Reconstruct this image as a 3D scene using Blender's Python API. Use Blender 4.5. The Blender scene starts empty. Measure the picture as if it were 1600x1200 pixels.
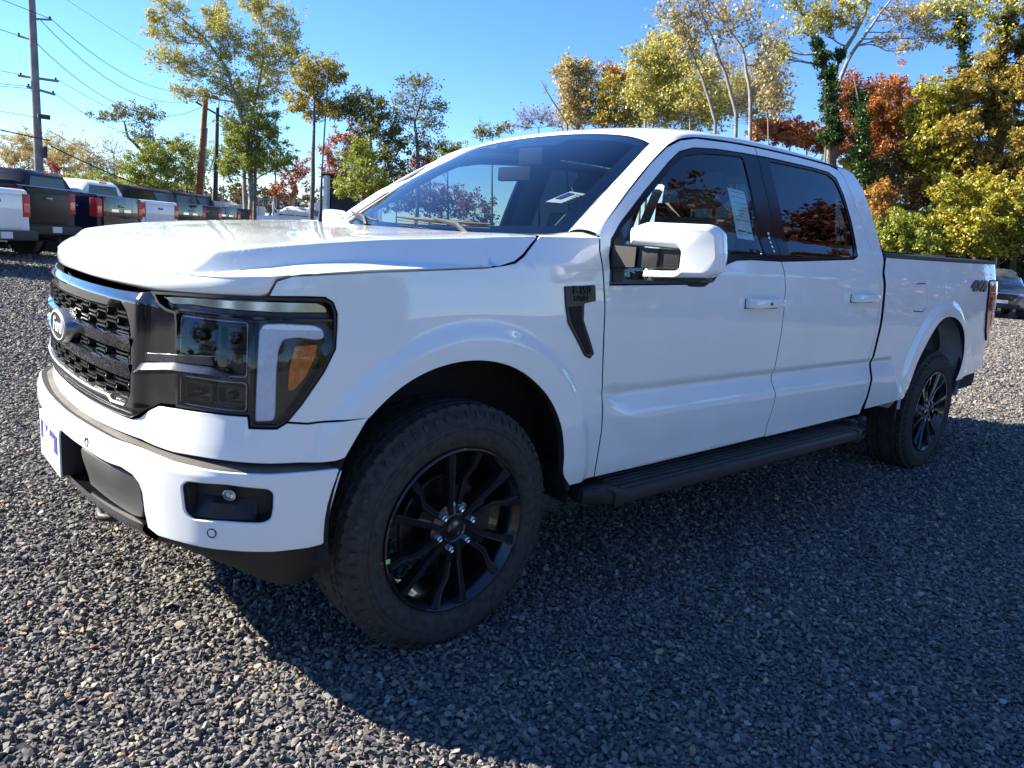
import bpy, bmesh, math, random, time
import numpy as np
from mathutils import Vector, Matrix, geometry as mgeo
T0 = time.time()
scene = bpy.context.scene
COL = scene.collection
R = math.radians

# ------------------------------------------------------------------ camera
CAMP = (-1.388, -1.71, 1.328)
def camera_matrix(yaw, pitch, roll):
    f = np.array([np.cos(pitch) * np.cos(yaw), np.cos(pitch) * np.sin(yaw), np.sin(pitch)])
    r = np.array([np.sin(yaw), -np.cos(yaw), 0.]); u = np.cross(r, f)
    r2 = np.cos(roll) * r + np.sin(roll) * u; u2 = -np.sin(roll) * r + np.cos(roll) * u
    return Matrix(((r2[0], u2[0], -f[0]), (r2[1], u2[1], -f[1]), (r2[2], u2[2], -f[2])))
cam_data = bpy.data.cameras.new('camera')
cam = bpy.data.objects.new('camera', cam_data); COL.objects.link(cam)
m3 = camera_matrix(R(48.03), R(-10.99), R(4.35))
cam.matrix_world = Matrix.Translation(CAMP) @ m3.to_4x4()
cam_data.sensor_width = 36; cam_data.lens = 1152 / 1600 * 36
cam_data.clip_start = .05; cam_data.clip_end = 3000
scene.camera = cam

# ------------------------------------------------------------------ light
SUN_TO = Vector((-1.0, 1.27, 1.03)).normalized()       # direction towards the sun
world = bpy.data.worlds.new('World'); scene.world = world; world.use_nodes = True
wn = world.node_tree; wn.nodes.clear()
sky = wn.nodes.new('ShaderNodeTexSky'); sky.sky_type = 'NISHITA'; sky.sun_disc = False
sky.sun_elevation = math.asin(SUN_TO.z); sky.sun_rotation = math.atan2(SUN_TO.x, SUN_TO.y)
sky.altitude = 0; sky.air_density = 1.0; sky.dust_density = .0; sky.ozone_density = 8.0
bg = wn.nodes.new('ShaderNodeBackground'); bg.inputs[1].default_value = .087
wo = wn.nodes.new('ShaderNodeOutputWorld')
hs = wn.nodes.new('ShaderNodeHueSaturation'); hs.inputs['Saturation'].default_value = 1.09; hs.inputs['Hue'].default_value = .507; hs.inputs['Value'].default_value = 1.0
wn.links.new(sky.outputs[0], hs.inputs['Color']); wn.links.new(hs.outputs[0], bg.inputs[0]); wn.links.new(bg.outputs[0], wo.inputs[0])
sd = bpy.data.lights.new('sun', 'SUN'); sd.energy = 5.0; sd.angle = R(.53); sd.color = (1, .91, .77)
sun = bpy.data.objects.new('sun', sd); COL.objects.link(sun)
sun.rotation_euler = (-SUN_TO).to_track_quat('-Z', 'Y').to_euler(); sun.location = (-10, 30, 30)
scene.view_settings.view_transform = 'Standard'; scene.view_settings.look = 'None'
scene.view_settings.exposure = 1.70; scene.view_settings.gamma = 1; scene.view_settings.use_curve_mapping = False

# ------------------------------------------------------------------ materials
MATS = {}
def mat(name, col, rough=.5, metal=0, coat=0, coat_rough=.03, spec=.5, bump=None, noise=None, emit=None, alpha=None, sss=None):
    """principled; noise=(scale, amount) varies the colour, bump=(scale, strength)"""
    m = bpy.data.materials.new(name); m.use_nodes = True; nt = m.node_tree
    p = nt.nodes['Principled BSDF']; p.inputs['Base Color'].default_value = (*col, 1)
    p.inputs['Roughness'].default_value = rough; p.inputs['Metallic'].default_value = metal
    p.inputs['Coat Weight'].default_value = coat; p.inputs['Coat Roughness'].default_value = coat_rough
    p.inputs['Specular IOR Level'].default_value = spec
    if noise or bump:
        tc = nt.nodes.new('ShaderNodeTexCoord')
    if noise:
        n = nt.nodes.new('ShaderNodeTexNoise'); n.inputs['Scale'].default_value = noise[0]; n.inputs['Detail'].default_value = 6
        nt.links.new(tc.outputs['Object'], n.inputs['Vector'])
        r = nt.nodes.new('ShaderNodeMapRange'); r.inputs[1].default_value = .3; r.inputs[2].default_value = .7
        r.inputs[3].default_value = 1 - noise[1]; r.inputs[4].default_value = 1 + noise[1]
        nt.links.new(n.outputs[0], r.inputs[0])
        mx = nt.nodes.new('ShaderNodeVectorMath'); mx.operation = 'SCALE'; mx.inputs[0].default_value = col
        nt.links.new(r.outputs[0], mx.inputs['Scale']); nt.links.new(mx.outputs[0], p.inputs['Base Color'])
    if bump:
        n = nt.nodes.new('ShaderNodeTexNoise'); n.inputs['Scale'].default_value = bump[0]; n.inputs['Detail'].default_value = 5
        nt.links.new(tc.outputs['Object'], n.inputs['Vector'])
        b = nt.nodes.new('ShaderNodeBump'); b.inputs['Strength'].default_value = bump[1]; b.inputs['Distance'].default_value = .01
        nt.links.new(n.outputs[0], b.inputs['Height']); nt.links.new(b.outputs[0], p.inputs['Normal'])
    if emit: p.inputs['Emission Color'].default_value = (*emit[0], 1); p.inputs['Emission Strength'].default_value = emit[1]
    MATS[name] = m; return m
def glass(name, tint, refl=1.0, f0=1.5, dirt=.0):
    """thin pane: straight transmission with a tint plus mirror reflection by fresnel"""
    m = bpy.data.materials.new(name); m.use_nodes = True; nt = m.node_tree; nt.nodes.clear()
    o = nt.nodes.new('ShaderNodeOutputMaterial'); mx = nt.nodes.new('ShaderNodeMixShader')
    t = nt.nodes.new('ShaderNodeBsdfTransparent'); t.inputs[0].default_value = (*tint, 1)
    g = nt.nodes.new('ShaderNodeBsdfGlossy'); g.inputs['Roughness'].default_value = .005; g.inputs[0].default_value = (refl, refl, refl, 1)
    fr = nt.nodes.new('ShaderNodeFresnel'); fr.inputs[0].default_value = f0
    geo = nt.nodes.new('ShaderNodeNewGeometry')
    # fresnel must not see the back face as the inside of a solid
    nt.links.new(fr.outputs[0], mx.inputs[0]); nt.links.new(t.outputs[0], mx.inputs[1]); nt.links.new(g.outputs[0], mx.inputs[2])
    sw = nt.nodes.new('ShaderNodeMixShader'); t2 = nt.nodes.new('ShaderNodeBsdfTransparent'); t2.inputs[0].default_value = (*tint, 1)
    nt.links.new(geo.outputs['Backfacing'], sw.inputs[0]); nt.links.new(mx.outputs[0], sw.inputs[1]); nt.links.new(t2.outputs[0], sw.inputs[2])
    nt.links.new(sw.outputs[0], o.inputs[0]); MATS[name] = m; return m

def paint(name, col, flake=.0, rough=.45):
    m = mat(name, col, rough=rough, coat=1.0, coat_rough=.02, spec=.4)
    nt = m.node_tree; p = nt.nodes['Principled BSDF']
    tc = nt.nodes.new('ShaderNodeTexCoord')
    # fine pearl grain and a film of dust
    n = nt.nodes.new('ShaderNodeTexNoise'); n.inputs['Scale'].default_value = 1400; n.inputs['Detail'].default_value = 1
    nt.links.new(tc.outputs['Object'], n.inputs['Vector'])
    n2 = nt.nodes.new('ShaderNodeTexNoise'); n2.inputs['Scale'].default_value = 3.0; n2.inputs['Detail'].default_value = 7
    mp = nt.nodes.new('ShaderNodeMapping'); mp.inputs['Scale'].default_value = (1, 1, .35)
    nt.links.new(tc.outputs['Object'], mp.inputs[0]); nt.links.new(mp.outputs[0], n2.inputs['Vector'])
    r = nt.nodes.new('ShaderNodeMapRange'); r.inputs[1].default_value = .35; r.inputs[2].default_value = .75
    r.inputs[3].default_value = 1 + flake; r.inputs[4].default_value = 1 - flake
    nt.links.new(n.outputs[0], r.inputs[0])
    r2 = nt.nodes.new('ShaderNodeMapRange'); r2.inputs[1].default_value = .4; r2.inputs[2].default_value = .8
    r2.inputs[3].default_value = 1.0; r2.inputs[4].default_value = .93
    nt.links.new(n2.outputs[0], r2.inputs[0])
    mu = nt.nodes.new('ShaderNodeMath'); mu.operation = 'MULTIPLY'; nt.links.new(r.outputs[0], mu.inputs[0]); nt.links.new(r2.outputs[0], mu.inputs[1])
    mx = nt.nodes.new('ShaderNodeVectorMath'); mx.operation = 'SCALE'; mx.inputs[0].default_value = col
    nt.links.new(mu.outputs[0], mx.inputs['Scale']); nt.links.new(mx.outputs[0], p.inputs['Base Color'])
    r3 = nt.nodes.new('ShaderNodeMapRange'); r3.inputs[1].default_value = .45; r3.inputs[2].default_value = .8
    r3.inputs[3].default_value = .015; r3.inputs[4].default_value = .10
    nt.links.new(n2.outputs[0], r3.inputs[0]); nt.links.new(r3.outputs[0], p.inputs['Coat Roughness'])
    return m

paint('white_paint', (.885, .905, .885), flake=.05)
mat('gloss_black', (.008, .008, .010), rough=.10, coat=1, coat_rough=.02, noise=(60, .2))
mat('dark_chrome', (.055, .058, .066), rough=.20, metal=1, noise=(8, .15))
mat('grille_metal', (.17, .17, .165), rough=.32, metal=1, noise=(40, .2))
mat('rim_metal', (.28, .275, .26), rough=.35, metal=1, noise=(40, .1))
mat('chrome', (.75, .76, .78), rough=.08, metal=1, noise=(20, .05))
mat('marker_glass', (.03, .034, .042), rough=.12, coat=1, noise=(30, .2))
mat('pillar_black', (.010, .010, .012), rough=.16, spec=.28, noise=(60, .2))
mat('badge_black', (.008, .008, .010), rough=.38, noise=(60, .2))
mat('black_plastic', (.016, .016, .017), rough=.55, bump=(900, .12), noise=(4, .25))
mat('grey_plastic', (.07, .068, .065), rough=.6, bump=(900, .1), noise=(6, .2))
mat('dusty_plastic', (.10, .092, .08), rough=.8, bump=(500, .15), noise=(9, .35))
mat('liner', (.012, .012, .013), rough=.9, bump=(120, .3), noise=(7, .3))
mat('rubber', (.048, .045, .043), rough=.72, bump=(260, .12), noise=(14, .28), spec=.35)
mat('tread_rubber', (.045, .042, .039), rough=.85, noise=(40, .35), spec=.3)
mat('wheel_black', (.010, .010, .012), rough=.25, coat=.8, coat_rough=.05, noise=(30, .2))
mat('wheel_machined', (.26, .27, .30), rough=.25, metal=1, noise=(50, .1))
mat('steel_dark', (.05, .05, .05), rough=.4, metal=.8, noise=(30, .3))
mat('interior_dark', (.014, .014, .017), rough=.8, noise=(30, .2))
mat('interior_grey', (.13, .13, .12), rough=.7, noise=(40, .15))
mat('dash', (.05, .055, .055), rough=.65, bump=(400, .1), noise=(10, .1))
mat('amber', (.75, .19, .012), rough=.25, coat=1, noise=(80, .25))
mat('drl_white', (.88, .90, .92), rough=.3, coat=.5, noise=(120, .08))
mat('lens_dark', (.05, .055, .065), rough=.12, metal=1, noise=(30, .2))
mat('lens_frame', (.03, .032, .036), rough=.35, metal=.6, noise=(30, .2))
mat('lens_inner', (.007, .008, .010), rough=.3, coat=1, noise=(30, .2))
mat('lens_silver', (.55, .58, .62), rough=.2, metal=1, noise=(30, .1))
mat('red_lens', (.34, .008, .010), rough=.15, coat=1, noise=(50, .2))
mat('red_far', (.50, .012, .014), rough=.4, coat=0, noise=(50, .2))
mat('red_bright', (.75, .02, .015), rough=.2, coat=1, noise=(50, .1))
mat('paper', (.62, .80, .78), rough=.7, noise=(90, .03))
mat('paper_white', (.80, .80, .78), rough=.6, noise=(90, .03))
mat('ink_blue', (.06, .05, .30), rough=.5, noise=(60, .1))
mat('ink_dark', (.05, .07, .08), rough=.6, noise=(60, .1))
mat('green_tag', (.25, .85, .20), rough=.5, noise=(60, .1))
mat('inner_white', (.60, .62, .64), rough=.5, noise=(9, .2))
mat('bed_black', (.02, .02, .022), rough=.65, noise=(12, .3), bump=(300, .2))
glass('glass_side', (.66, .76, .76), f0=1.6)
glass('glass_rear', (.030, .035, .045), f0=1.62)
glass('glass_front', (.46, .54, .55), f0=1.55)
glass('glass_lens', (.78, .80, .84), f0=1.5)

# ------------------------------------------------------------------ building helpers
def tag(o, label=None, cat=None, group=None, kind=None):
    if label: o['label'] = label
    if cat: o['category'] = cat
    if group: o['group'] = group
    if kind: o['kind'] = kind
    return o
def thing(name, label, cat, loc=(0, 0, 0), rotz=0, group=None, scale=1):
    o = bpy.data.objects.new(name, None); COL.objects.link(o); o.empty_display_size = .2
    o.location = loc; o.rotation_euler = (0, 0, rotz); o.scale = (scale,) * 3
    return tag(o, label, cat, group)
def link(name, me, parent=None, m=None, world_coords=False):
    if m is not None:
        for k in (m if isinstance(m, (list, tuple)) else [m]): me.materials.append(MATS[k] if isinstance(k, str) else k)
    o = bpy.data.objects.new(name, me); COL.objects.link(o)
    if parent is not None: o.parent = parent
    return o
def root_of(o):
    while o.parent: o = o.parent
    return o
class MB:
    """collects vertices and faces of one mesh"""
    def __init__(s): s.v = []; s.f = []; s.n = []; s.mi = []; s.attr = None
    def add(s, V, F, N=None, mi=0):
        b = len(s.v); s.v += [tuple(map(float, p)) for p in V]; s.f += [tuple(b + i for i in f) for f in F]
        s.mi += [mi] * len(F)
        s.n += [tuple(map(float, p)) for p in N] if N is not None else [None] * len(V)
        return s
    def grid(s, P, closed_u=False, closed_v=False, flip=False, mi=0):
        """P[i][j] points"""
        P = np.asarray(P, float); a, b = P.shape[:2]; V = P.reshape(-1, 3); F = []
        for i in range(a if closed_u else a - 1):
            for j in range(b if closed_v else b - 1):
                i2 = (i + 1) % a; j2 = (j + 1) % b
                q = (i * b + j, i2 * b + j, i2 * b + j2, i * b + j2)
                F.append(q[::-1] if flip else q)
        return s.add(V, F, mi=mi)
    def box(s, lo, hi, mi=0, M=None):
        x0, y0, z0 = lo; x1, y1, z1 = hi
        V = [(x0, y0, z0), (x1, y0, z0), (x1, y1, z0), (x0, y1, z0), (x0, y0, z1), (x1, y0, z1), (x1, y1, z1), (x0, y1, z1)]
        if M is not None: V = [M @ Vector(p) for p in V]
        return s.add(V, [(0, 3, 2, 1), (4, 5, 6, 7), (0, 1, 5, 4), (1, 2, 6, 5), (2, 3, 7, 6), (3, 0, 4, 7)], mi=mi)
    def tube(s, pts, rad, n=8, caps=True, mi=0):
        pts = [Vector(p) for p in pts]; rad = rad if hasattr(rad, '__len__') else [rad] * len(pts)
        rings = []; up = None
        for i, p in enumerate(pts):
            d = (pts[min(i + 1, len(pts) - 1)] - pts[max(i - 1, 0)]).normalized()
            if up is None: up = d.orthogonal().normalized()
            up = (up - d * up.dot(d))
            up = up.normalized() if up.length > 1e-6 else d.orthogonal().normalized()
            w = d.cross(up)
            rings.append([p + (up * math.cos(a) + w * math.sin(a)) * rad[i] for a in [2 * math.pi * k / n for k in range(n)]])
        b = len(s.v); V = [q for r in rings for q in r]; F = []
        for i in range(len(pts) - 1):
            for j in range(n):
                k = (j + 1) % n; F.append((i * n + j, i * n + k, (i + 1) * n + k, (i + 1) * n + j))
        if caps:
            F.append(tuple(range(n))[::-1]); F.append(tuple((len(pts) - 1) * n + j for j in range(n)))
        return s.add(V, F, mi=mi)
    def lathe(s, prof, n=48, axis='y', c=(0, 0, 0), mi=0, flip=False, a0=0, a1=2 * math.pi):
        """prof: (along axis, radius)"""
        full = abs(a1 - a0 - 2 * math.pi) < 1e-6; P = []
        for k in range(n if full else n + 1):
            a = a0 + (a1 - a0) * k / n
            P.append([(c[0] + r * math.cos(a), c[1] + h, c[2] + r * math.sin(a)) for h, r in prof])
        return s.grid(P, closed_u=full, flip=flip, mi=mi)
    def prism(s, poly, h0, h1, f, mi=0, inset=0):
        """poly (a,b) extruded from h0 to h1; f(a,b,h)->xyz; polygon counter-clockwise"""
        n = len(poly); V = [f(a, b, h0) for a, b in poly] + [f(a, b, h1) for a, b in poly]
        F = [(i, (i + 1) % n, n + (i + 1) % n, n + i) for i in range(n)] + [tuple(range(n))[::-1], tuple(n + i for i in range(n))]
        return s.add(V, F, mi=mi)
    def mirror(s, yc=1.015):
        o = MB(); o.v = [(a, 2 * yc - b, c) for a, b, c in s.v]; o.f = [f[::-1] for f in s.f]; o.mi = list(s.mi)
        o.n = [None if q is None else (q[0], -q[1], q[2]) for q in s.n]; return o
    def both(s, yc=1.015):
        m = s.mirror(yc); b = len(s.v); s.v += m.v; s.f += [tuple(b + i for i in f) for f in m.f]; s.n += m.n; s.mi += m.mi; return s
    def build(s, name, m, parent=None, smooth=35, bevel=0, seg=2, subsurf=0, fixn=False):
        me = bpy.data.meshes.new(name)
        if any(s.mi) and not isinstance(m, (list, tuple)): m = [m, 'liner']  # second slot: black painted shade for the inner panel edges
        v = s.v
        if bevel:
            bm = bmesh.new(); vs = [bm.verts.new(p) for p in v]
            for f, k in zip(s.f, s.mi):
                try: q = bm.faces.new([vs[i] for i in f]); q.material_index = k
                except ValueError: pass
            bmesh.ops.recalc_face_normals(bm, faces=bm.faces)
            ed = [e for e in bm.edges if len(e.link_faces) == 2 and e.calc_face_angle(0) > R(28)]
            bmesh.ops.bevel(bm, geom=ed, offset=bevel, segments=seg, profile=.6, affect='EDGES', clamp_overlap=True)
            bm.to_mesh(me); bm.free()
        else:
            me.from_pydata(v, [], s.f)
            me.polygons.foreach_set('material_index', s.mi)
            if fixn:
                bm = bmesh.new(); bm.from_mesh(me); bmesh.ops.recalc_face_normals(bm, faces=bm.faces); bm.to_mesh(me); bm.free()
        me.update()
        me.polygons.foreach_set('use_smooth', [True] * len(me.polygons))
        if any(q is not None for q in s.n) and not bevel:
            nn = [Vector(q) if q is not None else Vector((0, 0, 0)) for q in s.n]
            me.normals_split_custom_set_from_vertices(nn)
        elif smooth: me.set_sharp_from_angle(angle=R(smooth))
        return link(name, me, parent, m)

def text_mesh(txt, size, depth=.002, shear=0, bold=0, align='CENTER', spacing=1):
    cu = bpy.data.curves.new('txt', 'FONT'); cu.body = txt; cu.size = size; cu.extrude = depth; cu.shear = shear
    cu.offset = bold; cu.align_x = align; cu.align_y = 'CENTER'; cu.space_character = spacing; cu.resolution_u = 3
    ob = bpy.data.objects.new('txt', cu); COL.objects.link(ob)
    bpy.context.view_layer.update()
    me = bpy.data.meshes.new_from_object(ob.evaluated_get(bpy.context.evaluated_depsgraph_get()))
    COL.objects.unlink(ob); bpy.data.objects.remove(ob)
    V = [tuple(v.co) for v in me.vertices]; F = [tuple(p.vertices) for p in me.polygons]
    bpy.data.meshes.remove(me); return V, F
# ------------------------------------------------------------------ body surfaces
# x runs from the front axle to the tail, y from the driver's side to the passenger's side, z up.
W2 = 1.015            # half width
WB = 3.99             # wheelbase
def sstep(a, b, x):
    t = np.clip((np.asarray(x, float) - a) / (b - a), 0, 1)
    return t * t * (3 - 2 * t)
def lerp(a, b, t): return a + (b - a) * t

_OL = [(-.872, 1.015), (-.868, .85), (-.855, .68), (-.832, .52), (-.798, .38), (-.75, .27), (-.685, .175),
       (-.60, .11), (-.50, .068), (-.38, .043), (-.25, .030), (0, .024), (.4, .024), (1, .024), (1.8, .024), (2.6, .024),
       (3.4, .026), (4.0, .032), (4.5, .045), (4.85, .062), (5.08, .082), (5.16, .11), (5.195, .17), (5.207, .35), (5.21, .7), (5.211, 1.015)]
def _catmull(P, n=24):
    P = np.array(P, float); Q = np.vstack([2 * P[0] - P[1], P, 2 * P[-1] - P[-2]]); out = []
    for i in range(len(P) - 1):
        p0, p1, p2, p3 = Q[i:i + 4]
        t0 = 0; t1 = t0 + np.linalg.norm(p1 - p0) ** .5; t2 = t1 + np.linalg.norm(p2 - p1) ** .5; t3 = t2 + np.linalg.norm(p3 - p2) ** .5
        for t in np.linspace(t1, t2, n, endpoint=False):
            a1 = (t1 - t) / (t1 - t0) * p0 + (t - t0) / (t1 - t0) * p1
            a2 = (t2 - t) / (t2 - t1) * p1 + (t - t1) / (t2 - t1) * p2
            a3 = (t3 - t) / (t3 - t2) * p2 + (t - t2) / (t3 - t2) * p3
            b1 = (t2 - t) / (t2 - t0) * a1 + (t - t0) / (t2 - t0) * a2
            b2 = (t3 - t) / (t3 - t1) * a2 + (t - t1) / (t3 - t1) * a3
            out.append((t2 - t) / (t2 - t1) * b1 + (t - t1) / (t2 - t1) * b2)
    out.append(P[-1]); return np.array(out)
_C = _catmull(_OL)
_S = np.concatenate([[0], np.cumsum(np.linalg.norm(np.diff(_C, axis=0), axis=1))])
_S -= np.interp(0.1, _C[60:-200, 0], _S[60:-200]) - 0.1
_T = np.gradient(_C, _S, axis=0)
_k = np.ones(9) / 9
for _j in range(2):
    _T[:, _j] = np.convolve(np.pad(_T[:, _j], 4, mode='edge'), _k, 'valid')
_T /= np.linalg.norm(_T, axis=1)[:, None]
S0, S1 = float(_S[0]), float(_S[-1])
def outline(s):
    """position and inward normal of the plan outline"""
    s = np.asarray(s, float); m = (s < S0) | (s > S1)
    s = np.where(s < S0, 2 * S0 - s, np.where(s > S1, 2 * S1 - s, s))
    x = np.interp(s, _S, _C[:, 0]); y = np.interp(s, _S, _C[:, 1])
    tx = np.interp(s, _S, _T[:, 0]); ty = np.interp(s, _S, _T[:, 1])
    l = np.hypot(tx, ty); nx = -ty / l; ny = tx / l
    return x, np.where(m, 2 * W2 - y, y), nx, np.where(m, -ny, ny)
def zsh(s):           # height of the shoulder edge
    return np.interp(s, [-.9, -.62, -.36, .05, .3, .6, 6], [1.17, 1.197, 1.221, 1.247, 1.256, 1.262, 1.262])
def belt(s):          # height of the window sill line
    return np.interp(s, [.3, .6, 1.8, 2.9, 3.1, 5.2], [1.350, 1.352, 1.345, 1.375, 1.385, 1.42])
_GZ = [.30, .42, .455, .478, .492, .53, .62, .70, .715, .788, .800, .822, .90, 1.0, 1.1, 1.2, 1.26, 1.34, 1.42]
_GI = [.10, .06, .04, .024, .012, .010, -.001, -.006, -.004, .025, .026, .016, .012, .008, .010, .015, .021, .036, .055]
_GZ0 = [.30, .42, .455, .475, .53, .80, .90, 1.0, 1.1, 1.2, 1.26, 1.34, 1.42]
_GI0 = [.10, .06, .04, .024, .014, .012, .010, .008, .010, .015, .021, .036, .055]
def _smooth_table(Z, G, sg):
    z = np.arange(.25, 1.5, .001); g = np.interp(z, Z, G); k = np.exp(-.5 * (np.arange(-40, 41) / sg) ** 2); k /= k.sum()
    return z, np.convolve(np.pad(g, 40, mode='edge'), k, 'valid')
_GZ, _GI = _smooth_table(_GZ, _GI, 2.4); _GZ0, _GI0 = _smooth_table(_GZ0, _GI0, 8.)
def inset(s, z):
    s = np.asarray(s, float); z = np.asarray(z, float)
    x, y, _, _ = outline(s)
    s = np.where(s < S0, 2 * S0 - s, np.where(s > S1, 2 * S1 - s, s))
    low = sstep(.64, .80, x + (z - .72) * .9) * (1 - sstep(3.20, 3.27, x + (z - .75) * .9))
    g = lerp(np.interp(z, _GZ0, _GI0), np.interp(z, _GZ, _GI), low)
    # greenhouse
    b = belt(s); zz = np.maximum(z - b - .012, 0)
    g = g + sstep(.25, .5, s) * (1 - sstep(2.98, 3.06, s)) * (zz * .33 + zz * zz * .22)
    # facet above the shoulder behind the bonnet
    zs = zsh(s); g = g + (1 - sstep(.05, .75, s)) * sstep(-.5, .0, s) * np.maximum(z - zs, 0) * .55
    # front: leans back at the top, swells towards the bumper
    fr = 1 - sstep(-.72, -.42, s)
    gf = np.interp(z, [.55, .64, .74, .82, .95, 1.17, 1.3], [-.03, -.028, -.018, -.006, .0, .012, .03])
    g = lerp(g, gf, fr)
    # wheel arch flares
    for cx, cz, rr in ((.02, .50, .465), (3.95, .56, .49)):
        r = np.hypot(x - cx, z - cz)
        f = 1 - sstep(rr + .062, rr + .118, r)
        f2 = (1 - sstep(rr + .10, rr + .30, r)) * sstep(.5, .7, z)
        f = f * sstep(.30, .45, z) ; w = (1 - fr)
        g = g + w * (-.020 * f - .006 * f2)
    return g
def shell(s, z, off=0.0):
    """outer skin of the body: s along the outline, z height, off outward"""
    s = np.asarray(s, float); z = np.asarray(z, float)
    x, y, nx, ny = outline(s); g = inset(s, z) - off
    return np.stack([x + nx * g, y + ny * g, z + 0 * x], -1)
def bump_in(s, z):    # bumper skin, further out than the shell, with its own profile
    s = np.asarray(s, float); z = np.asarray(z, float)
    s = np.where(s < S0, 2 * S0 - s, s)
    out = lerp(.052, .012, sstep(-.80, -.42, s))
    g = -out + np.interp(z, [.30, .38, .42, .47, .62, .665, .70, .72, .80, .9], [.05, .03, .012, .003, 0, .0, .010, .016, .03, .06]) * 1.0
    # the middle part stands further forward
    g = g - .022 * (1 - sstep(-1.10, -.93, s)) * sstep(.5, .62, z)
    return g
def bumper(s, z, off=0.0):
    x, y, nx, ny = outline(s); g = bump_in(s, z) - off
    return np.stack([x + nx * g, y + ny * g, np.asarray(z, float) + 0 * x], -1)
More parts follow.
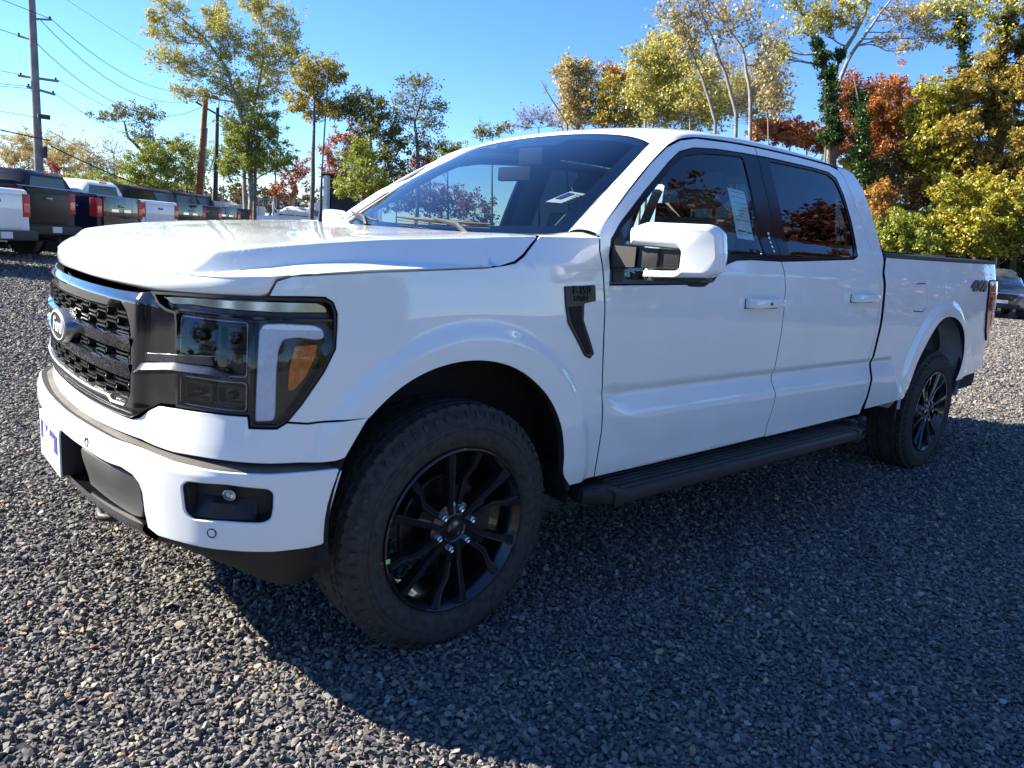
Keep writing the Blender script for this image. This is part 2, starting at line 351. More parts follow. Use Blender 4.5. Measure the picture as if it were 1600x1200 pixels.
PX = {
    'fender_low': [(-0.569, 0.81), (-0.513, 0.806), (-0.433, 0.811), (-0.346, 0.818), (-0.312, 0.853), (-0.257, 0.895), (-0.199, 0.934), (-0.128, 0.955), (-0.031, 0.964), (0.074, 0.957), (0.176, 0.926), (0.264, 0.876), (0.342, 0.806), (0.4, 0.715), (0.434, 0.594), (0.443, 0.529), (0.492, 0.477)],
    'gapF': [(0.585, 1.381), (0.57, 1.319), (0.584, 1.206), (0.597, 1.127), (0.605, 1.006), (0.628, 0.823), (0.641, 0.715), (0.645, 0.668), (0.638, 0.523), (0.647, 0.476)],
    'archF': [(0.492, 0.477), (0.443, 0.529), (0.434, 0.594), (0.4, 0.715), (0.342, 0.806), (0.264, 0.876), (0.176, 0.926), (0.074, 0.957), (-0.031, 0.964), (-0.128, 0.955), (-0.199, 0.934), (-0.257, 0.895), (-0.312, 0.853), (-0.346, 0.818)],
    'lampO': [(-0.621, 1.139), (-0.52, 1.143), (-0.473, 1.143), (-0.452, 1.131), (-0.441, 1.103), (-0.441, 1.065), (-0.444, 1.008), (-0.473, 0.947), (-0.531, 0.858), (-0.569, 0.81)],
    'fascia_low': [(-0.357, 0.802), (-0.386, 0.752), (-0.412, 0.701), (-0.438, 0.698), (-0.513, 0.695), (-0.61, 0.698), (-0.664, 0.704), (-0.718, 0.707), (-0.789, 0.706), (-0.873, 0.698), (-0.897, 0.697), (-0.945, 0.705), (-1.003, 0.714), (-1.149, 0.708), (-1.325, 0.703), (-1.483, 0.692), (-1.668, 0.686), (-1.882, 0.7)],
    'fascia_top': [(-1.881, 0.787), (-1.736, 0.764), (-1.508, 0.76), (-1.308, 0.761), (-1.16, 0.76), (-1.06, 0.762), (-1.023, 0.774), (-0.982, 0.803), (-0.943, 0.82), (-0.88, 0.825), (-0.762, 0.83), (-0.664, 0.83), (-0.659, 0.798), (-0.595, 0.795), (-0.569, 0.808), (-0.513, 0.804), (-0.433, 0.811), (-0.346, 0.818)],
    'doorTop': [(0.627, 1.422), (0.792, 1.547), (0.971, 1.667), (1.106, 1.746), (1.219, 1.79), (1.343, 1.814), (1.616, 1.836), (1.831, 1.846)],
    'doorGap': [(1.842, 1.817), (1.821, 1.701), (1.82, 1.559), (1.81, 1.418), (1.801, 1.328), (1.836, 1.279), (1.845, 1.218), (1.849, 1.125), (1.848, 0.967), (1.857, 0.78), (1.837, 0.763), (1.855, 0.715), (1.863, 0.663), (1.844, 0.572), (1.841, 0.499)],
    'rdoorTop': [(1.867, 1.842), (2.225, 1.849), (2.577, 1.847), (2.657, 1.833), (2.707, 1.802), (2.725, 1.674), (2.764, 1.559), (2.797, 1.408)],
    'rdoorGap': [(2.832, 1.331), (2.883, 1.23), (2.902, 1.043), (2.88, 0.839), (2.876, 0.788), (2.89, 0.738), (2.845, 0.612), (2.811, 0.534)],
    'cabGap': [(2.831, 1.379), (2.881, 1.316), (2.917, 1.231), (2.936, 1.043), (2.925, 0.811), (2.901, 0.725), (2.903, 0.552), (2.872, 0.514)],
    'bedTop': [(2.84, 1.383), (3.593, 1.398), (4.878, 1.422)],
    'bedArch': [(4.343, 0.596), (4.393, 0.675), (4.375, 0.836), (4.303, 0.932), (4.13, 1.028), (3.961, 1.052), (3.804, 1.034), (3.644, 0.966), (3.575, 0.854), (3.501, 0.744), (3.453, 0.62), (3.37, 0.562), (3.312, 0.528), (2.963, 0.527)],
    'bedBot': [(5.121, 0.762), (4.933, 0.617), (4.346, 0.591)],
    'win1': [(0.618, 1.3), (0.638, 1.361), (0.731, 1.435), (0.884, 1.546), (1.089, 1.681), (1.191, 1.734), (1.305, 1.763), (1.484, 1.784), (1.686, 1.794), (1.706, 1.783), (1.66, 1.344), (1.425, 1.321), (1.302, 1.277), (1.28, 1.224), (0.646, 1.205)],
    'glass1': [(0.779, 1.416), (0.916, 1.525), (1.111, 1.663), (1.227, 1.726), (1.37, 1.753), (1.678, 1.782), (1.629, 1.356), (1.611, 1.345), (1.328, 1.322), (1.017, 1.219), (0.727, 1.213)],
    'win2': [(1.857, 1.805), (1.927, 1.817), (2.361, 1.812), (2.551, 1.808), (2.611, 1.771), (2.619, 1.648), (2.62, 1.433), (2.61, 1.407), (2.507, 1.37), (1.798, 1.33)],
    'lampI': [(-0.979, 1.124), (-0.833, 1.131), (-0.621, 1.139), (-0.473, 1.143)],
    'lampIn': [(-0.885, 1.074), (-0.876, 0.827)],
    'grOut': [(-2.074, 1.11), (-1.781, 1.12), (-1.413, 1.121), (-1.198, 1.122), (-1.036, 1.123), (-1.015, 1.111), (-0.992, 1.088), (-0.948, 1.067)],
    'grFace': [(-2.074, 1.07), (-1.657, 1.085), (-1.349, 1.093), (-1.095, 1.112), (-1.047, 1.091), (-1.013, 1.025), (-1.003, 0.823)],
    'opening': [(-2.074, 1.046), (-1.655, 1.062), (-1.347, 1.07), (-1.194, 1.071), (-1.177, 1.086), (-1.104, 1.085), (-1.073, 1.062), (-1.05, 1.02), (-1.04, 0.834), (-1.067, 0.793), (-1.162, 0.793), (-1.182, 0.802), (-1.323, 0.8), (-1.53, 0.801), (-1.766, 0.809)],
    'vent': [(0.384, 1.191), (0.535, 1.198), (0.543, 1.143), (0.485, 1.134), (0.487, 1.077), (0.556, 0.957), (0.537, 0.939), (0.507, 0.95), (0.41, 1.067), (0.395, 1.121)],
    'handle1': [(1.509, 1.157), (1.801, 1.165), (1.811, 1.115), (1.522, 1.11)],
    'handle2': [(2.524, 1.19), (2.814, 1.196), (2.818, 1.151), (2.536, 1.143)],
    'fuel': [(3.394, 1.252), (3.546, 1.258), (3.591, 1.153), (3.588, 1.113), (3.535, 1.085), (3.39, 1.091)],
    'x44': [(4.357, 1.285), (4.728, 1.295), (4.703, 1.222), (4.35, 1.228)],
    'tail': [(4.779, 1.292), (5.113, 1.305), (5.125, 1.152), (5.071, 0.933), (4.929, 1.01)],
    'bar1': [(-0.987, 0.955), (-0.755, 0.971), (-0.754, 0.948), (-0.986, 0.936)],
    'bar2': [(-1.026, 0.908), (-1.004, 0.926), (-0.747, 0.947), (-0.718, 0.921), (-0.876, 0.917), (-1.016, 0.898)],
    'drlv': [(-0.632, 1.063), (-0.604, 1.073), (-0.589, 1.062), (-0.596, 0.982), (-0.597, 0.828), (-0.652, 0.807), (-0.647, 0.98)],
    'amber': [(-0.551, 1.016), (-0.49, 1.026), (-0.497, 0.983), (-0.52, 0.931), (-0.546, 0.907), (-0.566, 0.914), (-0.563, 0.965)],
    'shelf2': [(0.664, 0.678), (0.79, 0.767), (1.01, 0.786), (1.822, 0.784)],
    'b_top': [(-0.42, 0.665), (-0.427, 0.678), (-0.514, 0.678), (-0.608, 0.675), (-0.71, 0.683), (-0.789, 0.688), (-0.848, 0.684), (-0.882, 0.696), (-0.943, 0.701), (-1.013, 0.705), (-1.135, 0.708), (-1.275, 0.708), (-1.463, 0.705)],
    'b_bot': [(-0.446, 0.557), (-0.461, 0.459), (-0.504, 0.452), (-0.596, 0.453), (-0.709, 0.469), (-0.828, 0.468), (-0.904, 0.466), (-0.942, 0.484), (-0.952, 0.527), (-0.957, 0.578), (-0.986, 0.624), (-1.026, 0.641), (-1.276, 0.638), (-1.385, 0.623)],
    'b_fog': [(-0.817, 0.628), (-0.803, 0.643), (-0.708, 0.648), (-0.608, 0.634), (-0.597, 0.622), (-0.597, 0.581), (-0.602, 0.55), (-0.622, 0.541), (-0.709, 0.547), (-0.787, 0.543), (-0.809, 0.558)],
    'b_val': [(-0.463, 0.35), (-0.468, 0.327), (-0.546, 0.308), (-0.609, 0.33), (-0.717, 0.397), (-0.8, 0.433)],
    'b_sens': [(-0.737, 0.511), (-1.217, 0.663)],
    'stripLow': [(-0.99, 1.128), (-0.938, 1.093), (-0.89, 1.079), (-0.828, 1.083), (-0.679, 1.091), (-0.452, 1.092)],
    'paper': [(1.474, 1.609), (1.639, 1.608), (1.604, 1.412), (1.434, 1.411)],
    'decal': [(1.718, 1.477), (1.758, 1.48), (1.716, 1.38), (1.672, 1.372)],
}
# ------------------------------------------------------------------ panels cut out of the skin
def resample(P, step):
    P = [np.array(p, float) for p in P]; out = []
    for a, b in zip(P, P[1:] + P[:1]):
        n = max(1, int(math.ceil(np.linalg.norm(b - a) / step)))
        for k in range(n): out.append(a + (b - a) * k / n)
    return np.array(out)
def area2(P): P = np.asarray(P); x, y = P[:, 0], P[:, 1]; return float(np.sum(x * np.roll(y, -1) - y * np.roll(x, -1)))
def offset_poly(P, d):
    """moves a counter-clockwise loop inward by d"""
    P = np.asarray(P, float); a = np.roll(P, 1, 0); b = np.roll(P, -1, 0)
    e1 = P - a; e2 = b - P
    n1 = np.stack([-e1[:, 1], e1[:, 0]], 1) / (np.linalg.norm(e1, axis=1)[:, None] + 1e-12)
    n2 = np.stack([-e2[:, 1], e2[:, 0]], 1) / (np.linalg.norm(e2, axis=1)[:, None] + 1e-12)
    m = n1 + n2; l = np.linalg.norm(m, axis=1)[:, None]; m = m / (l + 1e-9)
    c = np.clip(np.sum(m * n1, 1), .5, 1)[:, None]
    return P + m * d / c
def inside(P, Q):
    """points Q inside loop P"""
    x, y = Q[:, 0], Q[:, 1]; r = np.zeros(len(Q), bool); n = len(P)
    for i in range(n):
        x1, y1 = P[i]; x2, y2 = P[(i + 1) % n]
        if y1 == y2: continue
        c = ((y1 > y) != (y2 > y)) & (x < (x2 - x1) * (y - y1) / (y2 - y1) + x1); r ^= c
    return r
def dist_loop(P, Q):
    d = np.full(len(Q), 1e9); n = len(P)
    for i in range(n):
        a = P[i]; b = P[(i + 1) % n]; ab = b - a; t = np.clip(((Q - a) @ ab) / (ab @ ab + 1e-12), 0, 1)
        d = np.minimum(d, np.linalg.norm(Q - a - t[:, None] * ab, axis=1))
    return d
def round_poly(P, r, n=4):
    """rounds the corners of a loop"""
    P = [np.array(p, float) for p in P]; out = []; N = len(P)
    for i in range(N):
        a, b, c = P[i - 1], P[i], P[(i + 1) % N]; u = a - b; w = c - b; lu, lw = np.linalg.norm(u), np.linalg.norm(w)
        d = min(r, lu * .45, lw * .45); p = b + u / lu * d; q = b + w / lw * d
        for k in range(n + 1):
            t = k / n; out.append((1 - t) ** 2 * p + 2 * t * (1 - t) * b + t * t * q)
    return np.array(out)
ZL = [.455, .466, .475, .482, .49, .498, .51, .53, .56, .59, .62, .65, .68, .70, .715, .73, .745, .76, .775, .782, .788, .793, .798, .803, .809, .816, .824, .835, .86, .89, .92, .95, .98, 1.01, 1.04, 1.07, 1.10, 1.13, 1.16, 1.18,
      1.20, 1.215, 1.23, 1.25, 1.27, 1.29, 1.31, 1.33, 1.345, 1.36, 1.38, 1.41, 1.44, 1.48, 1.52, 1.56, 1.6, 1.64, 1.68, 1.72, 1.76, 1.80, 1.84, 1.88]
def panel(poly, fn=shell, holes=(), off=0.0, step=.035, gap=.0030, r=.0022, depth=.018, zl=None, bstep=.02, hole_depth=None, arcs=()):
    """a sheet cut from the skin fn(s,z): the loop is the middle of the gap round it, its edges roll inward"""
    P = np.array(poly, float)
    if area2(P) < 0: P = P[::-1]
    P = resample(P, bstep)
    loops = [offset_poly(P, gap + r)]
    for h in holes:
        H = np.array(h, float)
        if area2(H) > 0: H = H[::-1]           # holes clockwise: same offset sign moves away from the hole
        loops.append(offset_poly(resample(H, bstep), gap + r))
    L0 = loops[0]; lo = L0.min(0); hi = L0.max(0)
    zz = np.array(ZL if zl is None else zl); zz = zz[(zz > lo[1]) & (zz < hi[1])]
    ss = np.arange(math.floor(lo[0] / step) * step, hi[0], step)
    G = np.array([(a, b) for a in ss for b in zz]) if len(zz) and len(ss) else np.zeros((0, 2))
    for (cx, cz, rr) in arcs:
        xs = np.interp(G[:, 0], _S, _C[:, 0]); rr_ = np.hypot(xs - cx, G[:, 1] - cz); G = G[(rr_ > rr + .335) | (rr_ < rr - .02)]
        add = []
        for q in np.concatenate([np.arange(.012, .14, .008), np.arange(.145, .33, .016)]):
            na_ = int(2 * math.pi * (rr + q) / .022); a_ = np.arange(na_) * 2 * math.pi / na_
            add.append(np.stack([np.interp(cx + (rr + q) * np.cos(a_), _C[:, 0][200:], _S[200:]), cz + (rr + q) * np.sin(a_)], 1))
        G = np.vstack([G] + add)
    if len(G):
        k = inside(L0, G) & (dist_loop(L0, G) > .006)
        for h in loops[1:]: k &= ~inside(h, G) & (dist_loop(h, G) > .006)
        G = G[k]
    pts = [Vector((float(a), float(b))) for a, b in np.vstack(loops + [G])]
    E = []; c = 0
    for l in loops:
        n = len(l); E += [(c + i, c + (i + 1) % n) for i in range(n)]; c += n
    res = mgeo.delaunay_2d_cdt(pts, E, [], 0, 1e-6)
    Q = np.array([tuple(p) for p in res[0]]); F = np.array([f for f in res[2] if len(f) == 3])
    C = Q[F].mean(1); k = inside(L0, C)
    for h in loops[1:]: k &= ~inside(h, C)
    F = F[k]
    A = Q[F]; ar = (A[:, 1, 0] - A[:, 0, 0]) * (A[:, 2, 1] - A[:, 0, 1]) - (A[:, 1, 1] - A[:, 0, 1]) * (A[:, 2, 0] - A[:, 0, 0])
    F = np.where((ar > 0)[:, None], F, F[:, ::-1]); F = F[np.abs(ar) > 1e-10]
    def PN(q):
        p = fn(q[:, 0], q[:, 1], off); e = 1e-3
        du = fn(q[:, 0] + e, q[:, 1], off) - fn(q[:, 0] - e, q[:, 1], off); dv = fn(q[:, 0], q[:, 1] + e, off) - fn(q[:, 0], q[:, 1] - e, off)
        n = np.cross(du, dv); n /= np.linalg.norm(n, axis=1)[:, None] + 1e-12; return p, n
    p, n = PN(Q); mb = MB(); mb.add(p, F.tolist(), n)
    for li, l in enumerate(loops):
        d0, n0 = PN(l); l1 = offset_poly(l, -r); d1, n1 = PN(l1)
        side = d1 - d0; side -= n0 * np.sum(side * n0, 1)[:, None]; side /= np.linalg.norm(side, axis=1)[:, None] + 1e-9
        dd = depth if li == 0 or hole_depth is None else hole_depth
        r1 = d1 - n1 * r; r2 = d1 - n1 * dd
        V = np.vstack([d0, r1, r2]); N = np.vstack([n0, side, side]); m = len(l); F2 = []
        for i in range(m):
            j = (i + 1) % m
            F2 += [(i, m + i, m + j, j)]
        mb.add(V, F2, N); mb.add(np.vstack([r1, r2]), [(i, m + i, m + (i + 1) % m, (i + 1) % m) for i in range(m)], np.vstack([side, side]), mi=1 if depth > .025 else 0)  # deep inner edges go black: shade of the gaps put into the colour
    return mb
def side_part(name, mb, m, parents, both=True, **kw):
    """the same part on the driver's and on the passenger's side"""
    out = [mb.build(name, m, parents[0], **kw)]
    if both: out.append(mb.mirror().build(name, m, parents[-1], **kw))
    return out
def stamp(V, F, fn, s0, z0, su=1, off=0.0, rot=0, mi=0):
    """lays flat lettering onto the skin fn at (s0, z0)"""
    V = np.array(V, float); c, d = math.cos(rot), math.sin(rot)
    a = V[:, 0] * c - V[:, 1] * d; b = V[:, 0] * d + V[:, 1] * c
    P = np.array([fn(s0 + su * x, z0 + y, off + h) for x, y, h in zip(a, b, V[:, 2])])
    return MB().add(P, F)
# ------------------------------------------------------------------ the white pickup
TR = thing('pickup_truck', 'large white crew cab pickup with black grille and black wheels filling the foreground', 'pickup truck', (0, 0, 0))
P = PX
C0 = S0                                                # s of the centre line
def sym(L):
    """a chain given from the driver's end to the centre, mirrored on across the centre line"""
    return list(L) + [(2 * C0 - a, b) for a, b in reversed(L)]
gapF = P['gapF']
def smooth_chain(L, n=5): return [(float(a), float(b)) for a, b in _catmull(L, n)]
ARCHF = smooth_chain([(.492, .472), (.443, .529), (.434, .60), (.402, .71), (.342, .803), (.264, .872), (.173, .924), (.072, .953), (-.028, .960), (-.122, .948), (-.199, .923), (-.262, .888), (-.313, .846), (-.346, .813)])
# fender
top = [(-.60, 1.182)] + [(s, float(zsh(s)) - .005) for s in (-.56, -.5, -.42, -.34, -.26, -.18, -.1, -.02, .05)] + [(.12, 1.252), (.17, 1.262), (.215, 1.283), (.26, 1.315), (.31, 1.352), (.45, 1.358), (.578, 1.364)]
arch = P['archF'][::-1]
fender = [P['lampO'][0]] + top + gapF[1:] + ARCHF + [(-.433, .8114), (-.5135, .8045)] + P['lampO'][::-1][:-1]
ARC = [(.02, .50, .465), (3.95, .56, .49)]
mb = panel(fender, step=.03, depth=.03, arcs=ARC[:1])
fen = side_part('fender', mb, 'white_paint', [TR])

# vent badge on the fender
vent = round_poly(P['vent'], .005)
for sd_ in (0, 1):
    b = panel(vent, off=.006, gap=0, depth=.012, step=.05)
    if sd_: b = b.mirror()
    vb = b.build('fender_vent', 'badge_black', fen[sd_])
    lo = panel(round_poly([(.402, 1.122), (.470, 1.127), (.474, 1.075), (.538, .962), (.513, .958), (.425, 1.070)], .006), off=.0095, gap=0, depth=.006, step=.05)
    if sd_: lo = lo.mirror()
    lo.build('vent_inlay', 'liner', fen[sd_])
# doors
dg = P['doorGap']
belt_l = [(.60, 1.19), (.60, 1.30)]
def dlo_outline():
    a = P['win1']; b = P['win2']
    # one black glazed band from the mirror triangle to the rear quarter
    return [(.617, 1.20), (.617, 1.30), (.634, 1.358), (.731, 1.4355), (.884, 1.546), (1.089, 1.6806), (1.19, 1.737), (1.305, 1.768), (1.484, 1.787), (1.70, 1.799),
            (1.93, 1.808), (2.36, 1.812), (2.53, 1.808), (2.60, 1.785), (2.628, 1.70), (2.636, 1.56), (2.632, 1.43), (2.610, 1.385), (2.56, 1.366), (2.30, 1.352),
            (1.80, 1.327), (1.55, 1.325), (1.43, 1.318), (1.36, 1.300), (1.30, 1.262), (1.26, 1.228), (1.18, 1.213)]
DLO = dlo_outline()
gx = lambda z: float(np.interp(z, [p[1] for p in dg[::-1]], [p[0] for p in dg[::-1]]))
dg2 = [(1.838, 1.846), (1.822, 1.70), (1.815, 1.559), (1.808, 1.418), (1.806, 1.345), (1.828, 1.279), (1.843, 1.218), (1.849, 1.125), (1.852, .967), (1.852, .80), (1.838, .765), (1.853, .715), (1.860, .663), (1.845, .572), (1.841, .492)]
DLO1 = [p for p in DLO if p[0] < 1.78]; DLO2 = [p for p in DLO if p[0] > 1.85]
hole1 = [q for q in DLO1 if q[1] > 1.33 and q[0] < 1.75]
top1 = sorted([q for q in DLO if q[0] < 1.75 and q[1] >= 1.30 and (q[1] > 1.35 or q[0] < .7)], key=lambda q: q[0])
bot1 = [(1.80, 1.327), (1.55, 1.325), (1.43, 1.318), (1.36, 1.300), (1.30, 1.262), (1.26, 1.228), (1.18, 1.213), (.617, 1.20)]
d1 = [(.578, 1.372), (.604, 1.400)] + [(.792, 1.545), (.97, 1.667), (1.106, 1.746), (1.219, 1.790), (1.343, 1.816), (1.616, 1.836), (1.838, 1.846)]
# door skins wrap round the black band: upper frame and lower skin in one loop with the band cut out
door1 = d1[:] + [(1.836, 1.806)] + [q for q in sorted(top1, key=lambda q: -q[0])] + bot1[::-1][0:1]
door1 = d1 + [(1.834, 1.804)] + sorted([q for q in DLO if q[0] < 1.75 and q[1] > 1.33], key=lambda q: -q[0]) + [(.617, 1.30), (.617, 1.20)] + bot1[::-1][1:-1] + [(1.806, 1.327)] + [q for q in dg2 if q[1] < 1.3] + [(1.0, .476), (.6467, .474)] + gapF[::-1][1:-1]
mb = panel(door1, step=.03, depth=.03, arcs=ARC[:1])
dr1 = side_part('front_door', mb, 'white_paint', [TR])
rg = [(2.836, 1.36), (2.862, 1.30), (2.886, 1.22), (2.900, 1.12), (2.902, 1.04), (2.898, .94), (2.882, .84), (2.874, .788), (2.886, .735), (2.866, .66), (2.838, .60), (2.812, .50)]
door2 = [(1.838, 1.846), (2.225, 1.853), (2.56, 1.850), (2.655, 1.836), (2.70, 1.80), (2.722, 1.72), (2.745, 1.62), (2.775, 1.50), (2.81, 1.42)] + rg + [(1.841, .487)] + [q for q in dg2[::-1][1:] if q[1] < 1.3] + [(1.806, 1.327)] + [(2.30, 1.352), (2.56, 1.366), (2.610, 1.385), (2.632, 1.43), (2.636, 1.56), (2.628, 1.70), (2.60, 1.785), (2.53, 1.808), (2.36, 1.812), (1.93, 1.808), (1.834, 1.804)]
mb = panel(door2, step=.035, depth=.03)
dr2 = side_part('rear_door', mb, 'white_paint', [TR])
# cab corner
cg = [(2.862, 1.38), (2.905, 1.30), (2.925, 1.23), (2.936, 1.04), (2.925, .81), (2.905, .725), (2.902, .60), (2.872, .50)]
corner = [(2.655, 1.838), (2.70, 1.80), (2.722, 1.72), (2.745, 1.62), (2.775, 1.50), (2.81, 1.42)] + rg[:-1] + [(2.812, .50), (2.872, .50)] + cg[::-1][1:-1] + [(2.925, 1.36), (2.935, 1.42), (2.925, 1.50), (2.915, 1.60), (2.905, 1.68), (2.89, 1.75), (2.868, 1.80), (2.83, 1.836), (2.78, 1.848), (2.66, 1.852)]
mb = panel(corner, step=.03, gap=.0015, depth=.03)
side_part('cab_corner', mb, 'white_paint', [TR])
# bed side
ba = [(4.36, .590), (4.405, .672), (4.415, .76), (4.39, .84), (4.324, .931), (4.24, .985), (4.149, 1.022), (4.05, 1.043), (3.95, 1.049), (3.865, 1.040), (3.78, 1.010), (3.711, .9606), (3.6074, .851), (3.53, .741), (3.479, .616), (3.44, .551), (3.312, .530), (2.925, .523)]
ba = smooth_chain(ba[:-2], 5) + ba[-2:]
bed = [(2.968, 1.392), (3.6, 1.400), (4.5, 1.413), (5.10, 1.425), (S1 - .35, 1.425), (S1 - .36, 1.31), (4.88, 1.300), (4.835, 1.28), (4.84, 1.15), (4.865, 1.05), (4.93, .93), (5.02, .85), (S1 - .33, .84), (S1 - .33, .70), (4.94, .622), (4.6, .597)] + ba + [(2.93, .60), (2.93, .725), (2.952, .81), (2.966, 1.04), (2.956, 1.23), (2.936, 1.31), (2.955, 1.36)]
fuel = round_poly(P['fuel'], .02)
mb = panel(bed, step=.03, depth=.03, holes=[fuel], arcs=ARC[1:])
bs = side_part('bed_side', mb, 'white_paint', [TR])
panel(fuel, gap=.0015, depth=.01, step=.04).build('fuel_door', 'white_paint', bs[0])
panel(fuel, gap=.0015, depth=.01, step=.04).mirror().build('fuel_panel', 'white_paint', bs[1])
# tail lamp
tl = round_poly([(4.838, 1.295), (S1 - .36, 1.310), (S1 - .355, 1.10), (S1 - .34, .85), (5.02, .85), (4.932, .93), (4.867, 1.05), (4.842, 1.15)], .012)
tls = side_part('tail_lamp', panel(tl, off=.012, gap=.001, depth=.03, step=.03), 'red_lens', [TR])
for k in (0, 1):
    for q, mm in (([(4.87, 1.215), (5.10, 1.22), (5.10, 1.195), (4.87, 1.19)], 'red_bright'), ([(4.98, 1.06), (5.10, 1.06), (5.10, .96), (5.01, .96)], 'red_bright'), ([(4.96, 1.16), (5.11, 1.16), (5.11, 1.075), (4.97, 1.075)], 'lens_silver')):
        b = panel(q, off=.015, gap=0, depth=.003, step=.05)
        (b.mirror() if k else b).build('lamp_segment', mm, tls[k])
# 4X4 letters on the bed sides
V, F = text_mesh('4X4', .098, .003, shear=.22, bold=.0065, spacing=1.02)
V = [(a * 2.05, b, c) for a, b, c in V]
m4 = stamp(V, F, shell, 4.575, 1.255, off=.006)
m4.build('drive_badge', 'badge_black', bs[0], smooth=0)
V, F = text_mesh('4X4', .098, .003, shear=.22, bold=.0065, spacing=1.02)
mm = MB(); mm.add([(4.585 - a * 2.05, 2.03 - float(shell(4.585 - a * 2.05, 1.255 + b, .006 + c)[1]), 1.255 + b) for a, b, c in V], F); mm.build('drive_badge', 'gloss_black', bs[1], smooth=0)
V, F = text_mesh('F-150', .040, .0015, bold=.001)
V = [(a * .95, b, c) for a, b, c in V]
stamp(V, F, shell, .466, 1.178, off=.0085).build('model_lettering', 'black_plastic', fen[0], smooth=0)
V, F = text_mesh('LARIAT', .026, .001)
V = [(a * .85, b, c) for a, b, c in V]
stamp(V, F, shell, .466, 1.151, off=.0085).build('trim_lettering', 'black_plastic', fen[0], smooth=0)
# door handles and mouldings
for D_, s0, s1, z0 in ((dr1, 1.512, 1.806, 1.137), (dr2, 2.528, 2.816, 1.166)):
    hb = MB()
    n = 15
    for k in range(n): pass
    rows = []
    for i in range(n):
        t = i / (n - 1); s = lerp(s0, s1, t); o = .036 * math.sin(math.pi * min(max(t, .0), 1)) ** .28; hh = .022 * (1 - .25 * t)
        row = []
        for a in np.linspace(0, 2 * math.pi, 12, endpoint=False):
            ca, sa = math.cos(a), math.sin(a)
            ca = math.copysign(abs(ca) ** .5, ca); sa = math.copysign(abs(sa) ** .5, sa)
            row.append(shell(s, z0 + .004 * t + hh * sa, o + .010 + .010 * ca))
        rows.append(row)
    hb.grid(rows, closed_v=True, flip=True); hb.add(rows[0], [tuple(range(12))]); hb.add(rows[-1], [tuple(range(12))[::-1]])
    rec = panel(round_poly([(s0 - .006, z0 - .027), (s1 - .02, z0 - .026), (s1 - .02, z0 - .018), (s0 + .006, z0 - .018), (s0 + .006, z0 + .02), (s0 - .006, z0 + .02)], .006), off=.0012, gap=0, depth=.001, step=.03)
    for k in (0, 1): (rec.mirror() if k else rec).build('handle_shade_strip', 'liner', D_[k])  # dark strip painted in for the shade of the handle recess
    rec = panel(round_poly([(s0 + .03, z0 - .034), (s1 - .03, z0 - .034), (s1 - .05, z0 + .03), (s0 + .05, z0 + .03)], .03), off=.0015, gap=0, depth=.001, step=.03)
    for k in (0, 1):
        (hb.mirror() if k else hb).build('door_handle', 'white_paint', D_[k])
kb = MB(); c = shell(1.685 - .05, 1.139, .0585)
kb.lathe([(0, .0), (-.0005, .0075), (.004, .008)], n=12, c=(c[0], c[1], c[2])); kb.build('key_cylinder', 'gloss_black', dr1[0])
# black band round the side glass, and the panes in it
g1 = round_poly([(.700, 1.222), (.700, 1.395), (.80, 1.455), (.94, 1.552), (1.12, 1.670), (1.22, 1.722), (1.36, 1.752), (1.52, 1.768), (1.700, 1.782), (1.665, 1.347), (1.50, 1.345), (1.40, 1.336), (1.31, 1.300), (1.25, 1.252), (1.17, 1.226)], .02)
g2 = round_poly([(1.93, 1.79), (2.36, 1.797), (2.52, 1.792), (2.585, 1.765), (2.612, 1.68), (2.616, 1.55), (2.610, 1.44), (2.592, 1.398), (2.54, 1.378), (2.30, 1.366), (1.90, 1.350)], .02)
band1 = sorted([q for q in DLO if q[0] < 1.75 and q[1] > 1.33], key=lambda q: q[0]) + [(1.838, 1.803), (1.822, 1.70), (1.815, 1.559), (1.808, 1.418), (1.806, 1.327)] + bot1[:-1] + [(.617, 1.20), (.617, 1.30)]
band2 = [(1.838, 1.803)] + [q for q in DLO if q[0] > 1.85 and q[1] > 1.36] + [(2.56, 1.366), (2.30, 1.352), (1.806, 1.327), (1.808, 1.418), (1.815, 1.559), (1.822, 1.70)]
b1 = panel(band1, off=-.004, gap=.0, holes=[g1], step=.06, depth=.02)
b2 = panel(band2, off=-.004, gap=.0012, holes=[g2], step=.06, depth=.02)
for D_, bb, gg, gm in ((dr1, b1, g1, 'glass_side'), (dr2, b2, g2, 'glass_rear')):
    fr = side_part('window_frame', bb, 'pillar_black', D_)
    pn = side_part('window_pane', panel(gg, off=-.010, gap=-.004, depth=.0006, step=.05), gm, D_)
# roof and pillars: cross sections from the door line up to the middle
def roof_z(x, y):
    u = np.abs(np.asarray(y, float) - W2) / .66; x = np.asarray(x, float)
    zc = np.interp(x, [1.10, 1.16, 1.24, 1.36, 1.55, 1.8, 2.1, 2.5, 2.72, 2.84, 2.90, 2.94], [1.825, 1.842, 1.866, 1.893, 1.918, 1.932, 1.936, 1.926, 1.908, 1.886, 1.862, 1.825])
    return zc - .034 * u ** 2 - .022 * u ** 8
HX = lambda y: 1.215 - .075 * (np.abs(y - W2) / .66) ** 2.2         # header front edge
ys = np.concatenate([np.linspace(.355, .5, 6), np.linspace(.55, 1.48, 16), np.linspace(1.53, 1.675, 6)])
rows = []
for t in np.concatenate([[0, .004, .01, .02, .035, .055], np.linspace(.08, .92, 24), [.94, .96, .975, .99, 1.0]]):
    hx = HX(ys); x = hx + (2.94 - hx) * t
    z = roof_z(x, ys)
    z0 = roof_z(hx, ys); d = x - hx
    z = z - .0 * d
    rows.append(np.stack([x, ys, z - .012 * np.exp(-d / .012)], 1))
rf = MB().grid(rows, flip=False)
last = rows[-1].copy(); last[:, 2] -= .03; last[:, 0] += .01; rf.grid([rows[-1], last])
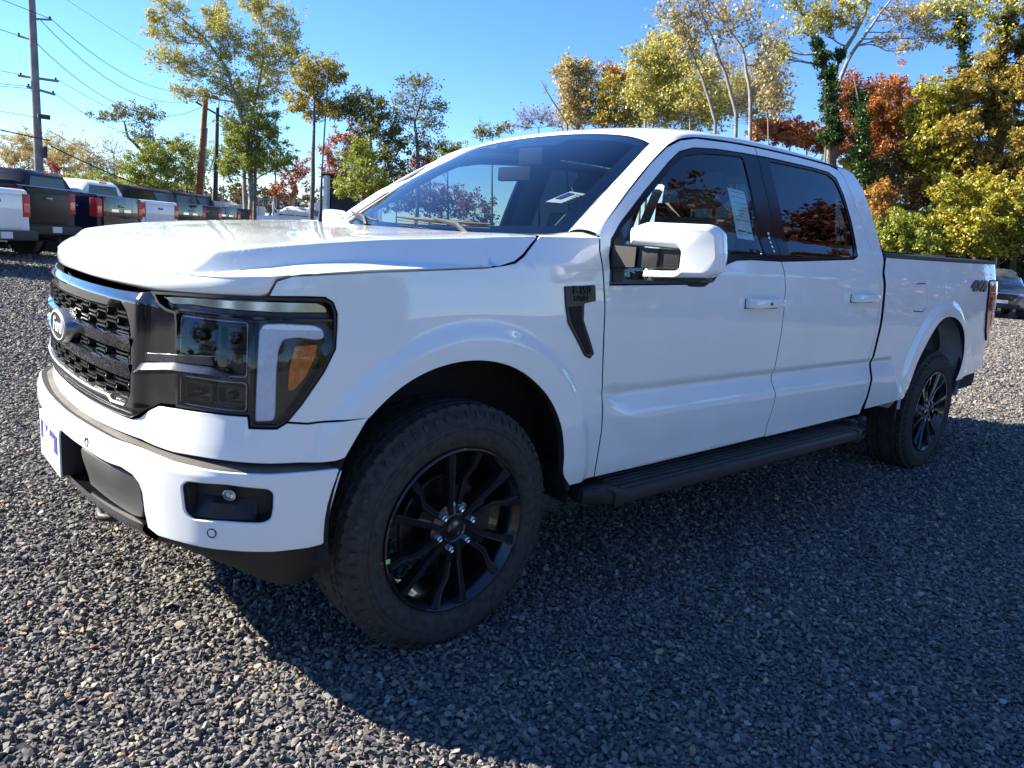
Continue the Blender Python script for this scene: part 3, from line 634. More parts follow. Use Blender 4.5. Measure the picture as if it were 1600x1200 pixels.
# two long shallow ribs are left to the normal shading of the crown
roof = rf.build('roof', 'white_paint', TR, smooth=50, fixn=False)
# pillar and rail loft
dl = [(.578, 1.366), (.62, 1.409), (.70, 1.474), (.792, 1.547), (.88, 1.609), (.97, 1.669), (1.106, 1.749), (1.16, 1.772), (1.219, 1.794), (1.343, 1.820), (1.616, 1.840), (1.838, 1.850), (2.225, 1.857), (2.56, 1.855), (2.72, 1.852), (2.80, 1.846)]
wsb = np.array([.545, .20, 1.372]); wst = np.array([float(HX(.355)), .355, float(roof_z(HX(.355), .355)) - .012])
rows = []
for i, (s, z) in enumerate(dl):
    a = shell(s, z + .0015, -.0)
    if i <= 7:
        t = i / 7; t = [0, .10, .245, .40, .545, .69, .885, 1.0][i]
        c = wsb + (wst - wsb) * t; c = c + np.array([0, -.012 * math.sin(math.pi * t), .012 * math.sin(math.pi * t)])
    else:
        x = [1.22, 1.34, 1.61, 1.838, 2.225, 2.56, 2.74, 2.86][i - 8]
        c = np.array([x, .355, float(roof_z(x, .355))])
    ch = c - a; nrm = np.cross([1, 0, .15 if i > 7 else .75], ch); nrm /= np.linalg.norm(nrm)
    if nrm[1] > 0: nrm = -nrm
    L = np.linalg.norm(ch); row = [a + np.array([0, .018, 0]), a]
    for k in (.12, .3, .5, .7, .88): row.append(a + ch * k + nrm * L * (.20 if i > 7 else .16) * (1 - (2 * k - 1) ** 2) ** .8)
    row.append(c); rows.append(row)
R_ = np.array(rows)
# smooth resample along the loft
T = np.linspace(0, len(dl) - 1, 90); RR = np.stack([[np.interp(T, range(len(dl)), R_[:, j, k]) for k in range(3)] for j in range(R_.shape[1])], 0)  # j,3,T
for j in range(RR.shape[0]):
    for k in range(3):
        v = RR[j, k]; v2 = np.convolve(np.pad(v, 2, mode='edge'), np.ones(5) / 5, 'valid'); v2[0] = v[0]; v2[-1] = v[-1]
        if j >= 1: RR[j, k] = v2
RR = RR.transpose(2, 0, 1)
pl = MB().grid(RR, flip=True)
side_part('roof_rail', pl, 'white_paint', [TR], smooth=60)
R2 = RR[:, 1:, :] + np.array([0, .022, -.012]); side_part('rail_lining', MB().grid(R2, flip=True), 'interior_dark', [TR], smooth=60)
EDGE = RR[:, -1, :]                                   # windshield edge / roof edge
# windshield
pe = np.array([wsb + (wst - wsb) * t + np.array([0, -.012 * math.sin(math.pi * t), .012 * math.sin(math.pi * t)]) for t in np.linspace(0, 1, 14)])
def ws_surface(off=0.0, inset=0.0, ny=25):
    rows = []
    for i, p in enumerate(pe):
        t = i / 13; row = []
        for k in range(ny):
            u = k / (ny - 1) * 2 - 1; y0 = p[1] + .006 + inset; y = W2 + u * (W2 - y0)
            bow = (1 - u * u)
            x = p[0] - .20 * bow * (1 - t) + (float(HX(y)) - float(HX(.355))) * t - .018 * math.sin(math.pi * t) * bow
            z = p[2] - .035 * bow * (1 - t) + (float(roof_z(HX(y), y)) - .012 - wst[2]) * t + .014 * math.sin(math.pi * t)
            row.append((x + off * .5, y, z - off))
        rows.append(row)
    return np.array(rows)
W = ws_surface()
wsh = MB().grid(W, flip=False).build('windshield', 'glass_front', TR, smooth=80)
# frit border under the glass: black bands
W2_ = ws_surface(.004)
fb = MB(); fb.grid(W2_[:, :2]); fb.grid(W2_[:, -2:]); fb.grid(np.array([W2_[-1], W2_[-1] * .25 + W2_[-2] * .75, W2_[-2]]), flip=True); fb.grid(W2_[:1].repeat(2, 0) + np.array([[[0, 0, 0]], [[.05, 0, .032]]]), flip=True)
fb.grid(np.array([W2_[-2, 9:16], W2_[-3, 10:15].repeat(2, 0)[:7] if False else W2_[-3, 9:16]]), flip=True)
fb.build('frit_band', 'gloss_black', wsh, smooth=80)
# sticker on the glass (lower driver's corner) and oval mark at the top
def ws_point(t, y, off=0.0):
    i = t * 13; a = int(min(i, 12)); f_ = i - a
    row = W[a] * (1 - f_) + W[a + 1] * f_
    return np.array([np.interp(y, row[:, 1], row[:, 0]), y, np.interp(y, row[:, 1], row[:, 2])]) + np.array([off * .5, 0, -off])
def ws_quad(t0, t1, y0, y1, off, skew=0):
    return MB().grid([[ws_point(t, y + skew * (t - t0), off) for y in np.linspace(y0, y1, 5)] for t in np.linspace(t0, t1, 4)], flip=True)
# ------------------------------------------------------------------ bonnet
def lipz(s):      # lower edge of the bonnet's front lip
    a = np.abs(np.asarray(s) - C0)
    return np.interp(a, [0, .2, .6, .976, 1.0, 1.1], [1.130, 1.129, 1.130, 1.142, 1.160, 1.185])
def edgez(s):     # height where the skirt turns into the top
    a = np.abs(np.asarray(s) - C0)
    return np.interp(a, [0, .3, .6, .85, .98, 1.05, 1.25, 1.55, 1.75], [1.176, 1.176, 1.178, 1.183, 1.193, 1.201, 1.223, 1.241, 1.249])
bs_ = np.concatenate([np.linspace(C0, -.9, 18), np.linspace(-.88, -.5, 20), np.linspace(-.47, .07, 18)])
Bp = np.array([shell(s, float(edgez(s)), .0) for s in bs_])
def _fine(X, Z, sg=.03, n=400):
    x = np.linspace(X[0], X[-1], n); z = np.interp(x, X, Z); d = (X[-1] - X[0]) / n; m = int(3 * sg / d) + 1
    k = np.exp(-.5 * (np.arange(-m, m + 1) * d / sg) ** 2); k /= k.sum()
    zz = np.concatenate([z[0] - (z[1] - z[0]) * np.arange(m, 0, -1), z, z[-1] + (z[-1] - z[-2]) * np.arange(1, m + 1)])
    return x, np.convolve(zz, k, 'valid')
TOPX, TOPZ = _fine([-.95, -.85, -.80, -.76, -.70, -.60, -.56, -.40, -.25, .03, .2, .38, .7], [1.190, 1.214, 1.225, 1.232, 1.243, 1.261, 1.268, 1.291, 1.308, 1.331, 1.344, 1.357, 1.375], .03)
LIPX, LIPZ = [0, .003, .008, .015, .025, .04, .06, .09, .13, .2, .3, .6], [0, .005, .0115, .0185, .026, .0355, .045, .0555, .069, .090, .115, .20]
YBX, YBY = _fine([-.90, -.82, -.74, -.66, -.58, -.48, -.36, -.1, .1, .35], [.42, .355, .285, .225, .185, .150, .116, .069, .030, .012], .03)
def hoodz(x, y):
    x = np.asarray(x, float); y = np.asarray(y, float); yy = np.where(y > W2, 2 * W2 - y, y)
    Q = np.stack([x.ravel(), yy.ravel()], 1)
    # distance to the outline and the edge height there
    best = np.full(len(Q), 1e9); sz = np.zeros(len(Q)); sb = np.zeros(len(Q))
    for i in range(len(Bp) - 1):
        a = Bp[i, :2]; b = Bp[i + 1, :2]; ab = b - a; t = np.clip(((Q - a) @ ab) / (ab @ ab), 0, 1)
        d = np.linalg.norm(Q - a - t[:, None] * ab, axis=1); m = d < best
        best = np.where(m, d, best); sz = np.where(m, Bp[i, 2] + (Bp[i + 1, 2] - Bp[i, 2]) * t, sz); sb = np.where(m, bs_[i] + (bs_[i + 1] - bs_[i]) * t, sb)
    # behind the end of the shoulder the edge goes on along the body side
    xe = Bp[-1, 0]; beh = Q[:, 0] > xe
    ye = np.array([float(shell(float(q), 1.255)[1]) for q in np.clip(Q[:, 0], xe, .7)]) if beh.any() else None
    if beh.any():
        best = np.where(beh, Q[:, 1] - ye, best); sz = np.where(beh, zsh(Q[:, 0]), sz); sb = np.where(beh, Q[:, 0], sb)
    v = np.maximum(best, 0); X = Q[:, 0]
    top = np.interp(X, TOPX, TOPZ)
    uy = (Q[:, 1] - W2) / .8
    top = top - .004 + .003 * np.exp(-((np.abs(Q[:, 1] - W2) - .77) / .16) ** 2)
    frontz = sz + np.interp(v, LIPX, LIPZ) + v * 1.6 * sstep(-.92, -.60, sb)
    w = np.interp(X, [-.8, -.6, -.36, -.1, .1, .5], [.060, .070, .062, .034, .004, .0])
    yb = np.interp(X, YBX, YBY)
    if beh.any(): yb = lerp(yb, ye + .002, sstep(.0, .12, X) * beh)
    shs = np.interp(X, [-.82, -.68, -.5, -.3], [.22, .26, .31, .33])
    sidez = sz + shs * np.minimum(v, w) + np.maximum(Q[:, 1] - yb, 0) / .62
    kk = np.interp(sb, [-1.1, -.75, -.4], [.012, .008, .003])
    h = np.clip(.5 + .5 * (sidez - frontz) / kk, 0, 1); low = sidez * (1 - h) + frontz * h - kk * h * (1 - h)
    k = np.interp(sb, [-1.2, -1.0, -.75, -.4, 0], [.018, .014, .008, .008, .009])
    h = np.clip(.5 + .5 * (low - top) / k, 0, 1)
    z = low * (1 - h) + top * h - k * h * (1 - h)
    return z.reshape(x.shape)
# plan loop of the bonnet
rear = [tuple(shell(s_, z_, -.0045)[:2]) for s_, z_ in ((.12, 1.253), (.17, 1.263), (.215, 1.284), (.26, 1.316), (.298, 1.344))] + [(.308, .125), (.312, .19), (.30, .30), (.285, .45), (.275, .7), (.272, W2)]
loop = [tuple(b[:2]) for b in Bp] + rear
full = loop[::-1] + [(a, 2 * W2 - b) for a, b in loop[:-1]][1:] if False else loop + [(a, 2 * W2 - b) for a, b in loop[::-1]][1:-1]
Lp = resample(full, .012)
if area2(Lp) < 0: Lp = Lp[::-1]
RD = (.003, .007, .012, .018, .025, .033, .041, .049, .057, .065, .073, .081, .089, .097, .105, .113, .121, .129, .138, .148, .16, .175)
rings = [offset_poly(Lp, d)[::1 if d < .02 else 2] for d in RD]
gx_, gy_ = np.meshgrid(np.arange(-.86, .33, .03), np.arange(.03, 2.01, .03)); G = np.stack([gx_.ravel(), gy_.ravel()], 1)
k = inside(Lp, G); G = G[k]; G = G[dist_loop(Lp, G) > .188]
ins = [r[inside(Lp, r)] for r in rings]; ins = [r[dist_loop(Lp, r) > d * .8] for r, d in zip(ins, RD)]
ft = []; XS_ = np.concatenate([np.arange(-.84, -.50, .0035), np.arange(-.50, .30, .0125)]); YB_ = np.interp(XS_, YBX, YBY); YT_ = []
for x_, yb_ in zip(XS_, YB_):
    ys_ = np.arange(yb_ - .004, yb_ + .10, .002); zs_ = hoodz(np.full(len(ys_), x_), ys_); z1_ = float(hoodz(np.array([x_]), np.array([yb_ + .14]))[0]); YT_.append(ys_[int(np.argmax(zs_ > z1_ - .007))])
YT_ = np.array(YT_); YT_ = np.array([np.median(YT_[max(0, i - 9):i + 10]) for i in range(len(YT_))]); YT_ = np.convolve(np.pad(YT_, 6, mode='edge'), np.ones(13) / 13, 'valid')
for x_, yb_, yt_ in zip(XS_, YB_, YT_):
    for o_ in (-.010, -.005, -.0025, 0, .0025, .005): ft.append((x_, yb_ + o_))
    for o_ in (-.012, -.008, -.004, 0, .004, .008, .012, .017, .024): ft.append((x_, yt_ + o_))
    if yt_ - yb_ > .03: ft += [(x_, q_) for q_ in np.linspace(yb_ + .008, yt_ - .015, 4)]
ft = np.array(ft); ft = np.vstack([ft, ft * [1, -1] + [0, 2 * W2]]); ft = ft[inside(Lp, ft)]; ft = ft[dist_loop(Lp, ft) > .004]
ny = np.where(np.vstack(ins)[:, 1] > W2, 2 * W2 - np.vstack(ins)[:, 1], np.vstack(ins)[:, 1]); I_ = np.vstack(ins); yb_ = np.interp(I_[:, 0], YBX, YBY)
I_ = I_[(ny < yb_ - .012) | (ny > yb_ + .085)]
allp = np.vstack([Lp, I_, ft, G]); n = len(Lp)
res = mgeo.delaunay_2d_cdt([Vector((float(a), float(b))) for a, b in allp], [(i, (i + 1) % n) for i in range(n)], [], 0, 1e-5)
Q = np.array([tuple(p) for p in res[0]]); F = np.array([f for f in res[2] if len(f) == 3]); F = F[inside(Lp, Q[F].mean(1))]
A = Q[F]; ar = (A[:, 1, 0] - A[:, 0, 0]) * (A[:, 2, 1] - A[:, 0, 1]) - (A[:, 1, 1] - A[:, 0, 1]) * (A[:, 2, 0] - A[:, 0, 0])
F = np.where((ar > 0)[:, None], F, F[:, ::-1]); F = F[np.abs(ar) > 1e-9]
Z = hoodz(Q[:, 0], Q[:, 1]); e = 2e-3
zx = (hoodz(Q[:, 0] + e, Q[:, 1]) - hoodz(Q[:, 0] - e, Q[:, 1])) / (2 * e); zy = (hoodz(Q[:, 0], Q[:, 1] + e) - hoodz(Q[:, 0], Q[:, 1] - e)) / (2 * e)
N = np.stack([-zx, -zy, np.ones(len(Q))], 1); N /= np.linalg.norm(N, axis=1)[:, None]
hb = MB(); hb.add(np.column_stack([Q, Z]), F.tolist(), N)
# skirt all the way round the front and the sides
sk_s = np.concatenate([bs_, []]); top_ = np.array([shell(s, float(edgez(s)), -.0008) for s in bs_])
rows = []
for s in list(bs_):
    z1 = float(edgez(s)); z0 = float(lipz(s)) if s < -.62 else float(max(np.interp(s, [-.62, -.60, -.56, .07], [1.150, 1.187, zsh(-.56) - .003, zsh(.07) - .003]), 0)); z0 = min(z0, z1 - .002)
    x, y, nx, ny = outline(s); c = []
    g = float(inset(s, z1))
    rr = .010 if s < -.5 else .004
    for zz, gg in ((z0 - .012, .035), (z0 - .001, .004), (z0 + .003, .0008), (lerp(z0, z1, .45), -.0015), (lerp(z0, z1, .8), -.0005)):
        gi = float(inset(s, zz)); gi = lerp(gi, g, .5); c.append([x + nx * (gi + gg), y + ny * (gi + gg), zz])
    q = hoodz(np.array([x + nx * (g + .0035)]), np.array([y + ny * (g + .0035)]))[0]
    c.append([x + nx * (g + .0035), y + ny * (g + .0035), q]); rows.append(c)
sk = MB().grid(rows, flip=True); sk.both()
hb.add(sk.v, sk.f)
# normals of the skirt from its own faces
hv = hb.build('hood', 'white_paint', TR, smooth=0)
def skin_normals(o, start):
    me = o.data; me.update(); nn = np.zeros(len(me.vertices) * 3); me.vertices.foreach_get('normal', nn); return nn.reshape(-1, 3)
nn = skin_normals(hv, len(Q)); cust = [tuple(N[i]) if i < len(N) else tuple(nn[i]) for i in range(len(nn))]
hv.data.normals_split_custom_set_from_vertices(cust)
# patch between bonnet edge and pillar (driver's and passenger's side), cowl
cw = MB(); rows = []
for x in np.linspace(.315, .60, 12):
    zt = float(np.interp(x, [.31, .45, .578, .62], [1.352, 1.358, 1.364, 1.370])) - .006; a = shell(x, zt, -.0012); row = [a + np.array([0, 0, -.0]), a + np.array([0, .012, .004])]
    up_ = .012 * float(sstep(.40, .56, x)); row += [np.array([x, .14, zt + .006 + up_]), np.array([x, .20, zt + .004 + up_]), np.array([x, .26, zt - .004]), np.array([x, .29, zt - .03])]; rows.append(row)
cw.grid(rows, flip=True); cw.build('cowl_side', 'white_paint', TR, smooth=60); cw.mirror().build('cowl_side', 'white_paint', TR, smooth=60)
cg_ = MB(); rows = []
for y in np.linspace(.255, 1.775, 20):
    u = abs(y - W2) / .8; rows.append([(.20, y, 1.285), (.27, y, 1.318), (.32, y, 1.328 - .004 * u), (.40, y, 1.335), (.62, y, 1.36 + .0 * u)])
cg_.grid(rows, flip=False); cg_.build('cowl_grille', 'dusty_plastic', TR, fixn=True)
# ------------------------------------------------------------------ front face
oz = lambda L: [(a, b) for a, b in L]
face_half = [(C0, 1.112), (-1.35, 1.112), (-1.16, 1.113), (-1.05, 1.116), (-1.000, 1.122), (-.975, 1.108), (-.955, 1.088), (-.925, 1.077), (-.893, 1.073), (-.889, 1.05), (-.884, .90), (-.880, .827), (-.943, .822), (-.982, .803), (-1.022, .775), (-1.06, .763), (-1.16, .760), (-1.35, .758), (C0, .758)]
open_half = [(C0, 1.056), (-1.35, 1.058), (-1.20, 1.060), (-1.180, 1.079), (-1.112, 1.080), (-1.080, 1.058), (-1.057, 1.018), (-1.049, .98), (-1.047, .838), (-1.072, .797), (-1.155, .794), (-1.178, .806), (-1.33, .803), (C0, .805)]
face = face_half + [(2 * C0 - a, b) for a, b in face_half[::-1]][1:-1]
opening = open_half + [(2 * C0 - a, b) for a, b in open_half[::-1]][1:-1]
opening = round_poly(opening, .006, 3)
def front(s, z, off=0.0):
    """grille surround: bulges forward round the opening, slopes back at its top edge"""
    s = np.asarray(s, float); z = np.asarray(z, float); a = np.abs(s - C0)
    o = .016 * (1 - sstep(.56, .62, a)) - .020 * sstep(1.085, 1.125, z) - .012 * (1 - sstep(.765, .80, z)) + .004
    o = o - .012 * sstep(.56, .70, a)
    x, y, nx, ny = outline(s); g = inset(s, z) - o - off
    return np.stack([x + nx * g, y + ny * g, z + 0 * x], -1)
GR = panel(face, fn=front, holes=[opening], gap=.001, r=.003, depth=.03, hole_depth=.05, step=.02, zl=list(np.arange(.76, .81, .004)) + list(np.arange(.82, 1.07, .015)) + list(np.arange(1.075, 1.125, .004))).build('grille', 'gloss_black', TR)
# thin bright rim in the opening
def ring(loop_o, loop_i, fn, off0, off1):
    n = len(loop_o); A_ = [fn(a, b, off0) for a, b in loop_o]; B_ = [fn(a, b, off1) for a, b in loop_i]
    return MB().add(A_ + B_, [(i, (i + 1) % n, n + (i + 1) % n, n + i) for i in range(n)])
if area2(opening) < 0: opening = opening[::-1]
op_r = resample(list(opening), .02)
rim = ring(op_r, offset_poly(op_r, .0032), front, .001, -.003); r2 = ring(offset_poly(op_r, .0032), offset_poly(op_r, .006), front, -.004, -.030); rim.add(r2.v, r2.f)
rim.build('rim_trim', 'rim_metal', GR, smooth=40)
# two horizontal bars
def bar(z0, z1, zmid, s_end, name):
    rows = []
    for s in np.linspace(C0 - s_end, C0 + s_end, 61):
        a = abs(s - C0); dz = .012 * sstep(.395, .415, a)
        za = z1 + .004 * sstep(.38, .40, a); rows.append([front(s, za + .0, -.045), front(s, za, -.006), front(s, za - .006, .007), front(s, z0 + .006, -.003), front(s, z0, -.010), front(s, z0, -.045)])
    return MB().grid(rows, flip=False).build(name, 'gloss_black', GR, smooth=25, fixn=True)
bar(.944, .988, .972, .551, 'grille_bar'); bar(.868, .917, .900, .551, 'grille_bar')
# mesh of the grille: rows of stretched hexagons, recessed
mm = MB()
def strip(pts, h=.007, d0=-.010, d1=-.030, w=.0022):
    rows = []
    for (s, z) in pts: rows.append([front(s, z - w, d0), front(s, z + w, d0 + .001), front(s, z + w, d1), front(s, z - w, d1)])
    mm.grid(rows, closed_v=True)
def mesh_rows(z0, z1, nrow):
    hgt = (z1 - z0) / nrow; per = .150
    for r_ in range(nrow + 1):
        z = z0 + r_ * hgt; pts = []; ph = (r_ % 2) * per / 2
        s = C0 - .545
        while s < C0 + .545:
            t = ((s - C0 + ph) / per) % 1; dz = hgt * .24 * (1 if t < .42 else (1 - (t - .42) / .08 * 2 if t < .5 else (-1 if t < .92 else -1 + (t - .92) / .08 * 2)))
            if z0 - .002 < z + dz < z1 + .002: pts.append((s, z + dz))
            elif pts: strip(pts) if len(pts) > 1 else None; pts = []
            s += per / 24
        if len(pts) > 1: strip(pts)
        # short uprights join this row to the next where both bend
    for r_ in range(nrow):
        z = z0 + (r_ + .5) * hgt; ph = (r_ % 2) * per / 2; s = C0 - .6
        i = -6
        while True:
            s = C0 + (i + .46) * per - ph; i += 1
            if s > C0 + .53: break
            if s < C0 - .53: continue
            a = [(s, z - hgt * .30), (s, z + hgt * .30)]
            rows = [[front(s - .003, q, -.012), front(s + .003, q, -.012), front(s + .003, q, -.034), front(s - .003, q, -.034)] for _, q in a]
            mm.grid(rows, closed_v=True)
mesh_rows(.992, 1.056, 3); mesh_rows(.806, .866, 3); mesh_rows(.920, .942, 1)
mm.build('grille_mesh', 'grille_metal', GR, smooth=30, fixn=True)['kind'] = 'stuff'
bk = MB().grid([[front(s, z, -.055) for z in (.78, .95, 1.09)] for s in np.linspace(C0 - .56, C0 + .56, 20)]); bk.build('radiator_screen', 'liner', GR)
# bright corner plates at the lower ends of the opening
for k in (0, 1):
    b = panel([(-1.165, .798), (-1.075, .801), (-1.052, .836), (-1.085, .824), (-1.14, .818)], fn=front, off=-.016, gap=0, depth=.012, step=.05, zl=[])
    (b.mirror() if k else b).build('corner_plate', 'dark_chrome', GR)
# side lights and wedge bars of the surround, continued across the lamp
for k in (0, 1):
    b = panel(round_poly([(-.990, .958), (-.86, .969), (-.765, .974), (-.757, .950), (-.86, .946), (-.990, .934)], .004), fn=front, off=.010, gap=0, depth=.03, step=.03, zl=[])
    (b.mirror() if k else b).build('side_marker_bar', 'marker_glass', GR)
    rows = []
    for s in np.linspace(-1.026, -.712, 24):
        t = np.interp(s, [-1.026, -1.0, -.76, -.712], [.02, 1, 1, .02])
        zb = np.interp(s, [-1.026, -.885, -.712], [.893, .914, .918]); zt = zb + .030 * t + .001
        rows.append([front(s, zt, -.01), front(s, zt, .004 + .006 * t), front(s, lerp(zb, zt, .45), .006 + .020 * t), front(s, zb, .004), front(s, zb - .001, -.01)])
    b = MB().grid(rows)
    (b.mirror() if k else b).build('wedge_bar', 'marker_glass', GR, smooth=25, fixn=True)
# oval emblem
em = MB(); ea, eb = .118, .052; ec = np.array([float(front(C0, .955)[0]) - .001, W2, .952])
def oval(r, h, n=48): return [(ec[0] - h, ec[1] + ea * r * math.cos(a), ec[2] + eb * r * math.sin(a)) for a in [2 * math.pi * k / n for k in range(n)]]
em.grid([oval(1.04, -.014), oval(1.02, .012), oval(.98, .022), oval(.90, .025), oval(.885, .022)], closed_v=True)
emb = em.build('emblem', 'rim_metal', GR, smooth=40, fixn=True)
em = MB(); em.add(oval(.90, .0235), [tuple(range(48))]); em.build('emblem_field', 'badge_black', emb, fixn=True)
em = MB(); em.grid([oval(.86, .0238), oval(.86, .0262), oval(.82, .0262), oval(.82, .0238)], closed_v=True); em.build('emblem_ring', 'paper_white', emb, fixn=True)
V, F = text_mesh('Ford', .072, .0015, shear=.35, bold=.0008, spacing=.92)
em = MB(); em.add([(ec[0] - .0242 - c, ec[1] - a * 1.02, ec[2] + b * .90 + .0) for a, b, c in V], F); em.build('emblem_letters', 'paper_white', emb, smooth=0)
# ------------------------------------------------------------------ headlights
def lens_fn(s, z, off=0.0):
    z = np.asarray(z, float); return shell(s, z, off + .006 - .75 * (z - .92) ** 2)
lamp = [(-.995, 1.122), (-.90, 1.128), (-.80, 1.1325), (-.70, 1.1365), (-.621, 1.139), (-.54, 1.1415), (-.475, 1.142), (-.452, 1.131), (-.442, 1.103), (-.441, 1.065), (-.445, 1.008), (-.473, .947), (-.531, .858), (-.567, .812), (-.592, .797), (-.657, .798), (-.662, .829), (-.762, .829), (-.877, .826), (-.889, 1.05), (-.893, 1.073), (-.925, 1.077), (-.955, 1.088), (-.975, 1.108)]
for k in (0, 1):
    S = (lambda b: b.mirror()) if k else (lambda b: b)
    H = S(panel(lamp, off=-.040, gap=-.003, depth=.004, step=.04)).build('headlight', 'lens_inner', TR)
    n = len(lamp); lo = resample(lamp if area2(lamp) > 0 else lamp[::-1], .02)
    w = ring(offset_poly(lo, .0005), offset_poly(lo, .0005), shell, .0, -.042)
    r_ = ring(offset_poly(lo, .0005), offset_poly(lo, .007), shell, .0, .0); w.add(r_.v, r_.f); w.build('bezel', 'black_plastic', H) if not k else w.mirror().build('bezel', 'black_plastic', H)
    # daytime light: bar along the top and upright, with a horizontal return
    drl = round_poly([(-.643, 1.050), (-.632, 1.068), (-.59, 1.072), (-.50, 1.070), (-.475, 1.06), (-.470, 1.035), (-.492, 1.030), (-.545, 1.036), (-.580, 1.030), (-.592, 1.0), (-.596, .94), (-.597, .83), (-.602, .812), (-.650, .809), (-.648, .90)], .010)
    S(panel(drl, off=-.008, gap=0, depth=.02, step=.03, r=.004)).build('daytime_light', 'drl_white', H)
    up = round_poly([(-.955, 1.112), (-.90, 1.118), (-.80, 1.1225), (-.62, 1.128), (-.49, 1.130), (-.466, 1.118), (-.462, 1.102), (-.60, 1.098), (-.74, 1.098), (-.84, 1.1), (-.92, 1.094)], .006)
    S(panel(up, off=-.012, gap=0, depth=.02, step=.03, r=.004)).build('upper_light_bar', 'lens_silver', H)
    am = round_poly([(-.549, 1.012), (-.487, 1.018), (-.492, .985), (-.517, .932), (-.548, .893), (-.566, .892), (-.563, .95)], .006)
    S(panel(am, off=-.016, gap=0, depth=.02, step=.04)).build('amber_reflector', 'amber', H)
    # two projector housings
    for (a0, a1, z0, z1) in ((-.872, -.775, .985, 1.062), (-.765, -.672, .985, 1.062), (-.872, -.775, .845, .900), (-.765, -.672, .845, .900)):
        fr = round_poly([(a0, z0), (a1, z0), (a1, z1), (a0, z1)], .010)
        fm = S(panel(fr, off=-.024, gap=0, holes=[offset_poly(resample(list(fr), .01), .010) if area2(fr) > 0 else offset_poly(resample(list(fr[::-1]), .01), .010)], depth=.014, step=.05, zl=[]))
        fm.build('projector_frame', 'lens_frame', H)
        c = shell((a0 + a1) / 2, (z0 + z1) / 2, -.034); x, y, nx, ny = outline((a0 + a1) / 2)
        b = MB(); rr = min(a1 - a0, z1 - z0) * .22
        ring_ = []
        for h, r in ((0, 1), (.008, .92), (.014, .7), (.018, .4), (.019, .02)):
            ring_.append([(c[0] - nx * h + (-ny) * r * rr * math.cos(a), c[1] - ny * h + nx * r * rr * math.cos(a), c[2] + r * rr * math.sin(a)) for a in [2 * math.pi * q / 18 for q in range(18)]])
        b.grid(ring_, closed_v=True); S(b).build('projector', 'lens_dark', H, fixn=True)
    for (a0, a1, z0, z1) in ((-.882, -.672, .925, 1.070), (-.878, -.672, .835, .912)):
        fr = round_poly([(a0, z0), (a1, z0), (a1, z1), (a0, z1)], .012); S(panel(fr, off=-.013, gap=0, holes=[offset_poly(resample(list(fr), .01), .0022)], depth=.012, step=.06, zl=[])).build('lamp_module_edge', 'lens_silver', H)
    # divider between main lamp and upright light
    S(panel([(-.668, 1.07), (-.655, 1.07), (-.652, .805), (-.664, .83)], off=-.004, gap=0, depth=.036, step=.1, zl=[])).build('divider', 'black_plastic', H)
    S(panel([(-.885, 1.086), (-.62, 1.088), (-.446, 1.088), (-.446, 1.078), (-.62, 1.078), (-.885, 1.076)], off=-.004, gap=0, depth=.036, step=.1, zl=[])).build('divider', 'gloss_black', H)
    S(panel(lamp, fn=lens_fn, gap=.0045, depth=.004, step=.03, zl=list(np.arange(.80, 1.14, .012)))).build('lens', 'glass_lens', H)
# ------------------------------------------------------------------ painted panel under the grille
fl = [(-.3575, .802), (-.386, .752), (-.412, .706), (-.438, .699), (-.513, .697), (-.61, .699), (-.664, .702), (-.718, .705), (-.789, .705), (-.873, .703), (-.945, .707), (-1.003, .712), (-1.149, .708), (-1.325, .703), (-1.46, .700), (C0, .700)]
ft = [(-.3463, .8183), (-.433, .8110), (-.5135, .8040), (-.567, .809), (-.592, .793), (-.661, .794), (-.665, .825), (-.762, .826), (-.877, .822), (-.943, .8185), (-.982, .799), (-1.022, .771), (-1.06, .7595), (-1.16, .757), (-1.35, .755), (C0, .755)]
fas = fl[:-1] + [(C0, .700)] + [(2 * C0 - a, b) for a, b in fl[::-1][1:]] + [(2 * C0 - a, b) for a, b in ft] + ft[::-1][1:]
panel(fas, gap=.0015, depth=.03, step=.03, zl=list(np.arange(.70, .83, .01))).build('front_fascia', 'white_paint', TR)
# ------------------------------------------------------------------ bumper
bt = [(-.447, .560), (-.432, .62), (-.419, .668), (-.426, .679), (-.514, .678), (-.608, .678), (-.71, .683), (-.79, .688), (-.848, .690), (-.8825, .694), (-.943, .700), (-1.013, .705), (-1.135, .708), (-1.275, .708), (-1.463, .706), (C0, .706)]
bb = [(-.4595, .462), (-.470, .456), (-.504, .452), (-.5955, .4526), (-.709, .462), (-.828, .4655), (-.900, .4655), (-.940, .480), (-.952, .5275), (-.957, .578), (-.968, .603), (-.990, .622), (-1.03, .634), (-1.276, .637), (-1.45, .637), (C0, .637)]
bl = bt + [(2 * C0 - a, b) for a, b in bt[::-1]][1:] + [(2 * C0 - a, b) for a, b in bb] + bb[::-1][1:]
fog = round_poly(P['b_fog'], .012)
fog2 = [(2 * C0 - a, b) for a, b in fog]
BU = panel(bl, fn=bumper, gap=0, r=.005, depth=.05, holes=[fog, fog2], step=.025, zl=list(np.arange(.46, .71, .010))).build('front_bumper', 'white_paint', TR)
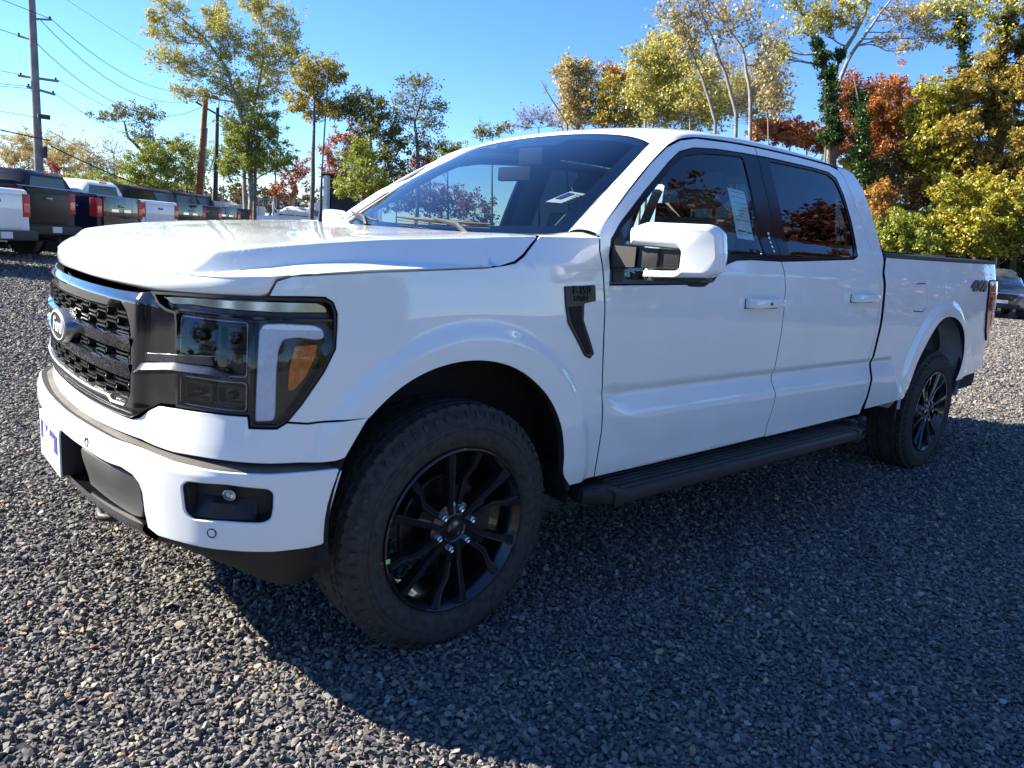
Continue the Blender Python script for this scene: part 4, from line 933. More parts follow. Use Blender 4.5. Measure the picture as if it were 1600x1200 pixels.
for k in (0, 1):
    S = (lambda b: b.mirror()) if k else (lambda b: b)
    # recessed pocket with a small lamp on a wedge
    fo = resample(list(fog if area2(fog) > 0 else fog[::-1]), .02)
    w = ring(offset_poly(fo, -.003), offset_poly(fo, .008), bumper, -.004, -.045)
    q = MB().grid([[bumper(s, z, -.046) for z in (.53, .59, .655)] for s in np.linspace(-.83, -.585, 10)]); w.add(q.v, q.f)
    fp = S(w).build('fog_pocket', 'black_plastic', BU, fixn=False)
    rows = [[bumper(s, z, o) for z, o in ((.548, -.012), (np.interp(s, [-.80, -.75, -.70, -.64], [.556, .588, .588, .556]), -.020 - .012 * abs(s + .72) / .08), (.60, -.045))] for s in np.linspace(-.80, -.64, 12)]
    S(MB().grid(rows)).build('pocket_ramp', 'black_plastic', fp, smooth=20)
    c = bumper(-.705, .612, -.034); x, y, nx, ny = outline(-.705); b = MB(); rg_ = []
    for h, r in ((-.01, .019), (.012, .018), (.014, .015), (.003, .012), (.001, .002)):
        rg_.append([(c[0] - nx * h - ny * r * math.cos(a), c[1] - ny * h + nx * r * math.cos(a), c[2] + r * .9 * math.sin(a)) for a in [2 * math.pi * q / 20 for q in range(20)]])
    b.grid(rg_, closed_v=True); S(b).build('fog_lamp', 'lens_silver', fp, fixn=True)
    # parking sensors
    for (s_, z_) in ((-.737, .511), (-1.217, .664)):
        b = MB(); x, y, nx, ny = outline(s_); c = bumper(s_, z_); 
        for r0, r1, h, mi in ((.0135, .0105, .0012, 0),):
            b.grid([[(c[0] - nx * hh - ny * r * math.cos(a), c[1] - ny * hh + nx * r * math.cos(a), c[2] + r * math.sin(a)) for a in [2 * math.pi * q / 24 for q in range(24)]] for hh, r in ((-.002, r0), (h, r0), (h, r1), (-.002, r1))], closed_v=True)
        S(b).build('parking_sensor', 'ink_dark', BU, fixn=True)
# step pad between bumper and fascia
rows = []
for s in np.linspace(-.43, 2 * C0 + .43, 90):
    z = .698 if abs(s - C0) < .7 else lerp(.698, .682, min(1, (abs(s - C0) - .7) / .35)); rows.append([bumper(s, z - .012, -.004), bumper(s, z - .004, -.008), bumper(s, z + .004, -.03), bumper(s, z + .012, -.075)])
MB().grid(rows, flip=False).build('bumper_step_pad', 'dusty_plastic', BU, fixn=True)
# lower black centre, skid bar, valance and tow hooks
lc = [(-.966, .60), (-.99, .619), (-1.03, .631), (-1.40, .633), (-1.42, .47), (-1.02, .468), (-.975, .475), (-.958, .527)]
def lower(s, z, off=0.0): return bumper(s, z, off - .022 - .05 * sstep(.52, .46, z) * 0)
for k in (0, 1):
    b = panel(round_poly([(-.972, .60), (-.995, .617), (-1.03, .627), (-1.30, .629), (-1.31, .50), (-1.02, .488), (-.972, .495), (-.964, .53)], .012), fn=bumper, off=-.010, gap=0, r=.006, depth=.05, step=.04, zl=[.5, .53, .56, .59, .62])
    (b.mirror() if k else b).build('lower_grille_panel', 'grey_plastic', BU)
q = MB().grid([[bumper(s, z, o) for z, o in ((.645, -.045), (.55, -.05), (.46, -.055))] for s in np.linspace(-.93, 2 * C0 + .93, 50)]); q.build('lower_opening', 'liner', BU, fixn=True)
rows = [[bumper(s, z, o) for z, o in ((.492, -.03), (.490, .006), (.478, .010), (.462, .004), (.435, -.02), (.42, -.06))] for s in np.linspace(-.945, 2 * C0 + .945, 60)]
MB().grid(rows, flip=True).build('skid_bar', 'gloss_black', BU, smooth=30, fixn=True)
rows = []
for s in np.linspace(-.455, 2 * C0 + .455, 90):
    a = abs(s - C0); zb = float(np.interp(a, [0, .55, .72, .80, .88, .98, 1.06, 1.13, 1.145], [.415, .415, .425, .415, .39, .33, .308, .327, .352])); zt = .458 if a > .66 else .435
    rows.append([bumper(s, zt, -.022), bumper(s, lerp(zt, zb, .5), -.030), bumper(s, zb + .004, -.038), bumper(s, zb, -.044), bumper(s, zb + .01, -.10)])
MB().grid(rows, flip=True).build('air_dam', 'black_plastic', TR, smooth=40, fixn=True)
for k in (0, 1):
    pts = [(-.70, .70, .40), (-.80, .70, .392), (-.845, .70, .388), (-.868, .735, .386), (-.862, .79, .388), (-.82, .80, .392), (-.72, .80, .40)]
    b = MB().tube(pts, .013, 8); (b.mirror() if k else b).build('tow_hook', 'black_plastic', TR, smooth=60)
# dealer plate on a black holder
LP = MB().box((-.945, .862, .493), (-.885, 1.168, .643)); lp = LP.build('plate_holder', 'black_plastic', TR, bevel=.004)
pb = MB().box((-.953, .860, .490), (-.9465, 1.172, .646)); pb.build('licence_plate', 'paper_white', lp, bevel=.002)
px_ = -.9548
def plate_quad(y0, y1, z0, z1, m, name, o=0.0): MB().add([(px_ - o, y1, z0), (px_ - o, y0, z0), (px_ - o, y0, z1), (px_ - o, y1, z1)], [(0, 1, 2, 3)]).build(name, m, lp)
# blue print: field, band, border lines and lettering (white)
plate_quad(.885, 1.150, .556, .618, 'ink_blue', 'plate_print')
for (z0, z1) in ((.512, .514), (.546, .549), (.505, .507)): plate_quad(.885, 1.150, z0, z1, 'ink_blue', 'plate_print')
plate_quad(.885, .888, .507, .548, 'ink_blue', 'plate_print'); plate_quad(1.147, 1.150, .507, .618, 'ink_blue', 'plate_print')
V, F = text_mesh('Ballen', .074, .0006, bold=.002, shear=.15)
MB().add([(px_ - .0008 - c, 1.010 - a * .98, .585 + b) for a, b, c in V], F).build('plate_lettering', 'paper_white', lp, smooth=0)
# ------------------------------------------------------------------ wheels
TR_R, TR_W = .412, .275
def tyre_mesh():
    """outer face at y=0, tyre runs to y=TR_W; tread blocks are real relief"""
    prof = []   # (y, r) outer half of the sidewall
    sw = [(.022, .272), (.016, .278), (.008, .290), (.003, .305), (.0, .325), (.001, .345), (.005, .362), (.012, .376), (.020, .387), (.030, .395)]
    m = MB(); mir = [(TR_W - h, r) for h, r in sw[::-1]]
    m.lathe([(.06, .262)] + sw, n=96); m.lathe(mir + [(TR_W - .06, .262)], n=96)
    # tread: fine grid with groove pattern
    na = 300; ys = np.array([.030, .036, .046, .056, .0575, .0665, .068, .080, .092, .0935, .1005, .102, .118, .1375, .157, .173, .1745, .1815, .183, .195, .207, .2085, .2175, .219, .229, .239, .245])
    rows = []
    for i in range(na):
        a = 2 * math.pi * i / na; row = []
        for j, y in enumerate(ys):
            u = abs(y - TR_W / 2) / (TR_W / 2); r = TR_R - .017 * u ** 5 * 1.0 - (0 if u < .93 else (u - .93) * .02)
            g = 0
            if (.057 < y < .067) or (.093 < y < .101) or (.174 < y < .182) or (.208 < y < .218): g = .009
            ph = (i % 5); sh = 0
            if y < .057 or y > .218:
                if ph == 0 or (ph == 1 and False): g = max(g, .007)
            elif y < .093 or y > .182:
                k = int(round((y - .067) / .006)) if y < .093 else int(round((.208 - y) / .006))
                if (i + k) % 6 == 0: g = max(g, .006)
            else:
                k = int(round((y - .101) / .008))
                if (i + k) % 7 == 0: g = max(g, .006)
            if y <= .030 or y >= .245: r = .395; g = 0
            row.append(((r - g) * math.cos(a), y, (r - g) * math.sin(a)))
        rows.append(row)
    m.grid(rows, closed_u=True)
    # shoulder lugs reaching down the sidewall
    for i in range(60):
        a = 2 * math.pi * (i + .5) / 60; w = .33 / 60 * 2 * math.pi / 2
        for (y0, y1, yy) in ((.004, .022, 0), (TR_W - .022, TR_W - .004, 1)):
            V = []
            for aa in (a - w * .8, a + w * .8):
                for (y, r) in (((.0185, .388), (.0085, .374), (.0060, .3725), (.0130, .390)) if not yy else ((TR_W - .0185, .388), (TR_W - .0085, .374), (TR_W - .0060, .3725), (TR_W - .0130, .390))):
                    V.append((r * math.cos(aa), y, r * math.sin(aa)))
            m.add(V, [(0, 1, 2, 3), (4, 7, 6, 5), (3, 2, 6, 7), (0, 3, 7, 4), (1, 5, 6, 2)])
    # fine rings of the sidewall
    for r0 in (.284, .335, .3385, .352):
        m.lathe([(np.interp(r0, [.272, .29, .305, .325, .345, .362], [.022, .008, .003, 0, .001, .005]) + .001, r0 - .0012), (np.interp(r0, [.272, .29, .305, .325, .345, .362], [.022, .008, .003, 0, .001, .005]) - .0013, r0), (np.interp(r0, [.272, .29, .305, .325, .345, .362], [.022, .008, .003, 0, .001, .005]) + .001, r0 + .0012)], n=96)
    return m
def rim_mesh():
    m = MB()
    m.lathe([(.024, .2735), (.010, .2735), (.006, .270), (.006, .2665), (.010, .263), (.022, .258), (.03, .250), (.09, .243), (.20, .240), (.225, .262), (.24, .27)], n=96)
    return m
def spokes_mesh():
    """six pairs of bars; each bar is a faceted beam that steps outward near the rim"""
    m = MB(); acc = MB()
    def beam(pts, wid, hts, mb_, dep=.035):
        """pts (u,v) in wheel plane, hts front face y"""
        rows = []
        for i, p in enumerate(pts):
            p = np.array(p); a = np.array(pts[max(i - 1, 0)]); b = np.array(pts[min(i + 1, len(pts) - 1)]); d = b - a; d = d / np.linalg.norm(d); n = np.array([-d[1], d[0]]); w = wid[i]
            q = lambda k, y: (p[0] + n[0] * w * k, y, p[1] + n[1] * w * k)
            rows.append([q(-1, hts[i] + dep), q(-1, hts[i] + .010), q(-.72, hts[i]), q(.72, hts[i]), q(1, hts[i] + .010), q(1, hts[i] + dep)])
        mb_.grid(rows); mb_.add(rows[0], [(0, 1, 2, 3, 4, 5)]); mb_.add(rows[-1], [(5, 4, 3, 2, 1, 0)])
    def rot(p, a): return (p[0] * math.cos(a) - p[1] * math.sin(a), p[0] * math.sin(a) + p[1] * math.cos(a))
    for k in range(6):
        a0 = math.pi / 2 + k * math.pi / 3 + .10
        # long straight bar
        L = [(.050, .016), (.10, .021), (.16, .027), (.215, .033), (.258, .038)]
        beam([rot(p, a0) for p in L], [.0125, .012, .0125, .014, .018], [.026, .024, .018, .012, .008], m)
        # partner bar with a knee
        L = [(.050, -.012), (.11, -.022), (.165, -.032), (.205, -.064), (.250, -.078)]
        beam([rot(p, a0) for p in L], [.0115, .0115, .012, .014, .017], [.028, .027, .024, .016, .008], m)
        # web between pair
        V = [rot(p, a0) for p in [(.05, .01), (.10, .014), (.14, .016), (.15, .0), (.14, -.016), (.10, -.014), (.05, -.008)]]
        m.add([(a, .040, b) for a, b in V], [tuple(range(7))]); m.add([(a, .050, b) for a, b in V], [tuple(range(7))[::-1]])
        # light edge lines
        for off_ in (.0, ):
            L = [(.11, -.0135), (.163, -.0225), (.201, -.053), (.247, -.066)]
            acc.tube([(lambda q: (q[0], h, q[1]))(rot(p, a0)) for p, h in zip(L, (.0262, .0232, .0152, .0075))], .0024, 4)
            L = [(.11, .0125), (.16, .0175), (.215, .0225), (.255, .026)]
            acc.tube([(lambda q: (q[0], h, q[1]))(rot(p, a0)) for p, h in zip(L, (.0232, .0172, .0112, .0075))], .0020, 4)
    m.lathe([(.032, .001), (.032, .040), (.028, .046), (.030, .066), (.036, .088), (.060, .098), (.10, .085)], n=36)
    return m, acc
T_ = tyre_mesh(); tyre_me = T_.build('tyre', ['tread_rubber'], None, smooth=28, fixn=True); tyre_data = tyre_me.data; bpy.data.objects.remove(tyre_me)
R0_ = rim_mesh().build('rim', 'wheel_black', None, smooth=40, fixn=True); rim_data = R0_.data; bpy.data.objects.remove(R0_)
sp, ac = spokes_mesh(); o = sp.build('spokes', 'wheel_black', None, smooth=25, fixn=True); spk_data = o.data; bpy.data.objects.remove(o)
o = ac.build('edge', 'wheel_machined', None, smooth=40); acc_data = o.data; bpy.data.objects.remove(o)
o = MB().lathe([(.002, .0005), (.0, .008), (.003, .0115), (.022, .0125), (.022, .0145), (.028, .0145)], n=6).build('n', 'chrome', None, smooth=30, fixn=True); nut_data = o.data; bpy.data.objects.remove(o)
o = MB().lathe([(.0, .0005), (.001, .024), (.004, .028), (.010, .029)], n=32).build('c', 'wheel_black', None, smooth=40, fixn=True); cap_data = o.data; bpy.data.objects.remove(o)
V, F = text_mesh('Ford', .020, .0004, shear=.35)
o = MB().add([(a, -.0012 - c, b) for a, b, c in V], F).build('t', 'wheel_machined', None, smooth=0); ctx_data = o.data; bpy.data.objects.remove(o)
o = MB().lathe([(0, .165), (.004, .17), (.022, .17), (.024, .05), (.0, .05)], n=48).build('d', 'steel_dark', None, smooth=30, fixn=True); disc_data = o.data; bpy.data.objects.remove(o)
o = MB().grid([[(rr * math.cos(a), y, rr * math.sin(a)) for rr, y in ((.12, -.02), (.185, -.02), (.185, .04), (.12, .04))] for a in np.linspace(-.5, .6, 9)], closed_v=True).build('k', 'black_plastic', None, smooth=30, fixn=True); cal_data = o.data; bpy.data.objects.remove(o)
def wheel(x, y, side, steer=0, spin=0, hz=.405):
    w = bpy.data.objects.new('wheel', tyre_data.copy() if False else None); COL.objects.link(w); w.parent = TR
    w.location = (x, y, hz); w.rotation_euler = (0, spin, steer + (math.pi if side else 0))
    w.rotation_mode = 'YXZ' if False else 'XYZ'
    w.rotation_euler = (0, 0, steer + (math.pi if side else 0))
    sp_ = Matrix.Rotation(spin, 4, 'Y')
    def ch(name, me, loc=(0, 0, 0), m=None):
        o = bpy.data.objects.new(name, me); COL.objects.link(o); o.parent = w; o.matrix_local = sp_ @ Matrix.Translation(loc); return o
    ch('tyre', tyre_data); ch('rim', rim_data); ch('spokes', spk_data); tag(ch('edge_lines', acc_data), kind='stuff')
    for k in range(6):
        a = math.pi / 2 + k * math.pi / 3 - .16; ch('lug_nut', nut_data, (.068 * math.cos(a), .014, .068 * math.sin(a)))
    ch('centre_cap', cap_data, (0, .024, 0)); ch('cap_lettering', ctx_data, (0, .024, 0)); 
    ch('brake_disc', disc_data, (0, .085, 0)); ch('brake_calliper', cal_data, (0, .09, 0))
    return w
WH = [wheel(0, .028, 0, R(.9), .08), wheel(WB, .028, 0, 0, .45), wheel(0, 2.002, 1, R(.9), .3), wheel(WB, 2.002, 1, 0, .9)]
# green and red chalk marks
for (m_, a_, r_, w_) in (('green_tag', 188, .2685, .007), ('red_bright', 188.5, .285, .004)):
    a = R(a_); c = (r_ * math.cos(a), .004 if r_ < .27 else .0105, r_ * math.sin(a))
    b = MB().box((c[0] - w_, c[1] - .002, c[2] - w_), (c[0] + w_, c[1] + .0, c[2] + w_)); o = b.build('balance_mark', m_, WH[0])
# ------------------------------------------------------------------ wheel housings
for cx, cz, rr, m_ in ((.02, .50, .475, 'liner'), (3.95, .545, .49, 'inner_white')):
    for k in (0, 1):
        rows = []
        for a in np.linspace(R(-12 if cx < 1 else -8), R(192 if cx < 1 else 188), 40):
            ca, sa = math.cos(a), math.sin(a); r0 = rr
            if cx > 1: r0 = .50
            rows.append([(cx + (r0 + .004) * ca, .036, cz + (r0 + .004) * sa), (cx + (r0 + .02) * ca, .06, cz + (r0 + .02) * sa), (cx + (r0 + .04) * ca, .20, cz + (r0 + .04) * sa), (cx + (r0 + .02) * ca, .44, cz + (r0 + .02) * sa)])
        b = MB().grid(rows); c = [r_[-1] for r_ in rows]; b.add(c, [tuple(range(len(c)))])
        if k: b = b.mirror()
        o = b.build('wheel_housing', m_, TR, smooth=60)
        if cx > 1:
            for i in range(4):
                q = MB().box((3.52 + i * .05, .05, .83 + i * .035), (3.535 + i * .05, .35, .845 + i * .035)); (q.mirror() if k else q).build('housing_rib', 'inner_white', o)
# splash flap ahead of the rear wheel, behind the front wheel
for k in (0, 1):
    b = MB().box((.485, .035, .455), (.50, .20, .54)); (b.mirror() if k else b).build('mud_flap', 'black_plastic', TR, bevel=.003)
    b = MB().box((3.43, .05, .40), (3.445, .10, .60)); (b.mirror() if k else b).build('mud_flap', 'black_plastic', TR, bevel=.003)
# ------------------------------------------------------------------ under the body
ub = MB(); ub.box((-.62, .25, .40), (.9, 1.78, .95)); ub.box((.55, .16, .46), (2.93, 1.87, .56)); ub.box((2.9, .35, .50), (5.1, 1.68, .70)); ub.box((.4, .45, .36), (5.1, .57, .50)); ub.box((.4, 1.46, .36), (5.1, 1.58, .50))
ub.build('underbody_blockout', 'liner', TR)  # dark boxes added inside the body to stop light leaking through
fb_ = MB().box((.62, .09, .46), (2.86, .20, .545)); fb_.build('rocker_inner', 'liner', TR); fb_.mirror().build('rocker_inner', 'liner', TR)
ax = MB().tube([(WB, .25, .405), (WB, 1.78, .405)], .045, 12); ax.lathe([(-.12, .03), (-.08, .12), (.08, .12), (.12, .03)], n=16, c=(WB, 1.015, .405)); ax.tube([(0, .25, .38), (0, 1.78, .38)], .035, 10); ax.tube([(.5, 1.1, .42), (3.9, 1.05, .42)], .04, 10)
ax.build('axles', 'black_plastic', TR, smooth=40)
for k in (0, 1):
    b = MB().box((3.35, .37, .32), (4.55, .45, .35)); (b.mirror() if k else b).build('leaf_spring', 'black_plastic', TR, bevel=.004)
# running board
def side_step():
    b = MB(); prof = [(-.052, .394), (-.062, .401), (-.062, .438), (-.050, .447), (.10, .456), (.12, .452), (.12, .41), (.06, .394)]
    xs = [.56, .62, .66, 2.70, 2.75, 2.82]; rows = []
    for i, x in enumerate(xs):
        t = 1 if 1 <= i <= 4 else 0; t2 = 0 if i in (0, 5) else (.6 if i in (1, 4) else 1)
        rows.append([(x, lerp(.02, y, t2 if y < 0 else 1), z - (.0 if t2 else .0)) for y, z in prof])
    b.grid(rows, closed_v=True); b.add(rows[0], [tuple(range(8))]); b.add(rows[-1], [tuple(range(8))[::-1]]); return b
for k in (0, 1):
    b = side_step(); o = (b.mirror() if k else b).build('running_board', 'black_plastic', TR, bevel=.004, smooth=30)
    rb = MB()
    for i in range(5): rb.box((.70, -.038 + i * .028, .4475 + .0012 * i), (2.68, -.028 + i * .028, .4545 + .0012 * i))
    (rb.mirror() if k else rb).build('tread_strips', 'rubber', o)['kind'] = 'stuff'
    for xa_, xb_ in ((.645, .70), (2.66, 2.71)):
        en = MB().box((xa_, -.065, .391), (xb_, -.01, .4515)); (en.mirror() if k else en).build('end_cap', 'black_plastic', o, bevel=.004)
    for x in (.85, 1.75, 2.5):
        q = MB().box((x, .08, .40), (x + .06, .30, .46)); (q.mirror() if k else q).build('step_bracket', 'liner', o)
# ------------------------------------------------------------------ door mirrors
def mirror_cap():
    dv = np.array([.08, -.27]); dv /= np.linalg.norm(dv); nv = np.array([-dv[1], dv[0]])   # nv points back (+x)
    if nv[0] < 0: nv = -nv
    o = np.array([.60, -.06])
    def pt(u, z, d): q = o + dv * u + nv * d; return (q[0], q[1], z)
    outer = round_poly([(-.012, 1.343), (-.016, 1.400), (.045, 1.423), (.262, 1.426), (.292, 1.404), (.304, 1.33), (.302, 1.278), (.262, 1.252), (.075, 1.238), (.040, 1.262), (.160, 1.270), (.1705, 1.280), (.1705, 1.334), (.160, 1.343)], .012, 3)
    if area2(outer) < 0: outer = outer[::-1]
    N_ = len(outer); cen = np.array([.15, 1.34]); rows = []
    def sx(p, k):   # pull towards the housing's middle
        return (cen[0] + (p[0] - cen[0]) * k, cen[1] + (p[1] - cen[1]) * k)
    prof = [(0.012, .955), (.004, .975), (.0, .985)]
    def depth_curve(u): return .050 * max(0, (u - .20) / .10) ** 2 * .9     # outer end sweeps back
    inner = offset_poly(outer, .010); inn2 = offset_poly(outer, .020)
    L = [(inn2, -.018), (offset_poly(outer, .014), -.0165), (inner, -.014), (offset_poly(outer, .006), -.009), (offset_poly(outer, .003), -.004), (offset_poly(outer, .001), .002), (outer, .010), (outer, .05), (offset_poly(outer, .002), .080), (offset_poly(outer, .01), .084)]
    b = MB(); rows = []
    for lp_, d in L: rows.append([pt(p[0], p[1], d + depth_curve(p[0]) * .7 * (1 if d < .05 else 0) + (.03 * max(0, (1.36 - p[1]) / .1) if False else 0)) for p in lp_])
    b.grid(rows, closed_v=True)
    # front face fill by triangulation
    res = mgeo.delaunay_2d_cdt([Vector((float(a), float(c))) for a, c in inn2], [(i, (i + 1) % N_) for i in range(N_)], [], 1, 1e-6)
    Q_ = [tuple(p) for p in res[0]]; F_ = [tuple(f) for f in res[2]]
    b.add([pt(p[0], p[1], -.018 + depth_curve(p[0]) * .7) for p in Q_], [f[::-1] for f in F_])
    return b, pt
mc, mpt = mirror_cap()
for k in (0, 1):
    S = (lambda b: b.mirror()) if k else (lambda b: b)
    M_ = S(mc).build('side_mirror', 'white_paint', TR, smooth=42, fixn=True)
    # black core: arm, inner body and glass carrier
    core = MB().prism([(.02, 1.268), (.165, 1.274), (.165, 1.338), (.02, 1.338)], .004, .07, mpt); S(core).build('mirror_core', 'black_plastic', M_, bevel=.004, fixn=True)
    core = MB().prism([(.092, 1.276), (.098, 1.276), (.098, 1.336), (.092, 1.336)], -.002, .05, mpt); S(core).build('pivot_seam', 'gloss_black', M_, fixn=True)
    a = MB(); a.grid([[(.618, .045, 1.262), (.618, .045, 1.338), (.74, .045, 1.338), (.74, .045, 1.262)], [(.60, -.075, 1.270), (.60, -.075, 1.337), (.70, -.075, 1.337), (.70, -.075, 1.270)]], closed_v=True)
    S(a).build('mirror_arm', 'black_plastic', M_, fixn=True)
    a = MB(); a.prism([(.06, 1.228), (.27, 1.240), (.26, 1.256), (.07, 1.244)], .0, .075, mpt); a.prism([(.205, 1.222), (.245, 1.224), (.27, 1.245), (.185, 1.242)], .01, .06, mpt); S(a).build('mirror_underside', 'black_plastic', M_, bevel=.004, fixn=True)
    a = MB().prism([(.01, 1.262), (.285, 1.262), (.285, 1.41), (.01, 1.41)], .070, .082, mpt); S(a).build('mirror_glass', 'chrome', M_, bevel=.01, fixn=True)
    rows = [[mpt(.3065, z, d) for d in (.012, .062)] for z in np.linspace(1.345, 1.268, 6)]
    a = MB().prism([(.285, 1.268), (.307, 1.278), (.3095, 1.335), (.290, 1.342)], .020, .055, mpt); S(a).build('turn_signal', 'drl_white', M_, bevel=.003, fixn=True)
    # sail panel on the door
    sp_ = panel(round_poly([(.630, 1.208), (.628, 1.30), (.645, 1.356), (.70, 1.392), (.69, 1.212)], .01), off=.001, gap=0, depth=.004, step=.05, zl=[]); S(sp_).build('sail_panel', 'black_plastic', dr1[k])
# ------------------------------------------------------------------ cab inside
cb = MB()
cb.box((2.905, .20, .60), (2.925, 1.83, 1.36)); cb.build('cab_back_wall', 'white_paint', TR)
cb = MB(); cb.grid([[(2.925, .13, 1.36), (2.90, .33, 1.80)], [(2.925, .22, 1.36), (2.90, .42, 1.80)]]); cb.both(); cb.grid([[(2.905, y, 1.80), (2.93, y, 1.835)] for y in (.38, 1.65)]); cb.build('rear_window_surround', 'white_paint', TR, fixn=True)
MB().grid([[(2.925, .36, 1.36), (2.91, .40, 1.80)], [(2.925, 1.67, 1.36), (2.91, 1.63, 1.80)]]).build('rear_window', 'glass_rear', TR)
hd = MB(); ysh = np.linspace(.38, 1.65, 12); rows = []
for x in np.linspace(1.24, 2.88, 12): rows.append([(x, y, float(roof_z(x, y)) - .035) for y in ysh])
hd.grid(rows, flip=True); hl = hd.build('headliner', 'interior_dark', TR, fixn=False)
tr = MB()
for k, (a, b_) in enumerate(((.62, 1.80), (1.86, 2.80))):
    tr.grid([[tuple(np.array(shell(x, z, 0)) + np.array([0, .06, 0])) for z in (.55, .8, 1.1, 1.30, float(belt(x)) - .02)] for x in np.linspace(a, b_, 8)])
tr.build('door_trim', 'interior_dark', TR, smooth=0); tr.mirror().build('door_trim', 'interior_dark', TR, smooth=0)
tr = MB()
for (x0, x1) in ((1.74, 1.92),):
    tr.grid([[tuple(np.array(shell(x, z, -.03))) for x in (x0, x1)] for z in (1.30, 1.45, 1.6, 1.7, 1.80)])
tr.build('pillar_trim', 'interior_grey', TR); tr.mirror().build('pillar_trim', 'interior_grey', TR)
MB().box((.55, .17, .56), (2.9, 1.86, .62)).build('cabin_floor', 'interior_dark', TR)
# dashboard
rows = []
for y in np.linspace(.21, 1.82, 26):
    u = abs(y - W2) / .8; hump = .035 * math.exp(-((y - .62) / .22) ** 2)
    rows.append([(.42 - .05 * (1 - u * u) - .08 * (1 - u), y, 1.325), (.62, y, 1.352 + hump * .3), (.78, y, 1.358 + hump), (.90, y, 1.345 + hump), (.95, y, 1.30), (.97, y, 1.0), (.9, y, .7)])
MB().grid(rows, flip=False).build('dashboard', 'dash', TR, smooth=60, fixn=True)
MB().box((.97, .93, 1.08), (.985, 1.27, 1.30)).build('touch_screen', 'gloss_black', TR, bevel=.006)
# steering wheel
sw_ = MB(); c = Vector((1.13, .60, 1.20)); ax_ = Vector((-.85, 0, -.5)).normalized(); up = Vector((0, 1, 0)); w_ = ax_.cross(up)
sw_.tube([c + (up * math.cos(a) + w_ * math.sin(a)) * .185 for a in np.linspace(0, 2 * math.pi, 33)], .014, 8, caps=False); sw_.tube([c, c + ax_ * .2], .04, 10); sw_.tube([c - up * .18, c + up * .18], .018, 6)
sw_.build('steering_wheel', 'interior_dark', TR, smooth=60)
# seats
def seat(x, y, w, name='seat'):
    b = MB(); b.box((x - .05, y - w / 2, .85), (x + .50, y + w / 2, 1.00)); b.grid([[(x + .42, yy, .95), (x + .56, yy, 1.20), (x + .66, yy, 1.52), (x + .74, yy, 1.50), (x + .68, yy, 1.2), (x + .56, yy, .93)] for yy in (y - w / 2, y - w * .3, y + w * .3, y + w / 2)], closed_v=True)
    return b.build(name, 'interior_grey', TR, bevel=.02, seg=3)
for y in (.60, 1.43):
    s_ = seat(1.22, y, .52)
    b = MB().grid([[(1.90, y + dy, z0), (1.86, y + dy, zm), (1.93, y + dy, z1), (1.99, y + dy, zm)] for dy, z0, zm, z1 in ((-.13, 1.58, 1.63, 1.68), (-.09, 1.56, 1.64, 1.745), (.09, 1.56, 1.64, 1.745), (.13, 1.58, 1.63, 1.68))], closed_v=True)
    b.add([(1.90, y - .13, 1.58), (1.86, y - .13, 1.63), (1.93, y - .13, 1.68), (1.99, y - .13, 1.63), (1.90, y + .13, 1.58), (1.86, y + .13, 1.63), (1.93, y + .13, 1.68), (1.99, y + .13, 1.63)], [(0, 1, 2, 3), (7, 6, 5, 4)])
    b.tube([(1.93, y - .06, 1.48), (1.93, y - .06, 1.6)], .006, 6); b.tube([(1.93, y + .06, 1.48), (1.93, y + .06, 1.6)], .006, 6)
    b.build('headrest', 'interior_grey', s_, smooth=50, fixn=True)
seat(2.15, 1.015, 1.35, 'rear_bench')
for y in (.55, 1.48):
    MB().box((2.80, y - .13, 1.50), (2.87, y + .13, 1.66)).build('headrest', 'interior_grey', TR, bevel=.025, seg=3)
MB().box((1.0, .88, .9), (1.7, 1.15, 1.12)).build('centre_console', 'interior_dark', TR, bevel=.02)
# rear-view mirror with its sensor housing
c = ws_point(.70, 1.015); b = MB().box((c[0] + .03, .90, c[2] - .11), (c[0] + .06, 1.13, c[2] - .045)); rv = b.build('rear_view_mirror', 'interior_dark', TR, bevel=.008)
MB().box((c[0] + .0605, .912, c[2] - .10), (c[0] + .0625, 1.118, c[2] - .055)).build('mirror_glass', 'chrome', rv)
c = ws_point(.86, 1.015); b = MB().box((c[0] - .02, .93, c[2] - .10), (c[0] + .11, 1.10, c[2] - .015)); b.build('sensor_housing', 'interior_dark', rv, bevel=.015)
MB().box((1.17, .25, 1.64), (1.185, .55, 1.76)).build('sun_visor', 'interior_grey', hl, bevel=.01) if False else None
# papers on the glass
st = ws_quad(.362, .258, .312, .380, .004, -.45); st.build('windshield_sticker', 'paper_white', wsh)
ws_quad(.345, .285, .350, .376, .0015, -.45).build('sticker_print', 'ink_blue', wsh)
for t_ in (.342, .325, .31, .295, .28, .265): ws_quad(t_, t_ - .004, .317, .344, .0015, -.45).build('sticker_line', 'ink_dark', wsh)
pp = panel([(1.505, 1.628), (1.640, 1.622), (1.632, 1.408), (1.497, 1.410)], off=-.013, gap=0, depth=.0006, step=.05, zl=[])
pw = pp.build('window_sheet', 'paper', dr1[0])
def sheet_line(u0, u1, v, h, m='ink_dark'):
    f_ = lambda u, v: (lerp(lerp(1.505, 1.640, u), lerp(1.497, 1.632, u), v), lerp(lerp(1.628, 1.622, u), lerp(1.410, 1.408, u), v))
    q = [f_(u0, v), f_(u1, v), f_(u1, v + h), f_(u0, v + h)]; MB().add([shell(a, b, -.0118) for a, b in q], [(0, 3, 2, 1)]).build('printed_line', m, dr1[0])
